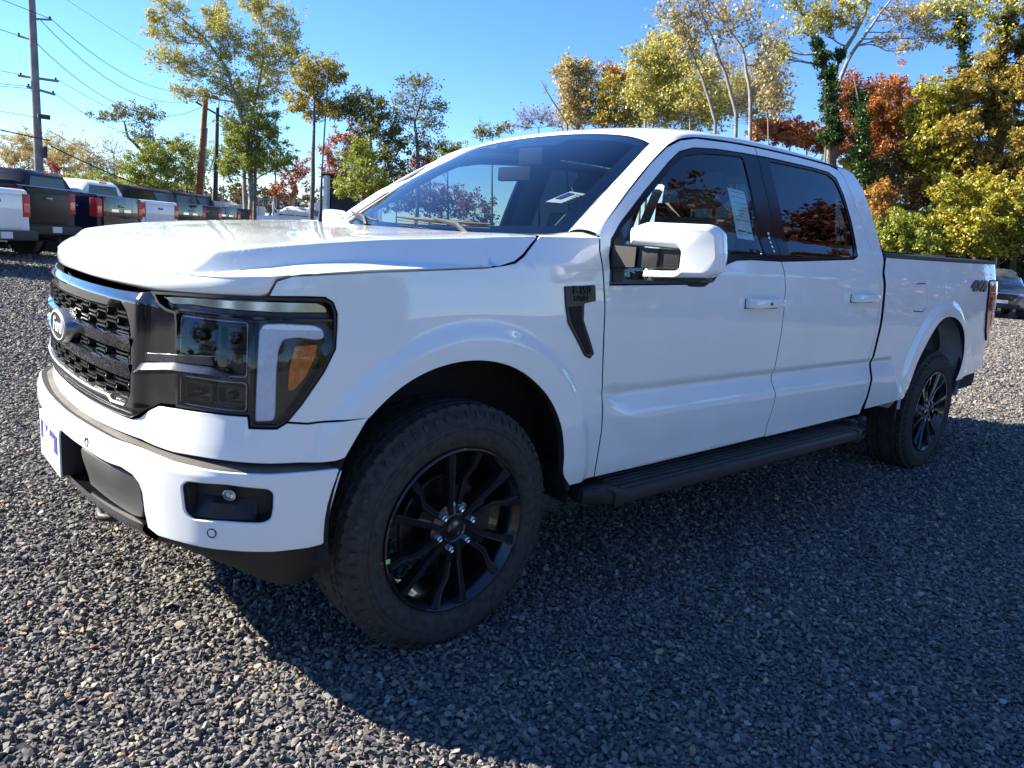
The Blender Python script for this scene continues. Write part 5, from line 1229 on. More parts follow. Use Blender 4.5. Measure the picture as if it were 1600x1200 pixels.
for u0, u1, v, h in ((.1, .9, .06, .012), (.1, .9, .16, .010), (.2, .9, .26, .008), (.3, .7, .30, .008), (.15, .9, .36, .006), (.35, .75, .42, .012), (.3, .7, .48, .012), (.3, .6, .53, .012), (.1, .9, .62, .008), (.12, .55, .83, .028), (.65, .95, .85, .02), (.12, .4, .90, .01)): sheet_line(u0, u1, v, h)
for i in range(5):
    z = 1.452 - i * .019; panel([(1.742 + i * .0005, z), (1.758 + i * .0005, z), (1.758, z - .012), (1.742, z - .012)], off=.0, gap=0, depth=.001, step=.1, zl=[]).build('keypad_digit', 'drl_white', dr1[0])
# oval mark at the top of the windshield
ov = []
for r_ in (.055, .045):
    ov.append([ws_point(.94 + .018 * (r_ / .055) * math.sin(a), 1.30 + r_ * 1.1 * math.cos(a), -.0008) for a in [2 * math.pi * q / 28 for q in range(28)]])
MB().grid(ov, closed_v=True).build('glass_oval', 'wheel_machined', wsh)
# ------------------------------------------------------------------ wipers, antenna, bed
def wiper(y0, y1, yp, n):
    b = MB(); pts = [ws_point(t, y, -.022) for y, t in zip(np.linspace(y0, y1, 8), np.linspace(.015, .055, 8))]; b.tube(pts, [.004, .006, .007, .009, .009, .007, .006, .004], 6)
    pts2 = [ws_point(t, y, -.010) for y, t in zip(np.linspace(y0, y1, 8), np.linspace(.012, .052, 8))]; b.tube(pts2, .003, 4)
    m = ws_point(.035, (y0 + y1) / 2, -.030); p = np.array([m[0] - .09, yp, m[2] - .055]); b.tube([p, p + (m - p) * .3 + np.array([0, 0, .02]), m], [.012, .010, .006], 6); b.tube([p + [0, 0, -.04], p + [0, 0, .01]], .018, 8)
    b.build('wiper', 'black_plastic', TR, smooth=50)
wiper(.50, 1.08, .45, 1); wiper(1.20, 1.76, 1.25, 2)
an = MB().tube([(.385, 1.80, 1.35), (.388, 1.80, 1.40), (.389, 1.80, 1.58)], [.011, .009, .005], 8); an.tube([(.389, 1.80, 1.58), (.405, 1.79, 2.07)], [.0042, .003], 6)
an.build('antenna', 'black_plastic', TR, smooth=60)
bd = MB(); bd.box((2.99, .20, .78), (5.05, 1.83, .82)); bd.box((2.97, .20, .70), (3.0, 1.83, 1.37)); bd.grid([[(x, .19, z) for z in (.8, 1.37)] for x in (2.98, 5.08)]); bd.grid([[(x, 1.84, z) for z in (.8, 1.37)] for x in (2.98, 5.08)])
bdo = bd.build('bed_floor', 'bed_black', TR)
rl = MB(); rows = []
for x in np.linspace(2.955, 5.12, 30):
    zt = float(np.interp(x, [2.968, 3.6, 4.5, 5.12], [1.392, 1.400, 1.413, 1.424])); a = shell(x, zt, -.002); rows.append([(a[0], a[1] + .003, zt - .006), (a[0], a[1], zt + .004), (a[0], a[1] + .006, zt + .020), (a[0], a[1] + .05, zt + .026), (a[0], a[1] + .10, zt + .016), (a[0], a[1] + .11, zt - .05)])
rl.grid(rows, flip=True); rl.build('bed_rail_cap', 'black_plastic', TR, smooth=50); rl.mirror().build('bed_rail_cap', 'black_plastic', TR, smooth=50)
# soft folded cover
cv = MB(); rows = []
for x in np.linspace(3.0, 5.10, 40):
    zt = float(np.interp(x, [2.968, 3.6, 4.5, 5.12], [1.392, 1.400, 1.413, 1.424])) + .034 - .004 * (int((x - 3) / .55) % 2); rows.append([(x, y, zt + .006 * (1 - ((y - W2) / .85) ** 2)) for y in np.linspace(.16, 1.87, 8)])
cv.grid(rows, flip=False); cv.build('bed_cover', 'bed_black', TR, smooth=40, fixn=True)
# tailgate and rear bumper
tg = panel([(S1 - .345, 1.41), (S1 - .345, .74), (S1 + .345 + 1.2, .74), (S1 + .345 + 1.2, 1.41)], gap=.001, step=.1, zl=[.8, .9, 1.0, 1.1, 1.2, 1.3]) if False else None
q = MB().box((5.165, .20, .72), (5.205, 1.83, 1.415)); q.build('tailgate', 'white_paint', TR, bevel=.006)
q = MB().box((5.14, .26, .54), (5.32, 1.77, .70)); q.build('rear_bumper', 'black_plastic', TR, bevel=.02)
q = MB(); q.grid([[shell(s, z, -.02) for z in (.60, .55, .50)] for s in np.linspace(4.42, 5.0, 8)]); q.build('bumper_end', 'liner', TR); q.mirror().build('bumper_end', 'liner', TR)
# cab to bed gap filler
q = MB().box((2.90, .10, .55), (2.99, .16, 1.35)); q.build('gap_seal', 'liner', TR); q.mirror().build('gap_seal', 'liner', TR)
# ------------------------------------------------------------------ gravel lot
NPR = np.random.default_rng(11)
def ground_material():
    m = bpy.data.materials.new('gravel_bed'); m.use_nodes = True; nt = m.node_tree; p = nt.nodes['Principled BSDF']; p.inputs['Roughness'].default_value = .95
    tc = nt.nodes.new('ShaderNodeTexCoord')
    v = nt.nodes.new('ShaderNodeTexVoronoi'); v.inputs['Scale'].default_value = 36; nt.links.new(tc.outputs['Object'], v.inputs['Vector'])
    cr = nt.nodes.new('ShaderNodeValToRGB'); e = cr.color_ramp.elements
    e[0].position = 0; e[0].color = (.08, .08, .085, 1); e[1].position = 1; e[1].color = (.34, .33, .30, 1)
    for pos, c in ((.3, (.16, .16, .165)), (.6, (.21, .205, .20)), (.85, (.26, .25, .235))): q = cr.color_ramp.elements.new(pos); q.color = (*c, 1)
    sx = nt.nodes.new('ShaderNodeSeparateColor'); nt.links.new(v.outputs['Color'], sx.inputs[0]); nt.links.new(sx.outputs[0], cr.inputs[0])
    n = nt.nodes.new('ShaderNodeTexNoise'); n.inputs['Scale'].default_value = .35; n.inputs['Detail'].default_value = 4; nt.links.new(tc.outputs['Object'], n.inputs['Vector'])
    mr = nt.nodes.new('ShaderNodeMapRange'); mr.inputs[3].default_value = .36; mr.inputs[4].default_value = .72; nt.links.new(n.outputs[0], mr.inputs[0])
    sc = nt.nodes.new('ShaderNodeVectorMath'); sc.operation = 'SCALE'; nt.links.new(cr.outputs[0], sc.inputs[0]); nt.links.new(mr.outputs[0], sc.inputs['Scale'])
    nt.links.new(sc.outputs[0], p.inputs['Base Color'])
    b = nt.nodes.new('ShaderNodeBump'); b.inputs['Strength'].default_value = 1; b.inputs['Distance'].default_value = .018; b.invert = True
    nt.links.new(v.outputs['Distance'], b.inputs['Height']); nt.links.new(b.outputs[0], p.inputs['Normal']); MATS['gravel_bed'] = m
ground_material()
def ground_z(x, y): return .014 * min(max(y - 10, 0), 60)     # the lot climbs gently away beyond ten metres
g = MB().grid([[(x, y, ground_z(x, y)) for y in (-200, -20, 10, 30, 70, 700)] for x in (-150, 0, 700)])
tag(g.build('ground', 'gravel_bed'), kind='structure')
def stone_material():
    m = bpy.data.materials.new('crushed_stone'); m.use_nodes = True; nt = m.node_tree; p = nt.nodes['Principled BSDF']
    p.inputs['Roughness'].default_value = .78; p.inputs['Specular IOR Level'].default_value = .45
    oi = nt.nodes.new('ShaderNodeObjectInfo'); cr = nt.nodes.new('ShaderNodeValToRGB'); cr.color_ramp.interpolation = 'LINEAR'
    el = cr.color_ramp.elements; el[0].position = 0; el[0].color = (0.050, 0.051, 0.057, 1); el[1].position = 1; el[1].color = (0.416, 0.328, 0.213, 1)
    for pos, c in ((.22, (0.092, 0.092, 0.096)), (.5, (0.132, 0.129, 0.126)), (.75, (0.172, 0.162, 0.146)), (.90, (0.228, 0.212, 0.184)), (.95, (0.288, 0.277, 0.258)), (.965, (0.352, 0.328, 0.289)), (.98, (0.304, 0.187, 0.114))):
        q = el.new(pos); q.color = (*c, 1)
    nt.links.new(oi.outputs['Random'], cr.inputs[0])
    tc = nt.nodes.new('ShaderNodeTexCoord'); n = nt.nodes.new('ShaderNodeTexNoise'); n.inputs['Scale'].default_value = 160; n.inputs['Detail'].default_value = 3
    nt.links.new(tc.outputs['Object'], n.inputs['Vector']); mr = nt.nodes.new('ShaderNodeMapRange'); mr.inputs[3].default_value = .7; mr.inputs[4].default_value = 1.3; nt.links.new(n.outputs[0], mr.inputs[0])
    sc = nt.nodes.new('ShaderNodeVectorMath'); sc.operation = 'SCALE'; nt.links.new(cr.outputs[0], sc.inputs[0]); nt.links.new(mr.outputs[0], sc.inputs['Scale'])
    wm = nt.nodes.new('ShaderNodeVectorMath'); wm.operation = 'MULTIPLY'; wm.inputs[1].default_value = (1.05, 1.02, .97); nt.links.new(sc.outputs[0], wm.inputs[0]); nt.links.new(wm.outputs[0], p.inputs['Base Color'])
    MATS['crushed_stone'] = m
stone_material()
stones = bpy.data.collections.new('stone_shapes')
for i in range(14):
    bm = bmesh.new(); k = 15 if i % 2 else 11
    q = NPR.normal(size=(k, 3)); q /= np.linalg.norm(q, axis=1)[:, None]; q *= NPR.uniform(.75, 1.0, (k, 1))
    q *= np.array([1.0, NPR.uniform(.55, .85), NPR.uniform(.38, .62)])
    for a in q: bm.verts.new(a * .5)
    r_ = bmesh.ops.convex_hull(bm, input=bm.verts); bmesh.ops.delete(bm, geom=[v for v in bm.verts if not v.link_faces], context='VERTS')
    bmesh.ops.recalc_face_normals(bm, faces=bm.faces); me = bpy.data.meshes.new('stone'); bm.to_mesh(me); bm.free(); me.materials.append(MATS['crushed_stone'])
    o = bpy.data.objects.new('stone', me); stones.objects.link(o)
def scatter_points():
    fwd2 = np.array([math.cos(R(48.03)), math.sin(R(48.03))]); rt2 = np.array([fwd2[1], -fwd2[0]]); c = np.array(CAMP[:2]); out = []
    # bands of distance: (near, far, spacing, stone length)
    for d0, d1, sp, size in ((.0, 3.2, .0126, .0236), (3.2, 5.5, .0150, .0255), (5.5, 9.0, .0225, .033), (9.0, 14.0, .034, .044), (14.0, 24.0, .060, .067)):
        nx = int((d1 - d0) / sp) + 1; w = d1 * .95 + 1.3; ny = int(2 * w / sp) + 1
        A, B = np.meshgrid(np.linspace(d0, d1, nx), np.linspace(-w, w, ny)); A = A.ravel() + NPR.uniform(-.6, .6, A.size) * sp; B = B.ravel() + NPR.uniform(-.6, .6, B.size) * sp
        k = (np.abs(B) < .92 * A + 1.2) & (A > .3); A, B = A[k], B[k]
        P_ = c + A[:, None] * fwd2 + B[:, None] * rt2
        # nothing under the middle of the truck, where no ray reaches
        k = ~((P_[:, 0] > .3) & (P_[:, 0] < 4.9) & (P_[:, 1] > .75) & (P_[:, 1] < 1.9)); P_ = P_[k]
        out.append((P_, np.full(len(P_), size)))
    P_ = np.vstack([o[0] for o in out]); s = np.concatenate([o[1] for o in out]); return P_, s
P_, S_ = scatter_points(); n = len(P_); print('stones', n)
big = NPR.lognormal(0, .28, n); S_ = S_ * np.clip(big, .55, 1.9)
me = bpy.data.meshes.new('gravel'); me.vertices.add(n)
co = np.column_stack([P_, .014 * np.clip(P_[:, 1] - 10, 0, 60) + NPR.uniform(-.002, .011, n) + .012 * (S_ / .03 - 1).clip(0, 1)]); me.vertices.foreach_set('co', co.ravel())
rot = np.column_stack([NPR.normal(0, .46, n), NPR.normal(0, .46, n), NPR.uniform(0, 6.283, n)])
a = me.attributes.new('rot', 'FLOAT_VECTOR', 'POINT'); a.data.foreach_set('vector', rot.ravel())
a = me.attributes.new('scl', 'FLOAT', 'POINT'); a.data.foreach_set('value', S_.astype(np.float32))
a = me.attributes.new('idx', 'INT', 'POINT'); a.data.foreach_set('value', NPR.integers(0, 14, n).astype(np.int32))
gv = bpy.data.objects.new('gravel', me); COL.objects.link(gv); tag(gv, 'dark grey crushed stone covering the whole lot', kind='stuff')
ng = bpy.data.node_groups.new('scatter_stones', 'GeometryNodeTree'); ng.interface.new_socket('Geometry', in_out='INPUT', socket_type='NodeSocketGeometry'); ng.interface.new_socket('Geometry', in_out='OUTPUT', socket_type='NodeSocketGeometry')
N_ = ng.nodes; gi = N_.new('NodeGroupInput'); go = N_.new('NodeGroupOutput'); ip = N_.new('GeometryNodeInstanceOnPoints'); ci = N_.new('GeometryNodeCollectionInfo')
ci.inputs[0].default_value = stones; ci.inputs[1].default_value = True; ci.inputs[2].default_value = True; ip.inputs['Pick Instance'].default_value = True
def named(nm, ty): q = N_.new('GeometryNodeInputNamedAttribute'); q.data_type = ty; q.inputs[0].default_value = nm; return q.outputs[0]
L_ = ng.links; L_.new(gi.outputs[0], ip.inputs['Points']); L_.new(ci.outputs[0], ip.inputs['Instance']); L_.new(named('idx', 'INT'), ip.inputs['Instance Index'])
L_.new(named('rot', 'FLOAT_VECTOR'), ip.inputs['Rotation']); L_.new(named('scl', 'FLOAT'), ip.inputs['Scale']); L_.new(ip.outputs[0], go.inputs[0])
gv.modifiers.new('scatter', 'NODES').node_group = ng
# fallen leaves
mat('fallen_leaf', (.30, .10, .03), rough=.7, noise=(3, .5)); mat('fallen_leaf_tan', (.35, .24, .11), rough=.7, noise=(3, .4))
b1, b2 = MB(), MB()
fwd2 = np.array([math.cos(R(48.03)), math.sin(R(48.03))]); rt2 = np.array([fwd2[1], -fwd2[0]])
for i in range(90):
    d = NPR.uniform(1.6, 12); l = NPR.uniform(-.75, .75) * d; p = np.array(CAMP[:2]) + fwd2 * d + rt2 * l; s = NPR.uniform(.007, .015); a = NPR.uniform(0, 6.28)
    if .1 < p[0] < 4.5 and .1 < p[1] < 1.9: continue
    Mx = Matrix.Translation((p[0], p[1], .024)) @ Matrix.Rotation(a, 4, 'Z') @ Matrix.Rotation(NPR.normal(0, .4), 4, 'X')
    V = [Mx @ Vector(q) for q in ((-s, 0, 0), (-s * .3, -s * .55, s * .25), (s * .6, -s * .4, s * .2), (s * 1.1, 0, .0), (s * .5, s * .45, s * .25), (-s * .4, s * .5, s * .2))]
    (b1 if i % 3 == 0 else b2).add(V, [(0, 1, 2, 3), (0, 3, 4, 5)])
tag(b1.build('red_leaves', 'fallen_leaf'), 'small red leaves fallen on the gravel', kind='stuff'); tag(b2.build('tan_leaves', 'fallen_leaf_tan'), 'small tan leaves fallen on the gravel', kind='stuff')
TREES = [
    ('tree', 'tan', [(9.07, 73.83, 0.0), (9.2, 74.63, 4.83)], [(9.03, 73.8, 5.55, 1.29, 1.61), (9.59, 73.37, 4.33, 1.35, 1.35)], 0.12, 0.11, 0.78, 1.0, 'tan bare-topped tree furthest left behind the parked trucks'),
    ('tree', 'tan', [(9.62, 70.59, 0.0), (9.83, 71.45, 5.32)], [(10.09, 72.29, 6.29, 1.25, 1.15), (10.79, 70.81, 5.17, 1.46, 1.35)], 0.12, 0.11, 0.78, 1.0, 'tan tree just left of the tall grey utility pole'),
    ('tree', 'tan', [(11.13, 66.5, 0.0), (11.47, 67.13, 4.9)], [(11.25, 66.24, 5.89, 1.51, 1.21), (11.88, 66.55, 4.83, 1.31, 1.21)], 0.12, 0.11, 0.78, 1.0, 'tan tree just right of the tall grey utility pole'),
    ('tree', 'red', [(9.92, 63.48, 0.0), (10.09, 63.95, 3.71)], [(10.11, 63.99, 4.08, 0.72, 0.62), (10.18, 63.17, 3.25, 0.76, 0.57)], 0.064, 0.11, 1.2, 1.0, 'small red tree low behind the grey utility pole'),
    ('tree', 'red', [(7.6, 69.67, 0.0), (7.73, 70.01, 3.06)], [(7.72, 70.43, 3.45, 0.6, 0.7)], 0.064, 0.11, 1, 1.0, 'small red tree at the left edge of the photo'),
    ('tree', 'tan', [(12.22, 62.77, 0.0), (12.56, 63.41, 4.92)], [(12.24, 62.65, 5.32, 1.36, 1.07), (12.75, 62.8, 4.37, 1.22, 0.97)], 0.12, 0.11, 0.45499999999999996, 2, 'thin brown tree with bare twigs right of the utility pole'),
    ('tree', 'tan', [(13.94, 62.6, 0.0), (14.18, 63.5, 5.61)], [(14.14, 63.68, 5.99, 1.09, 1.09), (14.52, 62.78, 4.77, 1.29, 1.19), (13.83, 63.68, 4.37, 0.99, 0.89)], 0.12, 0.11, 0.156, 2.5, 'thin grey leafless tree behind the dark trucks'),
    ('shrub', 'yellowgreen', [(11.41, 55.28, 0.0), (11.53, 55.59, 2.9)], [(11.71, 56.39, 3.13, 1.74, 0.61), (10.46, 57.88, 2.97, 1.3, 0.56)], 0.048, 0.11, 1, 1.0, 'low yellow green hedge behind the white cab'),
    ('tree', 'olive', [(12.7, 47.28, 0.0), (12.52, 48.06, 3.73), (12.21, 48.68, 5.02), (11.62, 49.4, 5.72), (11.51, 49.74, 6.66)], [(11.79, 49.24, 7.42, 0.94, 0.47), (11.19, 50.42, 7.11, 0.86, 0.35), (10.6, 50.96, 6.9, 0.78, 0.31), (12.35, 48.69, 6.91, 0.78, 0.55), (11.95, 48.2, 5.9, 0.86, 0.62), (13.05, 49.2, 7.43, 0.62, 0.39), (12.65, 47.94, 5.06, 0.78, 1.02)], 0.176, 0.11, 0.55, 1.0, 'leaning tree with a wispy flat top and vines, left of the brown pole'),
    ('tree', 'yellowgreen', [(12.46, 44.75, 0.0), (12.44, 45.29, 3.31)], [(12.16, 45.58, 4.72, 0.82, 0.9), (12.71, 45.98, 3.71, 0.97, 1.12), (11.37, 46.56, 3.86, 0.9, 0.9), (11.72, 45.75, 2.88, 1.12, 0.67)], 0.096, 0.11, 1.3, 1.0, 'vine-covered yellow green tree under the leaning tree'),
    ('tree', 'yellowgreen', [(14.32, 47.19, 0.0), (14.54, 47.78, 4.34)], [(14.78, 48.15, 5.15, 0.64, 0.8), (14.16, 47.1, 3.9, 0.88, 0.96), (14.96, 47.56, 3.41, 0.88, 0.8), (14.09, 48.37, 5.64, 0.56, 0.4)], 0.12, 0.11, 0.9, 1.0, 'yellow green bushy tree left of the brown pole'),
    ('tree', 'yellow', [(14.88, 38.46, 0.0), (15.04, 39.07, 4.2), (15.02, 39.48, 5.72), (14.79, 40.17, 7.55), (14.36, 41.07, 9.53), (13.73, 41.96, 10.75), (12.84, 43.02, 11.74)], [(12.09, 43.02, 12.27, 0.9, 0.56), (13.28, 42.84, 11.17, 1.04, 0.76), (12.22, 44.29, 10.98, 0.97, 0.56), (11.91, 42.54, 9.47, 1.11, 0.69), (13.13, 42.42, 9.18, 1.18, 0.69), (14.18, 41.04, 10.3, 0.9, 1.25), (14.08, 42.17, 11.9, 0.42, 0.62), (14.5, 41.92, 12.35, 0.49, 0.69), (14.52, 40.75, 10.82, 0.83, 1.18), (13.15, 42.51, 7.96, 1.04, 0.49), (14.38, 41.11, 8.55, 0.9, 0.76), (15.21, 40.08, 7.62, 0.69, 0.9), (14.9, 40.45, 6.42, 0.97, 0.83), (11.79, 43.89, 11.79, 0.56, 0.35)], 0.176, 0.11, 0.8, 1.2, 'very tall golden cottonwood with a spreading crown, left half, left of the antenna'),
    ('tree', 'yellow', [(14.95, 39.77, 0.0), (15.31, 40.39, 4.95), (15.89, 40.61, 7.77), (16.44, 40.76, 10.25), (16.46, 41.19, 11.98)], [(16.87, 41.57, 12.8, 0.93, 0.85), (17.69, 40.87, 12.05, 0.93, 1.14), (15.91, 40.53, 10.61, 0.93, 1.14), (17.2, 40.96, 10.09, 1.21, 1.14), (16.24, 40.25, 8.65, 1.14, 1.0), (17.58, 39.73, 10.36, 0.64, 0.78), (16.04, 41.35, 13.06, 0.64, 0.5), (15.52, 41.31, 8.11, 0.64, 0.71)], 0.144, 0.11, 0.8, 1.2, 'tall golden cottonwood stem leaning right, behind the spreading one'),
    ('tree', 'yellowgreen', [(14.81, 37.84, 0.0), (15.04, 38.47, 4.52), (15.26, 38.71, 6.21)], [(14.79, 38.58, 6.13, 1.17, 0.82), (15.78, 38.83, 5.46, 0.96, 0.89), (14.26, 38.96, 5.26, 0.82, 0.69), (15.9, 38.29, 6.44, 0.69, 0.69), (14.71, 38.52, 4.48, 1.03, 0.62), (14.07, 39.35, 4.03, 0.55, 0.62), (15.97, 37.19, 4.6, 0.69, 0.48)], 0.128, 0.11, 1.2, 1.0, 'green leafy lower tree around the cottonwood trunks'),
    ('tree', 'darkgold', [(15.45, 32.47, 0.0), (15.72, 33.04, 4.45), (15.9, 33.36, 6.29), (16.01, 33.58, 7.51)], [(15.6, 33.76, 8.63, 0.69, 0.56), (16.45, 33.96, 8.52, 0.94, 0.81), (15.79, 34.31, 7.84, 0.81, 0.69), (16.47, 33.29, 7.57, 0.75, 0.81), (16.26, 34.2, 7.01, 1.06, 0.62), (16.52, 33.12, 8.89, 0.56, 0.38), (15.43, 34.45, 7.19, 0.56, 0.44), (16.61, 32.53, 6.94, 0.5, 0.44), (17.09, 33.21, 8.57, 0.31, 0.25)], 0.136, 0.11, 0.95, 1.0, 'dark gold tree with a rounded crown behind the antenna'),
    ('tree', 'red', [(20.84, 38.58, 0.0), (21.19, 39.21, 4.93)], [(21.41, 39.73, 6.64, 0.99, 0.92), (20.81, 39.97, 5.65, 0.99, 0.99), (21.92, 39.62, 5.41, 0.92, 0.84), (20.71, 40.11, 4.53, 0.92, 0.76)], 0.112, 0.11, 0.85, 1.0, 'deep red maple behind the antenna'),
    ('tree', 'red', [(19.38, 42.64, 0.0), (19.58, 43.17, 4.06)], [(19.58, 43.81, 3.99, 1.04, 0.64), (19.66, 42.66, 4.75, 0.64, 0.72), (18.93, 43.28, 3.22, 0.88, 0.48)], 0.064, 0.11, 0.9, 1.0, 'rusty red small maple left of the antenna, low'),
    ('tree', 'olive', [(17.57, 30.56, 0.0), (17.86, 31.18, 4.66), (17.92, 31.6, 6.49)], [(17.37, 31.62, 7.29, 0.75, 0.56), (17.9, 31.13, 7.04, 0.94, 0.62), (18.17, 30.62, 6.17, 1.06, 0.69), (17.97, 32.11, 6.38, 0.75, 0.69), (17.77, 30.47, 5.16, 1.12, 0.62), (17.15, 32.27, 7.15, 0.44, 0.5), (18.82, 30.44, 5.21, 0.69, 0.81), (18.83, 30.85, 4.4, 0.81, 0.69), (17.64, 32.08, 5.42, 0.5, 0.44)], 0.16, 0.11, 0.95, 1.0, 'big olive green tree in the middle left behind the bonnet'),
    ('shrub', 'yellowgreen', [(15.82, 28.03, 0.0), (15.91, 28.44, 3.23)], [(15.82, 29.07, 4.01, 0.74, 0.74), (15.95, 27.87, 3.51, 0.97, 0.74), (15.5, 28.84, 3.05, 0.69, 0.57), (16.76, 28.07, 3.04, 0.97, 0.57), (15.78, 28.47, 4.6, 0.46, 0.46)], 0.064, 0.11, 1.2, 1.0, 'bright green bush below the olive tree'),
    ('tree', 'olive', [(18.63, 28.24, 0.0), (19.01, 28.94, 5.32), (19.0, 29.26, 6.5), (19.36, 29.25, 7.72)], [(19.06, 29.95, 8.37, 0.67, 0.3), (19.43, 29.13, 8.3, 0.73, 0.3), (18.73, 29.92, 7.52, 0.79, 0.43), (19.65, 29.22, 7.48, 0.79, 0.49), (19.12, 29.62, 6.84, 1.03, 0.36), (19.73, 28.61, 6.43, 0.55, 0.36), (18.45, 29.85, 6.6, 0.61, 0.36), (18.95, 28.74, 5.74, 0.55, 0.55), (20.01, 28.56, 7.34, 0.3, 0.3)], 0.112, 0.11, 0.5, 1.4, 'slender open-crowned tree standing alone against the sky'),
    ('tree', 'red', [(23.28, 33.64, 0.0), (23.56, 34.39, 5.11)], [(23.21, 34.21, 5.76, 0.8, 0.66), (23.08, 34.77, 5.06, 0.8, 0.58), (22.66, 35.08, 4.49, 0.66, 0.51)], 0.08, 0.11, 0.8, 1.0, 'pinkish red small tree beside the slender one'),
    ('tree', 'yellowgreen', [(22.83, 31.31, 0.0), (23.12, 32.1, 5.34)], [(23.38, 32.51, 6.06, 0.76, 0.42), (23.48, 31.75, 5.77, 0.62, 0.28), (22.47, 31.78, 5.25, 0.83, 0.56)], 0.08, 0.11, 0.8, 1.0, 'low olive tree meeting the windshield line'),
    ('tree', 'olive', [(23.34, 28.11, 0.0), (23.71, 29.11, 6.44)], [(23.64, 29.32, 6.82, 0.73, 0.33), (24.08, 28.58, 6.94, 0.53, 0.26), (23.34, 29.72, 6.58, 0.46, 0.26)], 0.08, 0.11, 0.7, 1.0, 'olive tree top peeping over the front of the roof'),
    ('tree', 'mauve', [(23.72, 25.03, 0.0), (24.11, 26.1, 6.8)], [(23.67, 26.46, 7.29, 0.69, 0.38), (24.25, 25.96, 7.47, 0.75, 0.38), (25.09, 25.9, 7.24, 0.62, 0.38), (23.43, 26.61, 6.84, 0.5, 0.25)], 0.08, 0.11, 0.25, 2.6, 'mauve bare-twigged tree over the windshield header'),
    ('tree', 'tan', [(20.76, 19.47, 0.0), (21.09, 20.53, 6.51), (21.03, 20.91, 7.77)], [(20.8, 21.11, 8.24, 0.42, 0.52), (20.79, 20.79, 7.23, 0.57, 0.68), (21.44, 20.64, 8.19, 0.42, 0.52), (21.29, 20.03, 7.25, 0.57, 0.62), (21.08, 20.62, 6.52, 0.73, 0.47)], 0.096, 0.11, 1.9500000000000002, 1.625, 'tan tree with two pointed tops above the roof'),
    ('tree', 'bare', [(19.89, 18.89, 0.0), (20.0, 19.99, 5.94), (19.71, 20.44, 6.65), (19.45, 20.82, 7.23), (19.35, 21.01, 7.59)], [(19.55, 20.93, 7.26, 0.2, 0.25)], 0.056, 0.11, 0, 2, 'bare grey forked branch left of the tan tree'),
    ('tree', 'greengold', [(21.15, 17.75, 0.0), (21.5, 18.91, 6.95)], [(21.44, 19.14, 7.31, 0.6, 0.55), (21.95, 18.86, 6.9, 0.7, 0.55), (21.41, 19.51, 6.49, 0.65, 0.4), (22.27, 18.57, 6.44, 0.65, 0.4), (21.54, 19.1, 6.29, 0.76, 0.3)], 0.074, 0.11, 1.0, 1.0, 'green gold bushy tree above the roof front'),
    ('tree', 'orange', [(21.67, 18.65, 0.0), (22.14, 19.94, 7.88)], [(22.3, 20.14, 8.38, 0.31, 0.26), (22.62, 19.84, 8.16, 0.36, 0.26)], 0.064, 0.11, 1.1, 1.0, 'tree with a small orange top above the roof'),
    ('tree', 'yellow', [(20.41, 15.67, 0.0), (20.74, 16.82, 6.87), (20.67, 17.13, 7.77)], [(20.54, 17.07, 8.18, 0.52, 0.42), (21.24, 16.81, 8.62, 0.56, 0.61), (20.82, 16.7, 7.64, 0.75, 0.52), (21.27, 16.28, 7.79, 0.61, 0.56), (20.69, 17.05, 7.1, 0.7, 0.52), (21.11, 16.18, 6.88, 0.8, 0.52), (21.13, 16.53, 6.24, 0.84, 0.38)], 0.074, 0.11, 1.24, 1.75, 'yellow tree standing above the middle of the roof'),
    ('tree', 'yellow', [(20.75, 14.0, 0.0), (21.05, 14.93, 5.9), (21.11, 15.28, 7.44)], [(21.22, 15.46, 8.12, 0.59, 0.63), (21.12, 14.74, 7.38, 0.59, 0.63), (21.08, 15.01, 6.66, 0.72, 0.54), (21.54, 14.5, 6.48, 0.54, 0.45), (21.08, 15.86, 8.78, 0.45, 0.41)], 0.05, 0.11, 0.9, 2.0, 'thin yellow tree behind the slanting trunks'),
    ('tree', 'tan', [(18.0, 10.99, 0.0), (18.17, 11.87, 5.25), (18.05, 12.16, 5.98), (17.9, 12.49, 6.71), (17.69, 12.92, 7.61), (17.41, 13.4, 8.52), (17.28, 13.71, 9.24)], [(17.11, 13.23, 8.41, 0.46, 0.42), (17.37, 13.01, 7.91, 0.38, 0.42), (17.94, 12.93, 8.48, 0.42, 0.38), (17.67, 12.81, 7.42, 0.31, 0.31), (17.41, 13.67, 9.01, 0.38, 0.31)], 0.062, 0.11, 0.5850000000000001, 1.3, 'first slanting slim trunk with thin tan leaves above the roof'),
    ('tree', 'tan', [(18.0, 10.31, 0.0), (18.19, 11.2, 5.39), (18.06, 11.6, 6.46), (17.88, 11.99, 7.35), (17.63, 12.45, 8.23), (17.54, 12.71, 8.95)], [(17.75, 12.23, 8.4, 0.41, 0.37), (17.94, 11.83, 7.78, 0.34, 0.37), (17.82, 12.42, 7.84, 0.26, 0.26), (17.41, 12.6, 8.81, 0.34, 0.34)], 0.068, 0.11, 0.45499999999999996, 1.4, 'second slanting slim trunk, steeper, above the roof'),
    ('tree', 'tan', [(17.8, 9.81, 0.0), (18.02, 10.6, 5.15), (18.07, 10.84, 6.21), (18.0, 11.15, 7.18), (17.53, 11.82, 8.11), (17.24, 12.26, 8.79)], [(17.7, 11.27, 7.89, 0.44, 0.36), (18.19, 10.89, 7.44, 0.33, 0.33), (18.18, 11.1, 8.15, 0.4, 0.4), (17.56, 11.65, 8.26, 0.29, 0.26), (18.4, 10.73, 6.87, 0.22, 0.33)], 0.068, 0.11, 0.39, 1.6, 'third slim trunk bending left, above the roof'),
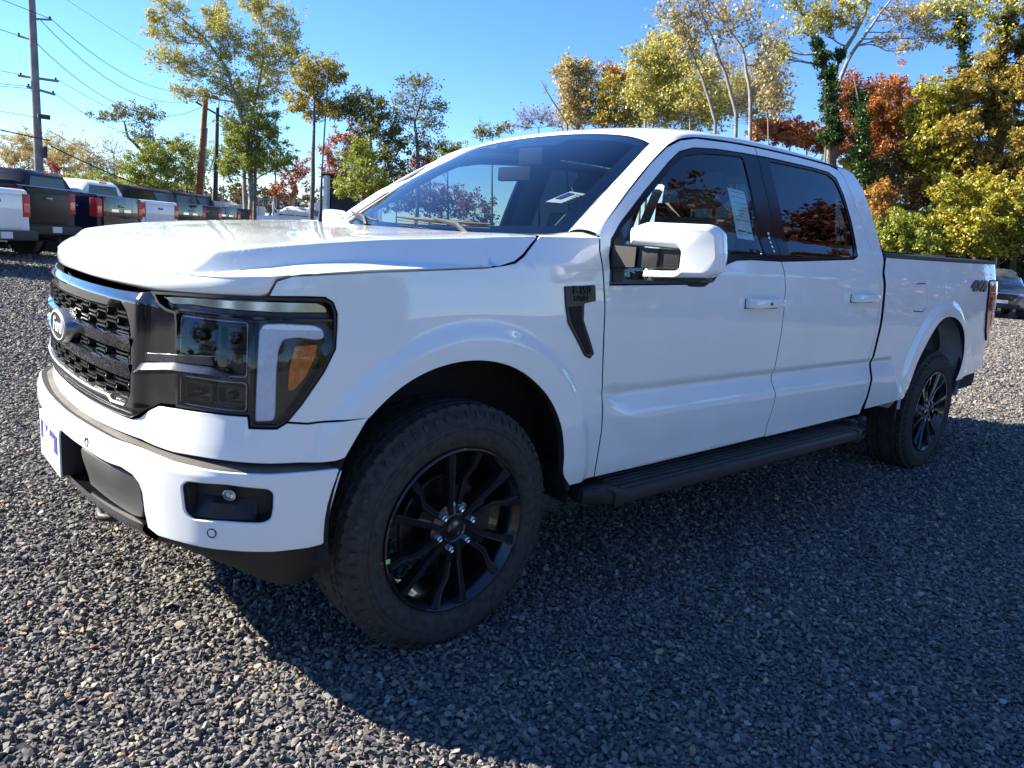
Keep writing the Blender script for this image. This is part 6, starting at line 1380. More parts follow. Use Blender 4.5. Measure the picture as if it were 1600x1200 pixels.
    ('tree', 'tan', [(20.91, 11.12, 0.0), (21.23, 11.98, 5.73), (21.27, 12.31, 7.16)], [(21.81, 12.62, 8.49, 0.46, 0.5), (20.92, 12.3, 7.48, 0.5, 0.54), (21.49, 11.98, 6.96, 0.5, 0.54), (21.42, 12.19, 6.38, 0.58, 0.46)], 0.037, 0.11, 0.52, 3.0, 'wispy nearly bare tree right of the slim trunks'),
    ('shrub', 'rust', [(31.73, 16.18, 0.0), (32.15, 17.3, 7.06)], [(32.07, 17.96, 7.37, 0.6, 0.36), (32.81, 17.58, 7.61, 0.66, 0.36), (32.47, 16.55, 7.27, 0.66, 0.36), (32.2, 17.3, 6.86, 1.09, 0.3), (33.82, 16.4, 7.04, 0.72, 0.36), (31.14, 17.93, 7.38, 0.36, 0.24)], 0.084, 0.124, 2.4000000000000004, 1.0, 'rust red shrub seen just over the roof edge'),
    ('tree', 'yellow', [(29.94, 13.41, 0.0), (30.35, 14.53, 7.06), (30.38, 15.06, 9.19), (30.33, 15.36, 10.12), (29.96, 15.99, 11.28), (29.59, 16.6, 12.31), (29.35, 17.08, 13.36)], [(29.65, 16.6, 12.12, 0.55, 0.44), (29.52, 15.93, 11.05, 0.55, 0.44), (29.08, 16.75, 10.29, 0.38, 0.27), (30.59, 16.19, 11.98, 0.6, 0.55), (29.12, 16.4, 9.87, 0.33, 0.22), (29.29, 16.34, 12.57, 0.55, 0.38)], 0.208, 0.132, 0.8, 1.0, 'ivy-clad tree trunk forking into a V, left fork, right of the cab'),
    ('tree', 'yellow', [(30.34, 13.49, 0.0), (30.82, 14.64, 7.4), (30.91, 15.05, 9.29), (31.22, 14.99, 10.13), (31.77, 14.76, 11.13), (32.19, 14.64, 12.11), (32.5, 14.72, 13.49)], [(30.81, 15.16, 11.99, 0.72, 0.55), (31.62, 14.94, 11.77, 0.67, 0.44), (31.18, 15.92, 12.08, 0.5, 0.44), (31.95, 14.69, 12.7, 0.55, 0.39), (30.95, 15.66, 11.2, 0.39, 0.5)], 0.169, 0.132, 0.8, 1.0, 'right fork of the ivy-clad tree with yellow leaves'),
    ('tree', 'tan', [(30.74, 13.57, 0.0), (31.32, 15.0, 8.84), (31.81, 14.9, 10.11), (32.53, 14.59, 11.4), (33.13, 14.32, 12.42), (33.83, 13.95, 13.44)], [(33.42, 13.87, 12.28, 0.73, 0.45), (33.83, 13.14, 11.75, 0.73, 0.39), (34.66, 13.34, 12.71, 0.73, 0.39), (32.95, 13.89, 11.09, 0.56, 0.22), (34.59, 12.58, 11.45, 0.62, 0.34), (34.11, 13.37, 10.93, 0.56, 0.22)], 0.117, 0.124, 0.65, 1.5, 'long pale limb tree reaching right over the red trees'),
    ('ivy', 'ivy', [(29.54, 13.33, 0.0), (29.95, 14.44, 6.99), (30.06, 14.89, 9.11)], [(30.01, 15.14, 9.9, 0.24, 0.43), (30.26, 14.91, 9.15, 0.3, 0.6), (30.12, 14.61, 8.2, 0.33, 0.65), (29.9, 14.29, 7.23, 0.35, 0.6), (30.04, 14.2, 6.6, 0.43, 0.38), (30.01, 15.41, 10.39, 0.16, 0.33), (30.55, 14.73, 10.09, 0.16, 0.27)], 0.05, 0.109, 3.2, 1.0, 'dark green ivy climbing the forked trunk'),
    ('ivy', 'ivy', [(30.22, 12.06, 0.0), (30.52, 13.01, 5.97), (30.53, 13.47, 7.79), (30.48, 13.85, 9.08)], [(30.73, 13.61, 8.09, 0.24, 0.53), (30.32, 13.19, 7.1, 0.27, 0.59), (30.43, 13.04, 6.22, 0.32, 0.64), (30.6, 13.0, 5.41, 0.37, 0.59), (30.58, 12.77, 4.68, 0.37, 0.53)], 0.101, 0.109, 3, 1.0, 'second narrow ivy-covered stem right of the cab corner'),
    ('tree', 'rust', [(33.17, 13.79, 0.0), (33.67, 15.13, 8.16)], [(33.71, 15.53, 9.6, 0.53, 0.47), (33.5, 15.7, 9.02, 0.53, 0.53), (34.1, 15.41, 8.67, 0.65, 0.53), (34.48, 14.93, 9.26, 0.59, 0.53)], 0.078, 0.116, 1.2800000000000002, 1.8, 'pinkish red tree between the two ivy stems'),
    ('tree', 'orange', [(33.44, 12.46, 0.0), (33.84, 13.56, 6.97)], [(33.68, 14.0, 7.8, 0.75, 0.63), (34.24, 13.44, 7.44, 0.81, 0.63), (34.07, 13.59, 6.59, 0.92, 0.52), (33.37, 14.18, 8.45, 0.52, 0.46), (34.76, 13.3, 8.2, 0.63, 0.58)], 0.091, 0.124, 1.6, 1.3, 'orange red tree behind the bed cover'),
    ('tree', 'darkolive', [(32.06, 11.5, 0.0), (32.34, 12.24, 5.12)], [(32.07, 12.71, 5.36, 0.66, 0.6), (32.96, 12.31, 5.67, 0.77, 0.6), (33.01, 11.9, 6.25, 0.71, 0.6), (31.22, 12.51, 4.69, 0.6, 0.44)], 0.091, 0.124, 1.7600000000000002, 1.0, 'shaded brown green tree low behind the bed'),
    ('shrub', 'orangeleaf', [(29.49, 11.18, 0.0), (29.69, 11.59, 3.58)], [(29.65, 11.82, 4.2, 0.41, 0.36), (30.03, 11.71, 3.66, 0.52, 0.36), (29.51, 11.75, 3.18, 0.31, 0.31), (30.05, 11.59, 4.37, 0.36, 0.26)], 0.05, 0.109, 2.2399999999999998, 1.0, 'bright orange shrub right behind the cab corner'),
    ('shrub', 'yellowgreen', [(29.71, 10.32, 0.0), (29.81, 10.58, 2.62)], [(29.44, 10.9, 3.2, 0.66, 0.46), (29.8, 10.37, 2.83, 0.86, 0.51), (29.68, 10.99, 2.47, 0.71, 0.41), (29.72, 9.77, 2.28, 0.86, 0.46), (31.19, 9.92, 2.86, 0.66, 0.51)], 0.05, 0.109, 2.08, 1.0, 'yellow green shrub above the middle of the bed cover'),
    ('shrub', 'orange', [(30.45, 9.88, 0.0), (30.55, 10.14, 2.68)], [(30.88, 10.34, 3.15, 0.46, 0.36), (31.1, 10.04, 2.59, 0.41, 0.31)], 0.05, 0.109, 2.2399999999999998, 1.0, 'small reddish shrub in the middle of the hedge'),
    ('tree', 'goldmix', [(32.45, 10.05, 0.0), (32.79, 10.95, 5.93), (32.88, 11.35, 7.76)], [(32.22, 11.48, 8.42, 0.8, 0.59), (32.75, 10.87, 8.08, 0.8, 0.59), (32.95, 11.87, 7.68, 0.7, 0.59), (32.78, 11.1, 7.22, 0.91, 0.64), (32.25, 11.12, 6.25, 0.8, 0.7), (33.09, 10.54, 6.22, 0.86, 0.7), (33.24, 10.69, 5.33, 0.86, 0.64)], 0.117, 0.124, 2.16, 1.0, 'tall yellow green tree, leftmost of the big autumn trees at the right'),
    ('tree', 'goldorange', [(32.89, 8.56, 0.0), (33.21, 9.41, 5.69), (33.32, 9.85, 7.73)], [(32.64, 10.26, 8.87, 0.68, 0.68), (33.65, 9.94, 9.28, 0.68, 0.68), (33.55, 10.06, 8.15, 0.89, 0.68), (34.18, 9.51, 7.97, 0.78, 0.68), (32.04, 9.98, 7.04, 0.78, 0.62), (34.03, 9.64, 6.94, 0.94, 0.68), (32.83, 9.68, 5.9, 0.89, 0.68), (33.71, 8.9, 5.86, 0.83, 0.68)], 0.13, 0.132, 2.16, 1.0, 'tall golden orange tree in the right of the photo'),
    ('tree', 'goldorange', [(33.02, 7.35, 0.0), (33.33, 8.2, 5.68), (33.44, 8.69, 7.91)], [(33.44, 8.98, 8.65, 0.66, 0.61), (33.57, 8.5, 8.87, 0.66, 0.76), (34.02, 8.71, 7.51, 0.76, 0.71), (33.36, 7.92, 6.52, 0.76, 0.76), (33.3, 8.3, 5.68, 0.76, 0.71), (33.15, 7.69, 4.92, 0.66, 0.66)], 0.13, 0.132, 2.16, 1.0, 'golden orange tree at the right edge of the photo'),
    ('tree', 'goldmix', [(30.51, 8.51, 0.0), (30.65, 8.88, 3.23)], [(30.52, 9.49, 4.42, 0.74, 0.54), (31.48, 9.09, 4.22, 0.79, 0.59), (30.97, 9.37, 3.48, 0.84, 0.54), (30.46, 8.38, 3.23, 0.84, 0.54), (30.8, 8.81, 2.56, 0.89, 0.49)], 0.078, 0.116, 2.2399999999999998, 1.0, 'green gold lower tree right above the 4X4 badge'),
    ('tree', 'goldmix', [(30.87, 7.31, 0.0), (31.02, 7.69, 3.3)], [(31.36, 8.32, 4.5, 0.72, 0.58), (30.92, 7.51, 4.18, 0.77, 0.63), (30.72, 7.86, 3.51, 0.82, 0.58), (31.78, 7.37, 3.31, 0.77, 0.58), (31.33, 7.66, 2.6, 0.82, 0.43), (31.62, 6.88, 2.54, 0.63, 0.43)], 0.078, 0.116, 2.2399999999999998, 1.0, 'green gold lower tree above the tail lamp'),
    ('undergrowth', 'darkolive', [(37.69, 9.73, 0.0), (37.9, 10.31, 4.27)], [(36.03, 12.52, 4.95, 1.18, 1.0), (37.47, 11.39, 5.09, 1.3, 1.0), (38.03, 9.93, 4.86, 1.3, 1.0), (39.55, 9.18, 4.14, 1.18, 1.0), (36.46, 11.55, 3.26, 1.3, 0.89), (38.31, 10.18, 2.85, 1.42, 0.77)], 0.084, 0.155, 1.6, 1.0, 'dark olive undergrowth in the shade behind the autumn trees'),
    ('tree', 'yellow', [(34.27, 9.51, 0.0), (34.83, 11.18, 9.63), (34.87, 11.57, 11.24), (34.9, 11.95, 12.84), (34.92, 12.22, 13.91)], [(34.53, 12.23, 12.54, 0.71, 0.55), (34.91, 11.49, 11.88, 0.55, 0.55), (33.9, 12.59, 12.19, 0.66, 0.38), (35.77, 11.67, 12.8, 0.55, 0.38), (34.4, 11.7, 11.15, 0.38, 0.38)], 0.156, 0.132, 0.8800000000000001, 1.0, 'ivy-wrapped straight trunk rising out of the frame at the right'),
    ('ivy', 'ivy', [(33.91, 9.4, 0.0), (34.5, 11.15, 10.08)], [(34.41, 11.09, 10.18, 0.22, 0.49), (34.4, 11.3, 10.97, 0.16, 0.43), (34.66, 11.58, 11.83, 0.14, 0.38), (34.84, 11.04, 9.67, 0.27, 0.33)], 0.034, 0.109, 2.6, 1.0, 'ivy on the straight trunk at the right'),
    ('tree', 'goldmix', [(33.48, 8.03, 0.0), (34.1, 9.3, 8.31), (34.32, 9.63, 10.36), (34.51, 9.93, 12.15), (34.64, 10.15, 13.43)], [(33.71, 10.28, 11.77, 0.47, 0.57), (34.6, 9.54, 11.98, 0.52, 0.62), (33.9, 9.81, 10.78, 0.47, 0.52), (34.93, 9.33, 10.94, 0.42, 0.52), (33.84, 9.9, 9.8, 0.47, 0.42)], 0.156, 0.132, 0.96, 1.0, 'tall leaning trunk with orange leaves near the right edge'),
    ('ivy', 'darkolive', [(33.29, 7.98, 0.0), (34.0, 9.22, 8.53)], [(34.33, 9.81, 11.36, 0.21, 0.52), (33.91, 9.59, 10.26, 0.26, 0.57), (34.12, 9.62, 9.33, 0.36, 0.52), (33.69, 9.49, 8.63, 0.47, 0.41), (34.76, 9.17, 10.27, 0.26, 0.57)], 0.034, 0.116, 3.5200000000000005, 1.0, 'brownish ivy on the leaning trunk near the right edge'),
    ('undergrowth', 'tan', [(18.34, 76.45, 0.0), (18.47, 76.8, 3.11)], [(10.0, 82.19, 1.88, 1.82, 1.34), (11.68, 83.25, 1.93, 1.82, 1.34), (12.89, 80.96, 2.44, 1.82, 1.34), (14.11, 79.1, 2.46, 1.82, 1.34), (15.47, 77.94, 2.64, 1.82, 1.34), (17.34, 79.01, 3.17, 1.82, 1.34), (18.84, 78.28, 3.02, 1.82, 1.34), (19.82, 75.57, 2.72, 1.82, 1.34), (21.07, 73.94, 2.87, 1.82, 1.34)], 0.08, 0.25, 3.12, 1.25, 'brown woodland edge behind the row of pickups'),
    ('undergrowth', 'darkolive', [(25.76, 64.3, 0.0), (25.86, 64.58, 2.74)], [(21.31, 69.26, 3.06, 1.72, 1.15), (22.76, 68.25, 2.74, 1.72, 1.15), (23.95, 66.48, 2.78, 1.72, 1.15), (25.01, 64.48, 3.33, 1.72, 1.15), (26.3, 63.12, 3.16, 1.72, 1.15), (28.59, 63.94, 2.59, 1.72, 1.15), (28.75, 60.16, 2.84, 1.72, 1.15), (30.99, 60.68, 2.7, 1.72, 1.15), (32.62, 59.89, 2.57, 1.72, 1.15)], 0.08, 0.25, 1.2, 1.0, 'shaded woodland edge behind the fence and the trailers'),
    ('undergrowth', 'rust', [(31.84, 50.61, 0.0), (32.06, 51.23, 4.49)], [(28.48, 53.16, 4.5, 1.56, 1.35), (30.88, 53.89, 4.73, 1.56, 1.35), (30.96, 50.59, 4.18, 1.56, 1.35), (33.53, 51.37, 4.29, 1.56, 1.35), (33.96, 48.83, 4.01, 1.56, 1.35), (35.87, 48.46, 4.02, 1.56, 1.35), (36.01, 45.69, 3.35, 1.56, 1.35)], 0.08, 0.22, 1.0, 1.0, 'russet woodland edge behind the bonnet and antenna'),
    ('undergrowth', 'darkolive', [(37.89, 12.29, 0.0), (37.94, 12.44, 2.1)], [(35.01, 14.9, 2.14, 1.06, 1.06), (35.53, 13.99, 1.99, 1.06, 1.06), (36.32, 13.22, 1.97, 1.06, 1.06), (37.92, 12.75, 1.86, 1.06, 1.06), (37.65, 11.65, 2.12, 1.06, 1.06), (38.84, 11.0, 1.97, 1.06, 1.06), (39.78, 10.26, 1.83, 1.06, 1.06), (40.53, 9.54, 2.07, 1.06, 1.06), (42.3, 8.95, 1.65, 1.06, 1.06)], 0.048, 0.12, 2.08, 1.0, 'dark hedge at ground level behind the grey car'),
    ('undergrowth', 'rust', [(35.04, 12.1, 0.0), (35.13, 12.35, 2.56)], [(33.13, 13.47, 2.21, 0.71, 0.59), (33.96, 12.87, 2.06, 0.71, 0.59), (35.1, 12.43, 2.14, 0.71, 0.59), (35.97, 11.89, 2.32, 0.71, 0.59), (36.13, 11.06, 2.28, 0.71, 0.59)], 0.04, 0.1, 2.08, 1.0, 'russet low hedge behind the bed of the pickup'),
    ('tree', 'orange', [(40.83, 15.12, 0.0), (41.25, 16.26, 7.14)], [(41.21, 16.81, 10.48, 1.04, 0.9), (42.9, 16.19, 9.88, 1.04, 0.97), (41.49, 17.31, 7.71, 1.11, 1.04), (40.72, 15.49, 6.72, 1.25, 1.04), (39.7, 17.5, 9.29, 0.76, 0.83), (42.96, 15.59, 8.18, 1.04, 0.97), (40.62, 16.45, 5.72, 1.04, 0.83)], 0.062, 0.13, 1.92, 1.0, 'russet orange trees filling the gap above the bed'),
    ('shrub', 'rust', [(35.4, 17.27, 0.0), (35.82, 18.41, 7.16)], [(34.17, 19.92, 7.79, 0.86, 0.46), (35.3, 19.3, 7.83, 0.86, 0.46), (36.31, 18.59, 7.81, 0.79, 0.46), (36.22, 17.27, 7.29, 0.86, 0.46), (38.13, 17.12, 7.1, 0.79, 0.53)], 0.064, 0.13, 2.2399999999999998, 1.0, 'line of russet shrubs just over the roof'),
    ('tree', 'yellow', [(27.4, 21.72, 0.0), (27.87, 22.99, 7.78)], [(27.63, 24.43, 9.36, 0.81, 1.06), (27.69, 23.09, 8.14, 0.81, 1.06), (28.48, 22.6, 8.62, 0.81, 1.06), (28.99, 21.9, 9.03, 0.81, 1.06), (29.97, 21.33, 8.06, 0.81, 1.06), (30.26, 20.48, 8.43, 0.81, 1.06), (31.37, 20.21, 8.98, 0.81, 1.06), (32.55, 19.96, 9.56, 0.81, 1.06), (32.7, 18.81, 8.38, 0.81, 1.06)], 0.08, 0.12, 1.1199999999999999, 2.25, 'hazy yellow trees filling the gaps above the roof'),
    ('tree', 'tan', [(29.1, 17.45, 0.0), (29.57, 18.71, 7.75)], [(27.38, 21.77, 10.17, 0.65, 1.0), (27.28, 20.52, 8.54, 0.65, 1.0), (28.52, 20.59, 9.25, 0.65, 1.0), (28.44, 19.68, 9.61, 0.65, 1.0), (29.13, 19.33, 10.18, 0.65, 1.0), (30.07, 18.85, 8.83, 0.65, 1.0), (30.28, 18.19, 9.28, 0.65, 1.0), (30.71, 17.67, 9.78, 0.65, 1.0)], 0.05, 0.11, 0.23399999999999999, 2.4, 'thin tan saplings behind the slanting trunks'),
    ('tree', 'yellowgreen', [(17.56, 49.75, 0.0), (17.75, 50.26, 3.94)], [(16.02, 51.35, 5.13, 0.87, 0.95), (17.22, 51.65, 5.25, 0.87, 0.95), (17.65, 49.77, 5.21, 0.87, 0.95), (18.51, 49.08, 5.25, 0.87, 0.95), (19.86, 49.6, 5.39, 0.87, 0.95), (20.61, 48.61, 5.42, 0.87, 0.95)], 0.064, 0.11, 0.7, 1.0, 'yellow green saplings behind the utility poles'),
    ('tree', 'yellowgreen', [(34.14, 10.17, 0.0), (34.39, 10.85, 4.79)], [(34.43, 11.31, 7.08, 0.39, 0.44), (33.85, 11.29, 5.76, 0.44, 0.5), (34.95, 10.84, 5.12, 0.5, 0.56), (34.52, 10.88, 3.99, 0.56, 0.56), (35.01, 10.79, 6.21, 0.33, 0.39), (35.41, 9.79, 4.08, 0.5, 0.44)], 0.05, 0.11, 1.6, 1.0, 'bright green vine-hung tree inside the autumn trees at the right'),
    ('tree', 'rust', [(33.55, 12.08, 0.0), (33.79, 12.75, 4.73)], [(33.55, 13.43, 6.38, 0.52, 0.46), (35.08, 12.16, 4.86, 0.52, 0.4), (36.02, 11.04, 5.78, 0.4, 0.4), (36.71, 10.23, 6.54, 0.4, 0.4), (37.08, 9.45, 5.06, 0.46, 0.4), (38.09, 9.59, 7.11, 0.4, 0.4)], 0.037, 0.11, 1.6, 1.0, 'scattered rust red sprays inside the autumn trees at the right'),
    ('tree', 'bare', [(34.64, 8.36, 0.0), (34.89, 9.05, 4.84)], [(35.15, 10.07, 7.52, 1.08, 0.81), (35.73, 8.68, 5.45, 0.81, 0.81), (33.04, 11.66, 6.25, 1.08, 1.08)], 0.025, 0.11, 0, 1.6, 'pale bare twigs in front of the autumn trees'),
    ('tree', 'goldmix', [(38.84, 14.17, 0.0), (39.12, 14.94, 5.24)], [(37.58, 16.25, 6.3, 0.79, 0.73), (38.32, 15.4, 5.16, 0.86, 0.86), (38.68, 14.6, 4.25, 0.92, 0.79), (39.7, 14.28, 5.62, 0.86, 0.86), (40.05, 13.4, 4.22, 0.86, 0.79), (38.49, 15.78, 4.05, 0.79, 0.73)], 0.05, 0.12, 1.92, 1.0, 'yellow green thicket filling the gap beside the cab corner'),
    ('tree', 'rust', [(38.51, 15.84, 0.0), (38.91, 16.93, 6.87)], [(38.36, 17.41, 9.23, 0.81, 0.74), (39.58, 16.76, 10.18, 0.68, 0.68), (39.43, 17.19, 8.09, 0.88, 0.81), (40.15, 16.05, 8.46, 0.81, 0.81), (38.18, 17.62, 7.93, 0.68, 0.68)], 0.05, 0.12, 1.7600000000000002, 1.6, 'rust coloured tree between the two ivy-clad trunks'),
]
# ------------------------------------------------------------------ trees
def leaf_material(name, cols, trans=.35):
    m = bpy.data.materials.new(name); m.use_nodes = True; nt = m.node_tree; nt.nodes.clear()
    at = nt.nodes.new('ShaderNodeAttribute'); at.attribute_name = 'tint'; cr = nt.nodes.new('ShaderNodeValToRGB')
    el = cr.color_ramp.elements; el[0].color = (*cols[0], 1); el[1].color = (*cols[-1], 1)
    for i, c in enumerate(cols[1:-1]): q = el.new((i + 1) / (len(cols) - 1)); q.color = (*c, 1)
    nt.links.new(at.outputs['Fac'], cr.inputs[0])
    d = nt.nodes.new('ShaderNodeBsdfDiffuse'); t = nt.nodes.new('ShaderNodeBsdfTranslucent'); g = nt.nodes.new('ShaderNodeBsdfGlossy'); g.inputs['Roughness'].default_value = .45
    mx = nt.nodes.new('ShaderNodeMixShader'); mx.inputs[0].default_value = trans; mx2 = nt.nodes.new('ShaderNodeMixShader'); mx2.inputs[0].default_value = .04
    o = nt.nodes.new('ShaderNodeOutputMaterial')
    nt.links.new(cr.outputs[0], d.inputs[0]); nt.links.new(cr.outputs[0], t.inputs[0]); nt.links.new(d.outputs[0], mx.inputs[1]); nt.links.new(t.outputs[0], mx.inputs[2])
    nt.links.new(mx.outputs[0], mx2.inputs[1]); nt.links.new(g.outputs[0], mx2.inputs[2]); nt.links.new(mx2.outputs[0], o.inputs[0]); MATS[name] = m
LEAF = {
    'tan': [(.40, .28, .12), (.46, .36, .15), (.36, .31, .10), (.50, .40, .22)],
    'yellow': [(.46, .38, .08), (.54, .46, .09), (.34, .35, .06), (.42, .37, .13), (.22, .25, .04)],
    'yellowgreen': [(.10, .15, .02), (.20, .24, .03), (.30, .31, .04), (.15, .20, .03)],
    'olive': [(.08, .10, .02), (.15, .16, .03), (.22, .20, .04), (.10, .12, .025)],
    'darkgold': [(.08, .09, .015), (.26, .22, .03), (.50, .38, .04), (.16, .16, .025)],
    'red': [(.26, .05, .025), (.36, .09, .035), (.30, .13, .05), (.20, .035, .02)],
    'rust': [(.30, .09, .025), (.38, .15, .04), (.24, .07, .03), (.30, .18, .05)],
    'orange': [(.40, .12, .02), (.42, .19, .03), (.28, .08, .02), (.24, .16, .03)],
    'orangeleaf': [(.42, .17, .03), (.42, .26, .05), (.33, .13, .03), (.26, .21, .05)],
    'goldmix': [(.10, .14, .015), (.27, .29, .03), (.46, .38, .045), (.18, .21, .02), (.46, .27, .03)],
    'goldorange': [(.34, .19, .035), (.42, .31, .06), (.20, .19, .03), (.36, .24, .04), (.13, .13, .025)],
    'greengold': [(.12, .15, .02), (.25, .24, .03), (.40, .29, .04), (.36, .16, .03)],
    'mauve': [(.26, .12, .10), (.32, .18, .13), (.22, .12, .10)],
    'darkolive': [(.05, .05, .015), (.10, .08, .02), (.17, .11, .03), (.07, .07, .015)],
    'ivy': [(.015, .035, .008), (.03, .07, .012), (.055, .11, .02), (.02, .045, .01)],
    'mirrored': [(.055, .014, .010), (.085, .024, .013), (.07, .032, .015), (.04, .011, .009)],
    'bare': [(.2, .15, .1), (.2, .15, .1)],
}
for k_, c_ in LEAF.items(): leaf_material('leaf_' + k_, [tuple(min(.75, q * 1.15) for q in c) for c in c_])
mat('bark', (.13, .105, .08), rough=.95, noise=(6, .4), bump=(30, .6))
mat('bark_pale', (.24, .215, .18), rough=.9, noise=(5, .35), bump=(30, .4))
def tubes(paths, n=5):
    V = []; F = []; b = 0
    for pts, rad in paths:
        pts = np.asarray(pts, float); k = len(pts); d = np.gradient(pts, axis=0); d /= np.linalg.norm(d, axis=1)[:, None] + 1e-9
        u = np.cross(d, [0.31, .17, .93]); u /= np.linalg.norm(u, axis=1)[:, None] + 1e-9; w = np.cross(d, u)
        for j in range(n):
            a = 2 * math.pi * j / n; V.append(pts + (u * math.cos(a) + w * math.sin(a)) * np.asarray(rad)[:, None])
        for i in range(k - 1):
            for j in range(n):
                j2 = (j + 1) % n; F.append((b + j * k + i, b + j2 * k + i, b + j2 * k + i + 1, b + j * k + i + 1))
        b += n * k
    return np.vstack(V), F
def fast_mesh(name, V, F, mats, tint=None, smooth=True):
    V = np.asarray(V, np.float32); F = np.asarray(F, np.int32); k = F.shape[1]
    me = bpy.data.meshes.new(name); me.vertices.add(len(V)); me.vertices.foreach_set('co', V.ravel()); me.loops.add(F.size); me.loops.foreach_set('vertex_index', F.ravel())
    me.polygons.add(len(F)); me.polygons.foreach_set('loop_start', np.arange(0, F.size, k, dtype=np.int32)); me.polygons.foreach_set('loop_total', np.full(len(F), k, np.int32))
    if smooth: me.polygons.foreach_set('use_smooth', np.ones(len(F), bool))
    if tint is not None: a = me.attributes.new('tint', 'FLOAT', 'POINT'); a.data.foreach_set('value', np.asarray(tint, np.float32))
    me.update(); me.materials.append(MATS[mats]); return me
def leaves(rng, C, size, spread, per):
    """C: twig tips; per leaves round each"""
    n = len(C) * per; c = np.repeat(C, per, 0) + rng.normal(0, 1, (n, 3)) * spread * np.array([1, 1, .8])
    base = np.repeat(rng.uniform(0, 1, len(C)), per)
    s = size * rng.uniform(.55, 1.25, (n, 1)); a = rng.normal(size=(n, 3)); a /= np.linalg.norm(a, axis=1)[:, None]; b = np.cross(a, rng.normal(size=(n, 3))); b /= np.linalg.norm(b, axis=1)[:, None]; nn = np.cross(a, b)
    V = np.stack([c - a * s * .55, c + b * s * .36 + nn * s * .10, c + a * s * .6, c - b * s * .36 + nn * s * .10], 1).reshape(-1, 3)
    i = np.arange(n) * 4; F = np.stack([i, i + 1, i + 2, i + 3], 1)
    t = np.clip(base * .62 + rng.uniform(0, .62, n) - .12, 0, 1); return V, F, np.repeat(t, 4)
def curve_pts(rng, a, b, k, wob):
    t = np.linspace(0, 1, k)[:, None]; p = a + (b - a) * t; L = np.linalg.norm(b - a)
    for m in range(1, 3): p += np.sin(t * math.pi * m + rng.uniform(0, 6)) * rng.normal(0, 1, 3) * wob * L / m * np.sin(t * math.pi)
    return p
def make_tree(spec, i):
    name, kind, pts, blobs, r0, leaf, dens, twig, label = spec; rng = np.random.default_rng(100 + i)
    pts = [np.array(p) for p in pts]; o = thing(name, label, {'shrub': 'shrub', 'ivy': 'ivy', 'undergrowth': 'shrubs', 'bramble': 'bramble'}.get(name, 'tree'), tuple(pts[0])); O = pts[0]
    O[2] = ground_z(O[0], O[1]); o.location.z = O[2]
    # trunk through its points
    T = [pts[0]]
    for a, b in zip(pts, pts[1:]): T += list(curve_pts(rng, a, b, 5, .015)[1:])
    T = np.array(T); nT = len(T); rad = np.linspace(r0, r0 * .28, nT); rad[0] *= 1.35
    paths = [(T, rad)] if len(T) > 1 else []; tips = []
    for bx, by, bz, rl, ru in blobs:
        c = np.array([bx, by, bz]); k = len(T) - 1
        # limb from the nearest lower trunk point
        d = np.linalg.norm(T - c, axis=1) + np.where(T[:, 2] > c[2] - .3 * ru, 3 * ru, 0); j = int(np.argmin(d))
        L = curve_pts(rng, T[j], c - np.array([0, 0, ru * .3]), 6, .05); rb = max(.012, rad[j] * .42); paths.append((L, np.linspace(rb, rb * .35, 6)))
        vol = rl * rl * ru; nt = int(max(6, min(60, 9 * (rl * ru) ** .5 * twig * 4)))
        q = rng.normal(size=(nt, 3)); q /= np.linalg.norm(q, axis=1)[:, None]; q *= rng.uniform(.35, 1.12, (nt, 1)) ** .6
        E_ = c + q * np.array([rl, rl, ru])
        for e_ in E_:
            s_ = L[rng.integers(2, 6)]; t_ = curve_pts(rng, s_, e_, 4, .06); rt = rb * .22 + .003; paths.append((t_, np.linspace(rt, .003, 4))); tips.append((t_[2] + e_) / 2 if rng.random() < .4 else e_)
            for _ in range(2 if twig >= 1.2 else 1):
                e2 = e_ + rng.normal(0, .35, 3) * min(rl, ru) * .8 + np.array([0, 0, .1 * ru]); paths.append((np.array([t_[2], (t_[2] + e2) / 2 + rng.normal(0, .03, 3), e2]), np.array([rt * .6, rt * .45, .002]))); tips.append(e2)
    V, F = tubes(paths, 5); me = fast_mesh('branches', V - O, F, 'bark_pale' if kind in ('tan', 'yellow', 'bare') else 'bark'); link('branches', me, o)
    if dens > 0:
        C = np.array(tips); area = sum(b[3] * b[4] * math.pi for b in blobs); nl = int(area / (leaf * leaf * .45) * 4.4 * dens); per = max(1, int(round(nl / len(C)))); per = min(per, 260)
        sp = max(.10, .9 * math.sqrt(area / len(C)) * .62)
        V, F, t = leaves(rng, C, leaf, sp, per); link('foliage', fast_mesh('foliage', V - O, F, 'leaf_' + kind, t, smooth=False), o); return len(F)
    return 0
tot = 0
for i, t_ in enumerate(TREES): tot += make_tree(t_, i)
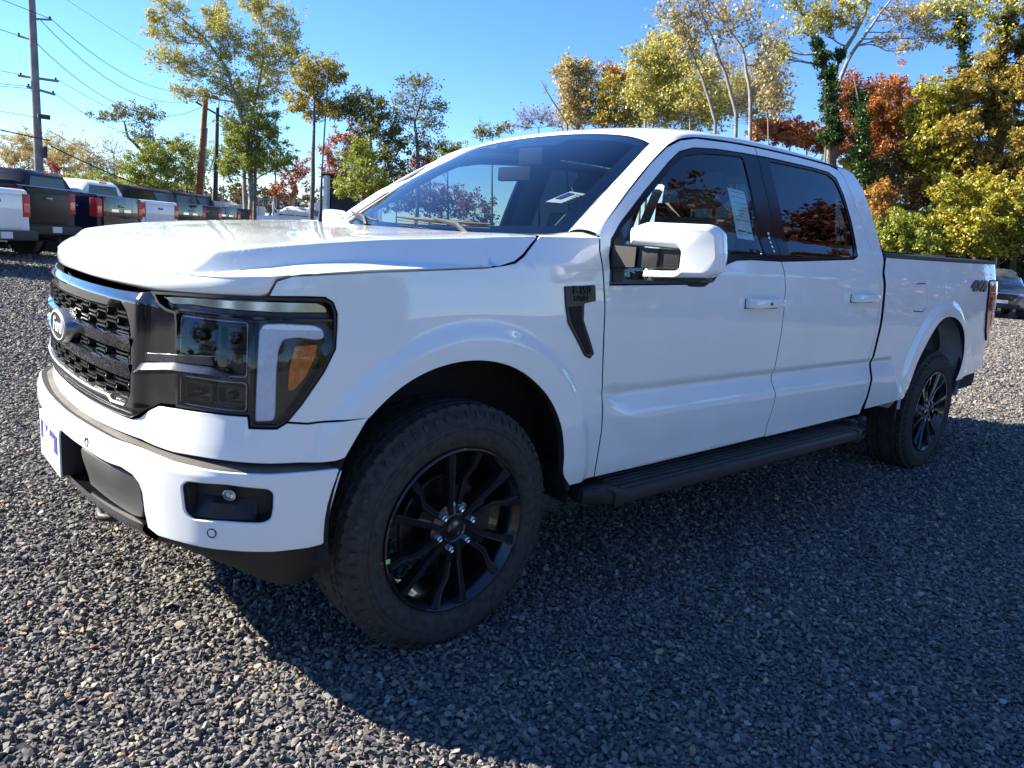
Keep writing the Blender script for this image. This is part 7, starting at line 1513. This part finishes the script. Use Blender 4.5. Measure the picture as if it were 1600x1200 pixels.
# trees on the far side of the lot, behind the photographer: they show in the glass and the paint
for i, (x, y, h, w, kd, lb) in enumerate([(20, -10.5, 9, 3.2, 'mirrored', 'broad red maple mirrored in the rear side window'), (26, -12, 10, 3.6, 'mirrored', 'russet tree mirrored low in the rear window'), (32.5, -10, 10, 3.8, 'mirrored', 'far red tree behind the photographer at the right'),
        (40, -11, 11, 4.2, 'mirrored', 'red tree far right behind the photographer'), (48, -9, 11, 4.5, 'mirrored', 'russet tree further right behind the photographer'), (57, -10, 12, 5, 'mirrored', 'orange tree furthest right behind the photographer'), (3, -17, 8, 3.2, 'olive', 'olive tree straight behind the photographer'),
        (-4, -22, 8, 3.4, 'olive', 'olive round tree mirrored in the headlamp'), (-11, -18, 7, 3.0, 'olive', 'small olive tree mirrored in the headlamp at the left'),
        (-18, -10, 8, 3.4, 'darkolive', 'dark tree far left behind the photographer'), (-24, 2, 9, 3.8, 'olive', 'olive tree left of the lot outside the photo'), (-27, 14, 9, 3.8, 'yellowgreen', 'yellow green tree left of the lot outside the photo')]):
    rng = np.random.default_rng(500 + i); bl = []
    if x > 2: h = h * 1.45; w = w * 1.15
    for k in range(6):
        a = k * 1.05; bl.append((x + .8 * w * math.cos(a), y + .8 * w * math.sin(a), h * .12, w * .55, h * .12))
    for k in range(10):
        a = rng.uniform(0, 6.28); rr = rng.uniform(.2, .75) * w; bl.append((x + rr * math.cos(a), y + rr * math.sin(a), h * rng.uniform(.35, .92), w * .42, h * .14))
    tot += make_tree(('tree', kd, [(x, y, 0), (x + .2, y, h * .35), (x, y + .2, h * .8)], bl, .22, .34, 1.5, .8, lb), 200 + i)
print('leaves', tot)
# ------------------------------------------------------------------ poles, wires, fence, shed
mat('pole_wood', (.23, .21, .185), rough=.9, noise=(3, .25), bump=(40, .3)); mat('pole_brown', (.22, .085, .03), rough=.85, noise=(3, .25), bump=(40, .3)); mat('pole_dark', (.06, .055, .05), rough=.9, noise=(3, .3))
mat('pole_metal', (.30, .34, .36), rough=.5, metal=.3, noise=(5, .15)); mat('wire', (.02, .02, .02), rough=.6, noise=(5, .2))
mat('galvanised', (.38, .39, .40), rough=.5, metal=.5, noise=(10, .15)); mat('roof_dark', (.035, .035, .04), rough=.9, noise=(8, .3)); mat('wall_white', (.72, .72, .70), rough=.8, noise=(5, .08))
def pole(name, label, base, top, r, m):
    b = Vector(base); t = Vector(top); o = thing(name, label, 'utility pole', tuple(b)); d = t - b
    MB().tube([(0, 0, 0), d * .5, d], [r, r * .85, r * .7], 10).build('post', m, o, smooth=40); return o, b, d
def arm(o, b, p, q, r=.05, m='pole_wood', name='crossarm'):
    a = MB().tube([Vector(p) - b, Vector(q) - b], r, 6); x = a.build(name, m, o, smooth=30)
    for t in (.06, .94):
        c = Vector(p).lerp(Vector(q), t) - b; MB().lathe([(0, .02), (.03, .05), (.06, .03), (.09, .05), (.13, .02)], n=8).build('insulator', 'pole_dark', x).matrix_local = Matrix.Translation(c) @ Matrix.Rotation(R(90), 4, 'X')
    return x
o1, b1_, d1_ = pole('utility_pole', 'tall grey wooden utility pole at the left with a floodlight and two crossarms', (4.42, 34.2, 0), (4.76, 36.18, 10.6), .19, 'pole_wood')
arm(o1, b1_, (4.11, 35.77, 6.4), (5.31, 34.66, 6.29)); arm(o1, b1_, (4.34, 35.46, 5.99), (5.17, 34.65, 5.75)); arm(o1, b1_, (4.75, 35.8, 8.70), (5.27, 35.33, 8.72), .04); arm(o1, b1_, (4.21, 36.1, 7.98), (4.70, 35.69, 7.86), .04)
q = MB(); q.box((-.22, -.10, -.08), (.22, .10, .10)); f_ = q.build('floodlight', 'pole_dark', o1, bevel=.03); f_.location = Vector((4.76, 34.72, 4.82)) - b1_
q = MB(); q.tube([(.0, 0, 0), (.0, 0, .45)], .09, 10); f_ = q.build('transformer_coil', 'pole_dark', o1); f_.location = Vector((4.72, 34.55, 3.2)) - b1_
o2, b2_, d2_ = pole('utility_pole', 'reddish brown wooden utility pole behind the row of trucks', (14.35, 45.6, 0), (15.39, 46.8, 8.9), .22, 'pole_brown')
arm(o2, b2_, (14.75, 47.4, 8.86), (15.9, 46.25, 8.5), .09, 'pole_brown')
o3, b3_, d3_ = pole('utility_pole', 'dark thin utility pole with a crossarm just right of the brown pole', (15.55, 45.9, 0), (16.23, 47.21, 8.05), .15, 'pole_dark')
arm(o3, b3_, (15.2, 48.1, 8.3), (16.5, 46.85, 7.45), .06, 'pole_dark')
o4, b4_, d4_ = pole('light_pole', 'thin grey metal pole between the brown and the dark pole', (15.55, 48.5, 0), (16.38, 49.56, 7.0), .10, 'pole_metal'); o4['category'] = 'light pole'
o5, b5_, d5_ = pole('light_pole', 'thin pale lamp pole right of the tall cottonwood', (22.05, 52.3, 0), (22.92, 53.49, 7.9), .09, 'pole_metal'); o5['category'] = 'light pole'
MB().box((-.35, -.12, -.04), (.35, .12, .06)).build('lamp_head', 'pole_metal', o5, bevel=.02).location = d5_
o6, b6_, d6_ = pole('light_pole', 'tallest thin grey pole rising behind the dark crossarm pole', (17.0, 50.7, 0), (17.94, 51.59, 9.7), .07, 'pole_metal'); o6['category'] = 'light pole'
def wire(p, q, sag, label, r=.014):
    p, q = Vector(p), Vector(q); pts = [p.lerp(q, t) - Vector((0, 0, sag * 4 * t * (1 - t))) for t in [i / 16 for i in range(17)]]
    tag(MB().tube(pts, r, 4, caps=False).build('power_line', 'wire'), label, 'power line', 'power lines strung between the poles')
A1 = (5.27, 35.33, 8.75)
wire(A1, (14.9, 47.26, 8.82), .9, 'upper power line from the top right of the tall pole to the brown pole'); wire((4.88, 35.67, 8.75), (15.3, 46.8, 8.6), 1.5, 'second power line sagging below the upper one towards the brown pole')
wire((4.63, 35.69, 7.9), (15.6, 47.8, 8.13), 1.6, 'power line from the short left arm to the dark pole crossarm'); wire(A1, (-14, 30, 13), .5, 'power line leaving the tall pole at the upper left corner'); wire((4.21, 36.1, 8.0), (-12, 26, 10.5), .6, 'power line leaving the short left arm at the left edge')
for k, (p, q, s) in enumerate((((4.11, 35.77, 6.45), (-12, 28, 7.2), .4), ((4.34, 35.46, 6.0), (-12, 27, 5.2), .4), ((4.5, 35.2, 5.9), (-12, 26.6, 4.7), .3), ((4.8, 34.8, 4.75), (-12, 29, 5.6), .2))):
    wire(p, q, s, ['power line running left from the upper crossarm', 'power line running left from the lower crossarm', 'lowest of the lines running left from the lower crossarm', 'service wire running left from the floodlight'][k], .012)
wire((5.31, 34.66, 6.35), (18, 50, 6.1), .6, 'thin line from the upper crossarm past the cottonwood', .010); wire((5.17, 34.65, 5.8), (16.35, 47.0, 7.6), 1.6, 'line sagging from the lower crossarm to the dark pole', .010)
wire((4.9, 34.5, 4.3), (12.5, 40, 2.4), .25, 'steep guy wire running down from the floodlight', .013); wire((4.9, 34.4, 3.7), (14, 42, 2.0), .3, 'lower thick cable running down towards the trucks', .03); wire((4.9, 34.4, 3.9), (-10, 28, 5.2), .1, 'thick cable leaving the coil at the left', .03)
wire((-6, 40, 17), (24, 62, 10), .4, 'highest faint line crossing the sky over the crown', .010)
# shed, fence, trailers behind the lot
sh = thing('shed', 'narrow white gable wall with a dark roof behind the antenna', 'shed', (18.1, 36.0, 0))
MB().box((-.18, -.2, 0), (.0, .2, 4.0)).build('chimney', 'wall_white', sh); MB().prism([(.1, 0), (1.3, 0), (1.3, 3.0), (.1, 4.0)], -.4, .6, lambda a, b, h: (a, h - a * .6, b)).build('wall', 'roof_dark', sh, fixn=True); MB().box((-.12, -.5, 4.02), (.9, .5, 4.12)).build('roof', 'roof_dark', sh)
fn_ = thing('chain_link_fence', 'chain link fence behind the white pickup', 'fence', (17.8, 43.8, .45), R(-40))
for i in range(7): MB().tube([(-2.5 + i * 1.1, 0, 0), (-2.5 + i * 1.1, 0, 2.3)], .035, 8).build('fence_post', 'galvanised', fn_, smooth=40)
for z in (.1, 2.25): MB().tube([(-2.5, 0, z), (4.1, 0, z)], .025, 6).build('fence_rail', 'galvanised', fn_, smooth=40)
b = MB()
for i in range(60):
    x = -2.5 + i * .11
    for sg in (1, -1):
        pts = [(x + sg * t * 2.1 * .9, 0, .1 + t * 2.1) for t in (0, 1)]
        if -2.5 <= pts[1][0] <= 4.1: b.tube(pts, .005, 3, caps=False)
tag(b.build('wire_netting', 'galvanised', fn_), kind='stuff')
def box_trailer(x, y, rz, L, H, label):
    o = thing('box_trailer', label, 'trailer', (x, y, ground_z(x, y)), rz, 'white box trailers behind the trucks'); MB().box((0, 0, .8), (L, 2.4, H)).build('box', 'wall_white', o, bevel=.04)
    MB().box((0, .1, .55), (L, 2.3, .8)).build('chassis', 'black_plastic', o)
    for yy in (.35, 2.05):
        for xx in (L * .6, L * .75): MB().lathe([(-.12, .1), (-.12, .45), (.12, .45), (.12, .1)], n=16, c=(xx, yy, .45)).build('wheel', 'rubber', o, smooth=40)
    for i in range(5): MB().box((L * i / 4 - .02, -.012, .85), (L * i / 4 + .02, -.002, H - .05)).build('rib', 'galvanised', o)
box_trailer(16.6, 46.1, R(-45), 1.3, 1.75, 'white box trailer left of the fence, behind the last dark truck'); box_trailer(15.5, 46.0, R(-45), .45, 1.85, 'narrow white trailer end beside the longer trailer')
# ------------------------------------------------------------------ parked pickups
mat('paint_black', (.008, .008, .011), rough=.28, coat=0, spec=.18, noise=(4, .2)); mat('paint_brown', (.022, .017, .017), rough=.28, coat=0, spec=.18, noise=(4, .2)); mat('paint_navy', (.012, .014, .030), rough=.28, coat=0, spec=.18, noise=(4, .2))
mat('paint_grey', (.03, .032, .042), rough=.28, coat=0, spec=.18, noise=(4, .2)); mat('paint_suv', (.13, .14, .16), rough=.35, coat=1, metal=.3, noise=(4, .1))
mat('window_dark', (.012, .014, .017), rough=.10, coat=0, spec=.6, noise=(5, .2))
def loft(sec):
    b = MB(); b.grid(sec, closed_v=True); n = len(sec[0]); b.add(sec[0], [tuple(range(n))]); b.add(sec[-1], [tuple(range(n))[::-1]]); return b
def section(x, hw, z0, z1, tw=None, r=.1):
    tw = hw if tw is None else tw
    return [(x, -hw, z0), (x, -hw, z0 + (z1 - z0) * .55), (x, -hw + (hw - tw) * .8, z1 - r), (x, -tw + r * .8, z1), (x, tw - r * .8, z1), (x, hw - (hw - tw) * .8, z1 - r), (x, hw, z0 + (z1 - z0) * .55), (x, hw, z0)]
def pickup(label, x, y, heading, paint_, hh=1.0, lamp='F', tail_h=1.42, badge='4X4', group='pickups parked in a row at the left', black_tail=False, roofc=None):
    """heading: where the nose points; origin on the ground under the tailgate"""
    o = thing('parked_pickup', label, 'pickup truck', (x, y, ground_z(x, y)), heading, group); o.scale = (1, 1, hh)
    # body: bed, lower cab, bonnet
    s = [section(.0, .97, .62, 1.44, .95, .05), section(.06, .99, .60, 1.46, .97, .05), section(1.95, 1.0, .58, 1.43, .97, .05), section(1.96, 1.0, .55, 1.33, .96, .08), section(4.25, 1.0, .55, 1.31, .96, .1), section(4.9, .99, .56, 1.28, .92, .12), section(5.65, .97, .56, 1.20, .86, .14), section(5.80, .90, .58, 1.02, .8, .12)]
    loft(s).build('body', paint_, o, smooth=35, fixn=True)
    s = [section(1.98, .93, 1.30, 1.36, .93, .02), section(2.02, .93, 1.30, 1.86, .70, .07), section(2.20, .93, 1.30, 1.945, .70, .07), section(3.4, .93, 1.30, 1.95, .70, .07), section(3.75, .93, 1.30, 1.88, .68, .07), section(4.45, .90, 1.28, 1.34, .80, .03)]
    loft(s).build('cab', roofc or paint_, o, smooth=35, fixn=True)
    w = MB(); w.add([(1.975, -.70, 1.47), (1.975, .70, 1.47), (2.000, .62, 1.80), (2.000, -.62, 1.80)], [(0, 1, 2, 3)]); w.build('rear_window', 'window_dark', o, fixn=True)
    w = MB(); w.add([(3.80, -.62, 1.85), (3.80, .62, 1.85), (4.42, .74, 1.38), (4.42, -.74, 1.38)], [(0, 1, 2, 3)]); w.build('windshield', 'window_dark', o, fixn=True)
    for sg in (-1, 1):
        for (xa, xb, xc, xd) in ((2.30, 3.05, 3.05, 2.35), (3.13, 4.08, 3.62, 3.13)):
            V = [(xa, sg * .945, 1.38), (xb, sg * .945, 1.38), (xc, sg * .80, 1.82), (xd, sg * .80, 1.82)]; MB().add(V, [(0, 1, 2, 3)]).build('side_window', 'window_dark', o, fixn=True)
        q = MB().box((-.02, sg * .96 - (.10 if sg > 0 else -.0) - (0 if sg > 0 else .0), .93), (.16, sg * .96 + (.025 if sg > 0 else .10) , 1.32)) if False else MB().box((-.022, min(sg * .76, sg * 1.003), .95), (.17, max(sg * .76, sg * 1.003), 1.38))
        tl_ = q.build('tail_lamp', 'red_far', o, bevel=.015); MB().box((-.027, min(sg * .80, sg * .97), 1.04), (-.021, max(sg * .80, sg * .97), 1.20)).build('lamp_segment', 'red_bright', tl_)
        for cx in (1.15, 4.90):
            wl = MB().lathe([(-.13, .10), (-.13, .30), (-.11, .38), (0, .40), (.11, .38), (.13, .30), (.10, .26), (.08, .05)] if sg > 0 else [(.13, .10), (.13, .30), (.11, .38), (0, .40), (-.11, .38), (-.13, .30), (-.10, .26), (-.08, .05)], n=24, c=(cx, sg * .86, .40)).build('wheel', 'rubber', o, smooth=40, fixn=True)
            MB().lathe([(sg * .10, .01), (sg * .085, .10), (sg * .11, .24)], n=20, c=(cx, sg * .86, .40)).build('rim', 'wheel_black' if not roofc else 'steel_dark', wl, smooth=40, fixn=True)
            q = MB().lathe([(sg * .145, .0), (sg * .145, .46)], n=28, c=(cx, sg * .862, .44)); q.build('wheel_arch', 'liner', o, fixn=True)
        MB().box((4.05, min(sg * 1.0, sg * 1.22), 1.25), (4.17, max(sg * 1.0, sg * 1.22), 1.48)).build('door_mirror', paint_, o, bevel=.03)
    MB().box((-.035, -.75, .72), (-.005, .75, 1.445)).build('tailgate', 'gloss_black' if black_tail else paint_, o, bevel=.015)
    if black_tail:
        for yy in (-.42, .12): MB().box((-.045, yy, 1.08), (-.034, yy + .30, 1.15)).build('chrome_bar', 'chrome', o)
    else: MB().box((-.045, -.73, 1.33), (-.034, .73, 1.41)).build('tailgate_crease', 'black_plastic' if paint_ != 'white_paint' else paint_, o, bevel=.006)
    MB().box((-.05, -.12, 1.20), (-.036, .12, 1.26)).build('tailgate_handle', 'gloss_black', o, bevel=.01)
    MB().box((-.20, -.95, .52), (.05, .95, .70)).build('rear_bumper', 'chrome' if paint_ == 'white_paint' and False else 'black_plastic', o, bevel=.03)
    MB().box((-.215, -.16, .56), (-.20, .16, .68)).build('licence_plate', 'paper_white', o)
    MB().box((1.99, -.16, 1.87), (2.03, .16, 1.92)).build('brake_light', 'red_bright', o, bevel=.008); MB().tube([(-.25, 0, .42), (.3, 0, .42)], .04, 8).build('hitch', 'black_plastic', o)
    MB().box((.4, -.6, .35), (5.0, .6, .60)).build('chassis', 'liner', o)
    if badge:
        V, F = text_mesh(badge, .12, .003, shear=.25, bold=.002); V = [(.62 - a * 1.5, 1.004 + c, 1.20 + b) for a, b, c in V]; MB().add(V, F).build('bed_badge', 'chrome', o, smooth=0)
    return o
HD = R(128)
for (lb, x, y, hd, pn_, hh, bd_, bt_) in (
    ('white pickup cut by the left edge of the photo', .62, 15.3, 138, 'white_paint', 1.04, '', False),
    ('dark brown heavy pickup, second from the left', 1.93, 18.0, 137, 'paint_brown', 1.10, '', False),
    ('navy pickup with chrome badge, third from the left', 3.95, 20.2, 134, 'paint_navy', 1.05, '4X4', True),
    ('white pickup with large red tail lamp, fifth in the row', 6.15, 24.4, 130, 'white_paint', 1.04, '', False),
    ('black pickup with chrome tailgate just right of the white one', 7.9, 26.9, 128, 'paint_black', 1.04, '', True),
    ('dark grey pickup, third from the far end of the row', 9.25, 29.1, 126, 'paint_grey', 1.04, '', False),
    ('black pickup, second from the far end of the row', 10.8, 31.1, 125, 'paint_black', 1.04, '', True),
    ('dark grey pickup at the far end of the row', 12.2, 33.3, 124, 'paint_grey', 1.04, '', False)):
    pickup(lb, x, y, R(hd), pn_, hh, badge=bd_, black_tail=bt_)
pickup('navy bodied work pickup with a white cab, fourth in the row', 4.54, 24.4, R(131), 'paint_navy', 1.08, badge='', roofc='white_paint')
pickup('white pickup seen from its side beyond the bonnet', 21.85, 40.4, R(139), 'white_paint', 1.0, badge='', group='white vehicles beyond the bonnet')
# high van behind it
def van():
    o = thing('cargo_van', 'long white high-roofed van to the right behind the white pickup', 'van', (26.5, 44.5, ground_z(26, 44.5)), R(139), 'white vehicles beyond the bonnet')
    s = [section(0, .98, .4, 2.45, .86, .1), section(.1, 1.0, .4, 2.52, .88, .1), section(3.9, 1.0, .4, 2.55, .88, .12), section(4.6, 1.0, .4, 2.30, .84, .14), section(5.3, .97, .4, 1.55, .8, .12), section(5.9, .93, .45, 1.15, .8, .12), section(6.0, .85, .5, .9, .8, .1)]
    loft(s).build('body', 'white_paint', o, smooth=35, fixn=True)
    for sg in (-1, 1):
        MB().add([(3.7, sg * 1.004, 1.35), (5.2, sg * 1.004, 1.35), (4.75, sg * .95, 1.95), (3.7, sg * .95, 1.95)], [(0, 1, 2, 3)]).build('side_window', 'window_dark', o, fixn=True)
        for cx in (1.2, 5.0): MB().lathe([(-.12, .1), (-.12, .33), (.12, .33), (.12, .1)], n=20, c=(cx, sg * .88, .34)).build('wheel', 'rubber', o, smooth=40, fixn=True)
        MB().box((.1, sg * 1.005 - .004, 1.0), (5.2, sg * 1.005 + .004, 1.06)).build('rub_strip', 'black_plastic', o)
    MB().add([(4.72, -.72, 2.18), (4.72, .72, 2.18), (5.33, .80, 1.55), (5.33, -.80, 1.55)], [(0, 1, 2, 3)]).build('windshield', 'window_dark', o, fixn=True)
van()
# grey crossover at the right edge
def suv():
    o = thing('parked_suv', 'small dark grey crossover facing the camera at the right edge behind the tail lamp', 'car', (27.3, 6.1, 0), R(205))
    s = [section(-4.4, .80, .5, 1.0, .7, .1), section(-4.3, .90, .35, 1.1, .8, .12), section(-3.2, .92, .3, 1.12, .84, .1), section(-1.3, .92, .3, 1.08, .84, .1), section(-.5, .90, .3, .98, .80, .12), section(-.1, .84, .32, .84, .72, .12), section(0, .74, .4, .7, .64, .08)]
    loft(s).build('body', 'paint_suv', o, smooth=40, fixn=True)
    s = [section(-4.2, .80, 1.0, 1.12, .72, .03), section(-3.8, .80, 1.0, 1.55, .58, .1), section(-2.9, .82, 1.0, 1.66, .60, .1), section(-2.0, .82, 1.0, 1.62, .60, .1), section(-1.15, .82, 1.0, 1.10, .76, .03)]
    loft(s).build('cabin', 'paint_suv', o, smooth=40, fixn=True)
    MB().add([(-1.98, -.56, 1.60), (-1.98, .56, 1.60), (-1.2, .72, 1.12), (-1.2, -.72, 1.12)], [(0, 1, 2, 3)]).build('windshield', 'window_dark', o, fixn=True)
    for sg in (-1, 1):
        MB().add([(-3.7, sg * .83, 1.12), (-1.45, sg * .83, 1.12), (-2.05, sg * .68, 1.55), (-3.5, sg * .68, 1.55)], [(0, 1, 2, 3)]).build('side_window', 'window_dark', o, fixn=True)
        hl_ = MB().box((-.30, min(sg * .52, sg * .86), .72), (-.05, max(sg * .52, sg * .86), .86)).build('headlight', 'lens_silver', o, bevel=.03)
        for cx in (-.9, -3.5): MB().lathe([(-.10, .1), (-.10, .33), (.10, .33), (.10, .1)], n=20, c=(cx, sg * .80, .33)).build('wheel', 'rubber', o, smooth=40, fixn=True)
        MB().box((-1.5, min(sg * .92, sg * 1.08), 1.02), (-1.38, max(sg * .92, sg * 1.08), 1.16)).build('door_mirror', 'paint_suv', o, bevel=.03)
    MB().prism([(-.48, .80), (.48, .80), (.36, .56), (-.36, .56)], -.02, .012, lambda a, b, h: (h, a, b)).build('grille', 'liner', o, fixn=True)
    MB().box((-.02, -.55, .36), (.02, .55, .48)).build('lower_grille', 'black_plastic', o, bevel=.01); MB().box((.012, -.20, .50), (.022, .20, .60)).build('licence_plate', 'paper_white', o)
    MB().tube([(.016, -.48, .80), (.016, 0, .82), (.016, .48, .80), (.016, .36, .56), (.016, -.36, .56), (.016, -.48, .80)], .012, 6).build('grille_surround', 'chrome', o)
suv()
print('BUILD TIME %.1f' % (time.time() - T0))
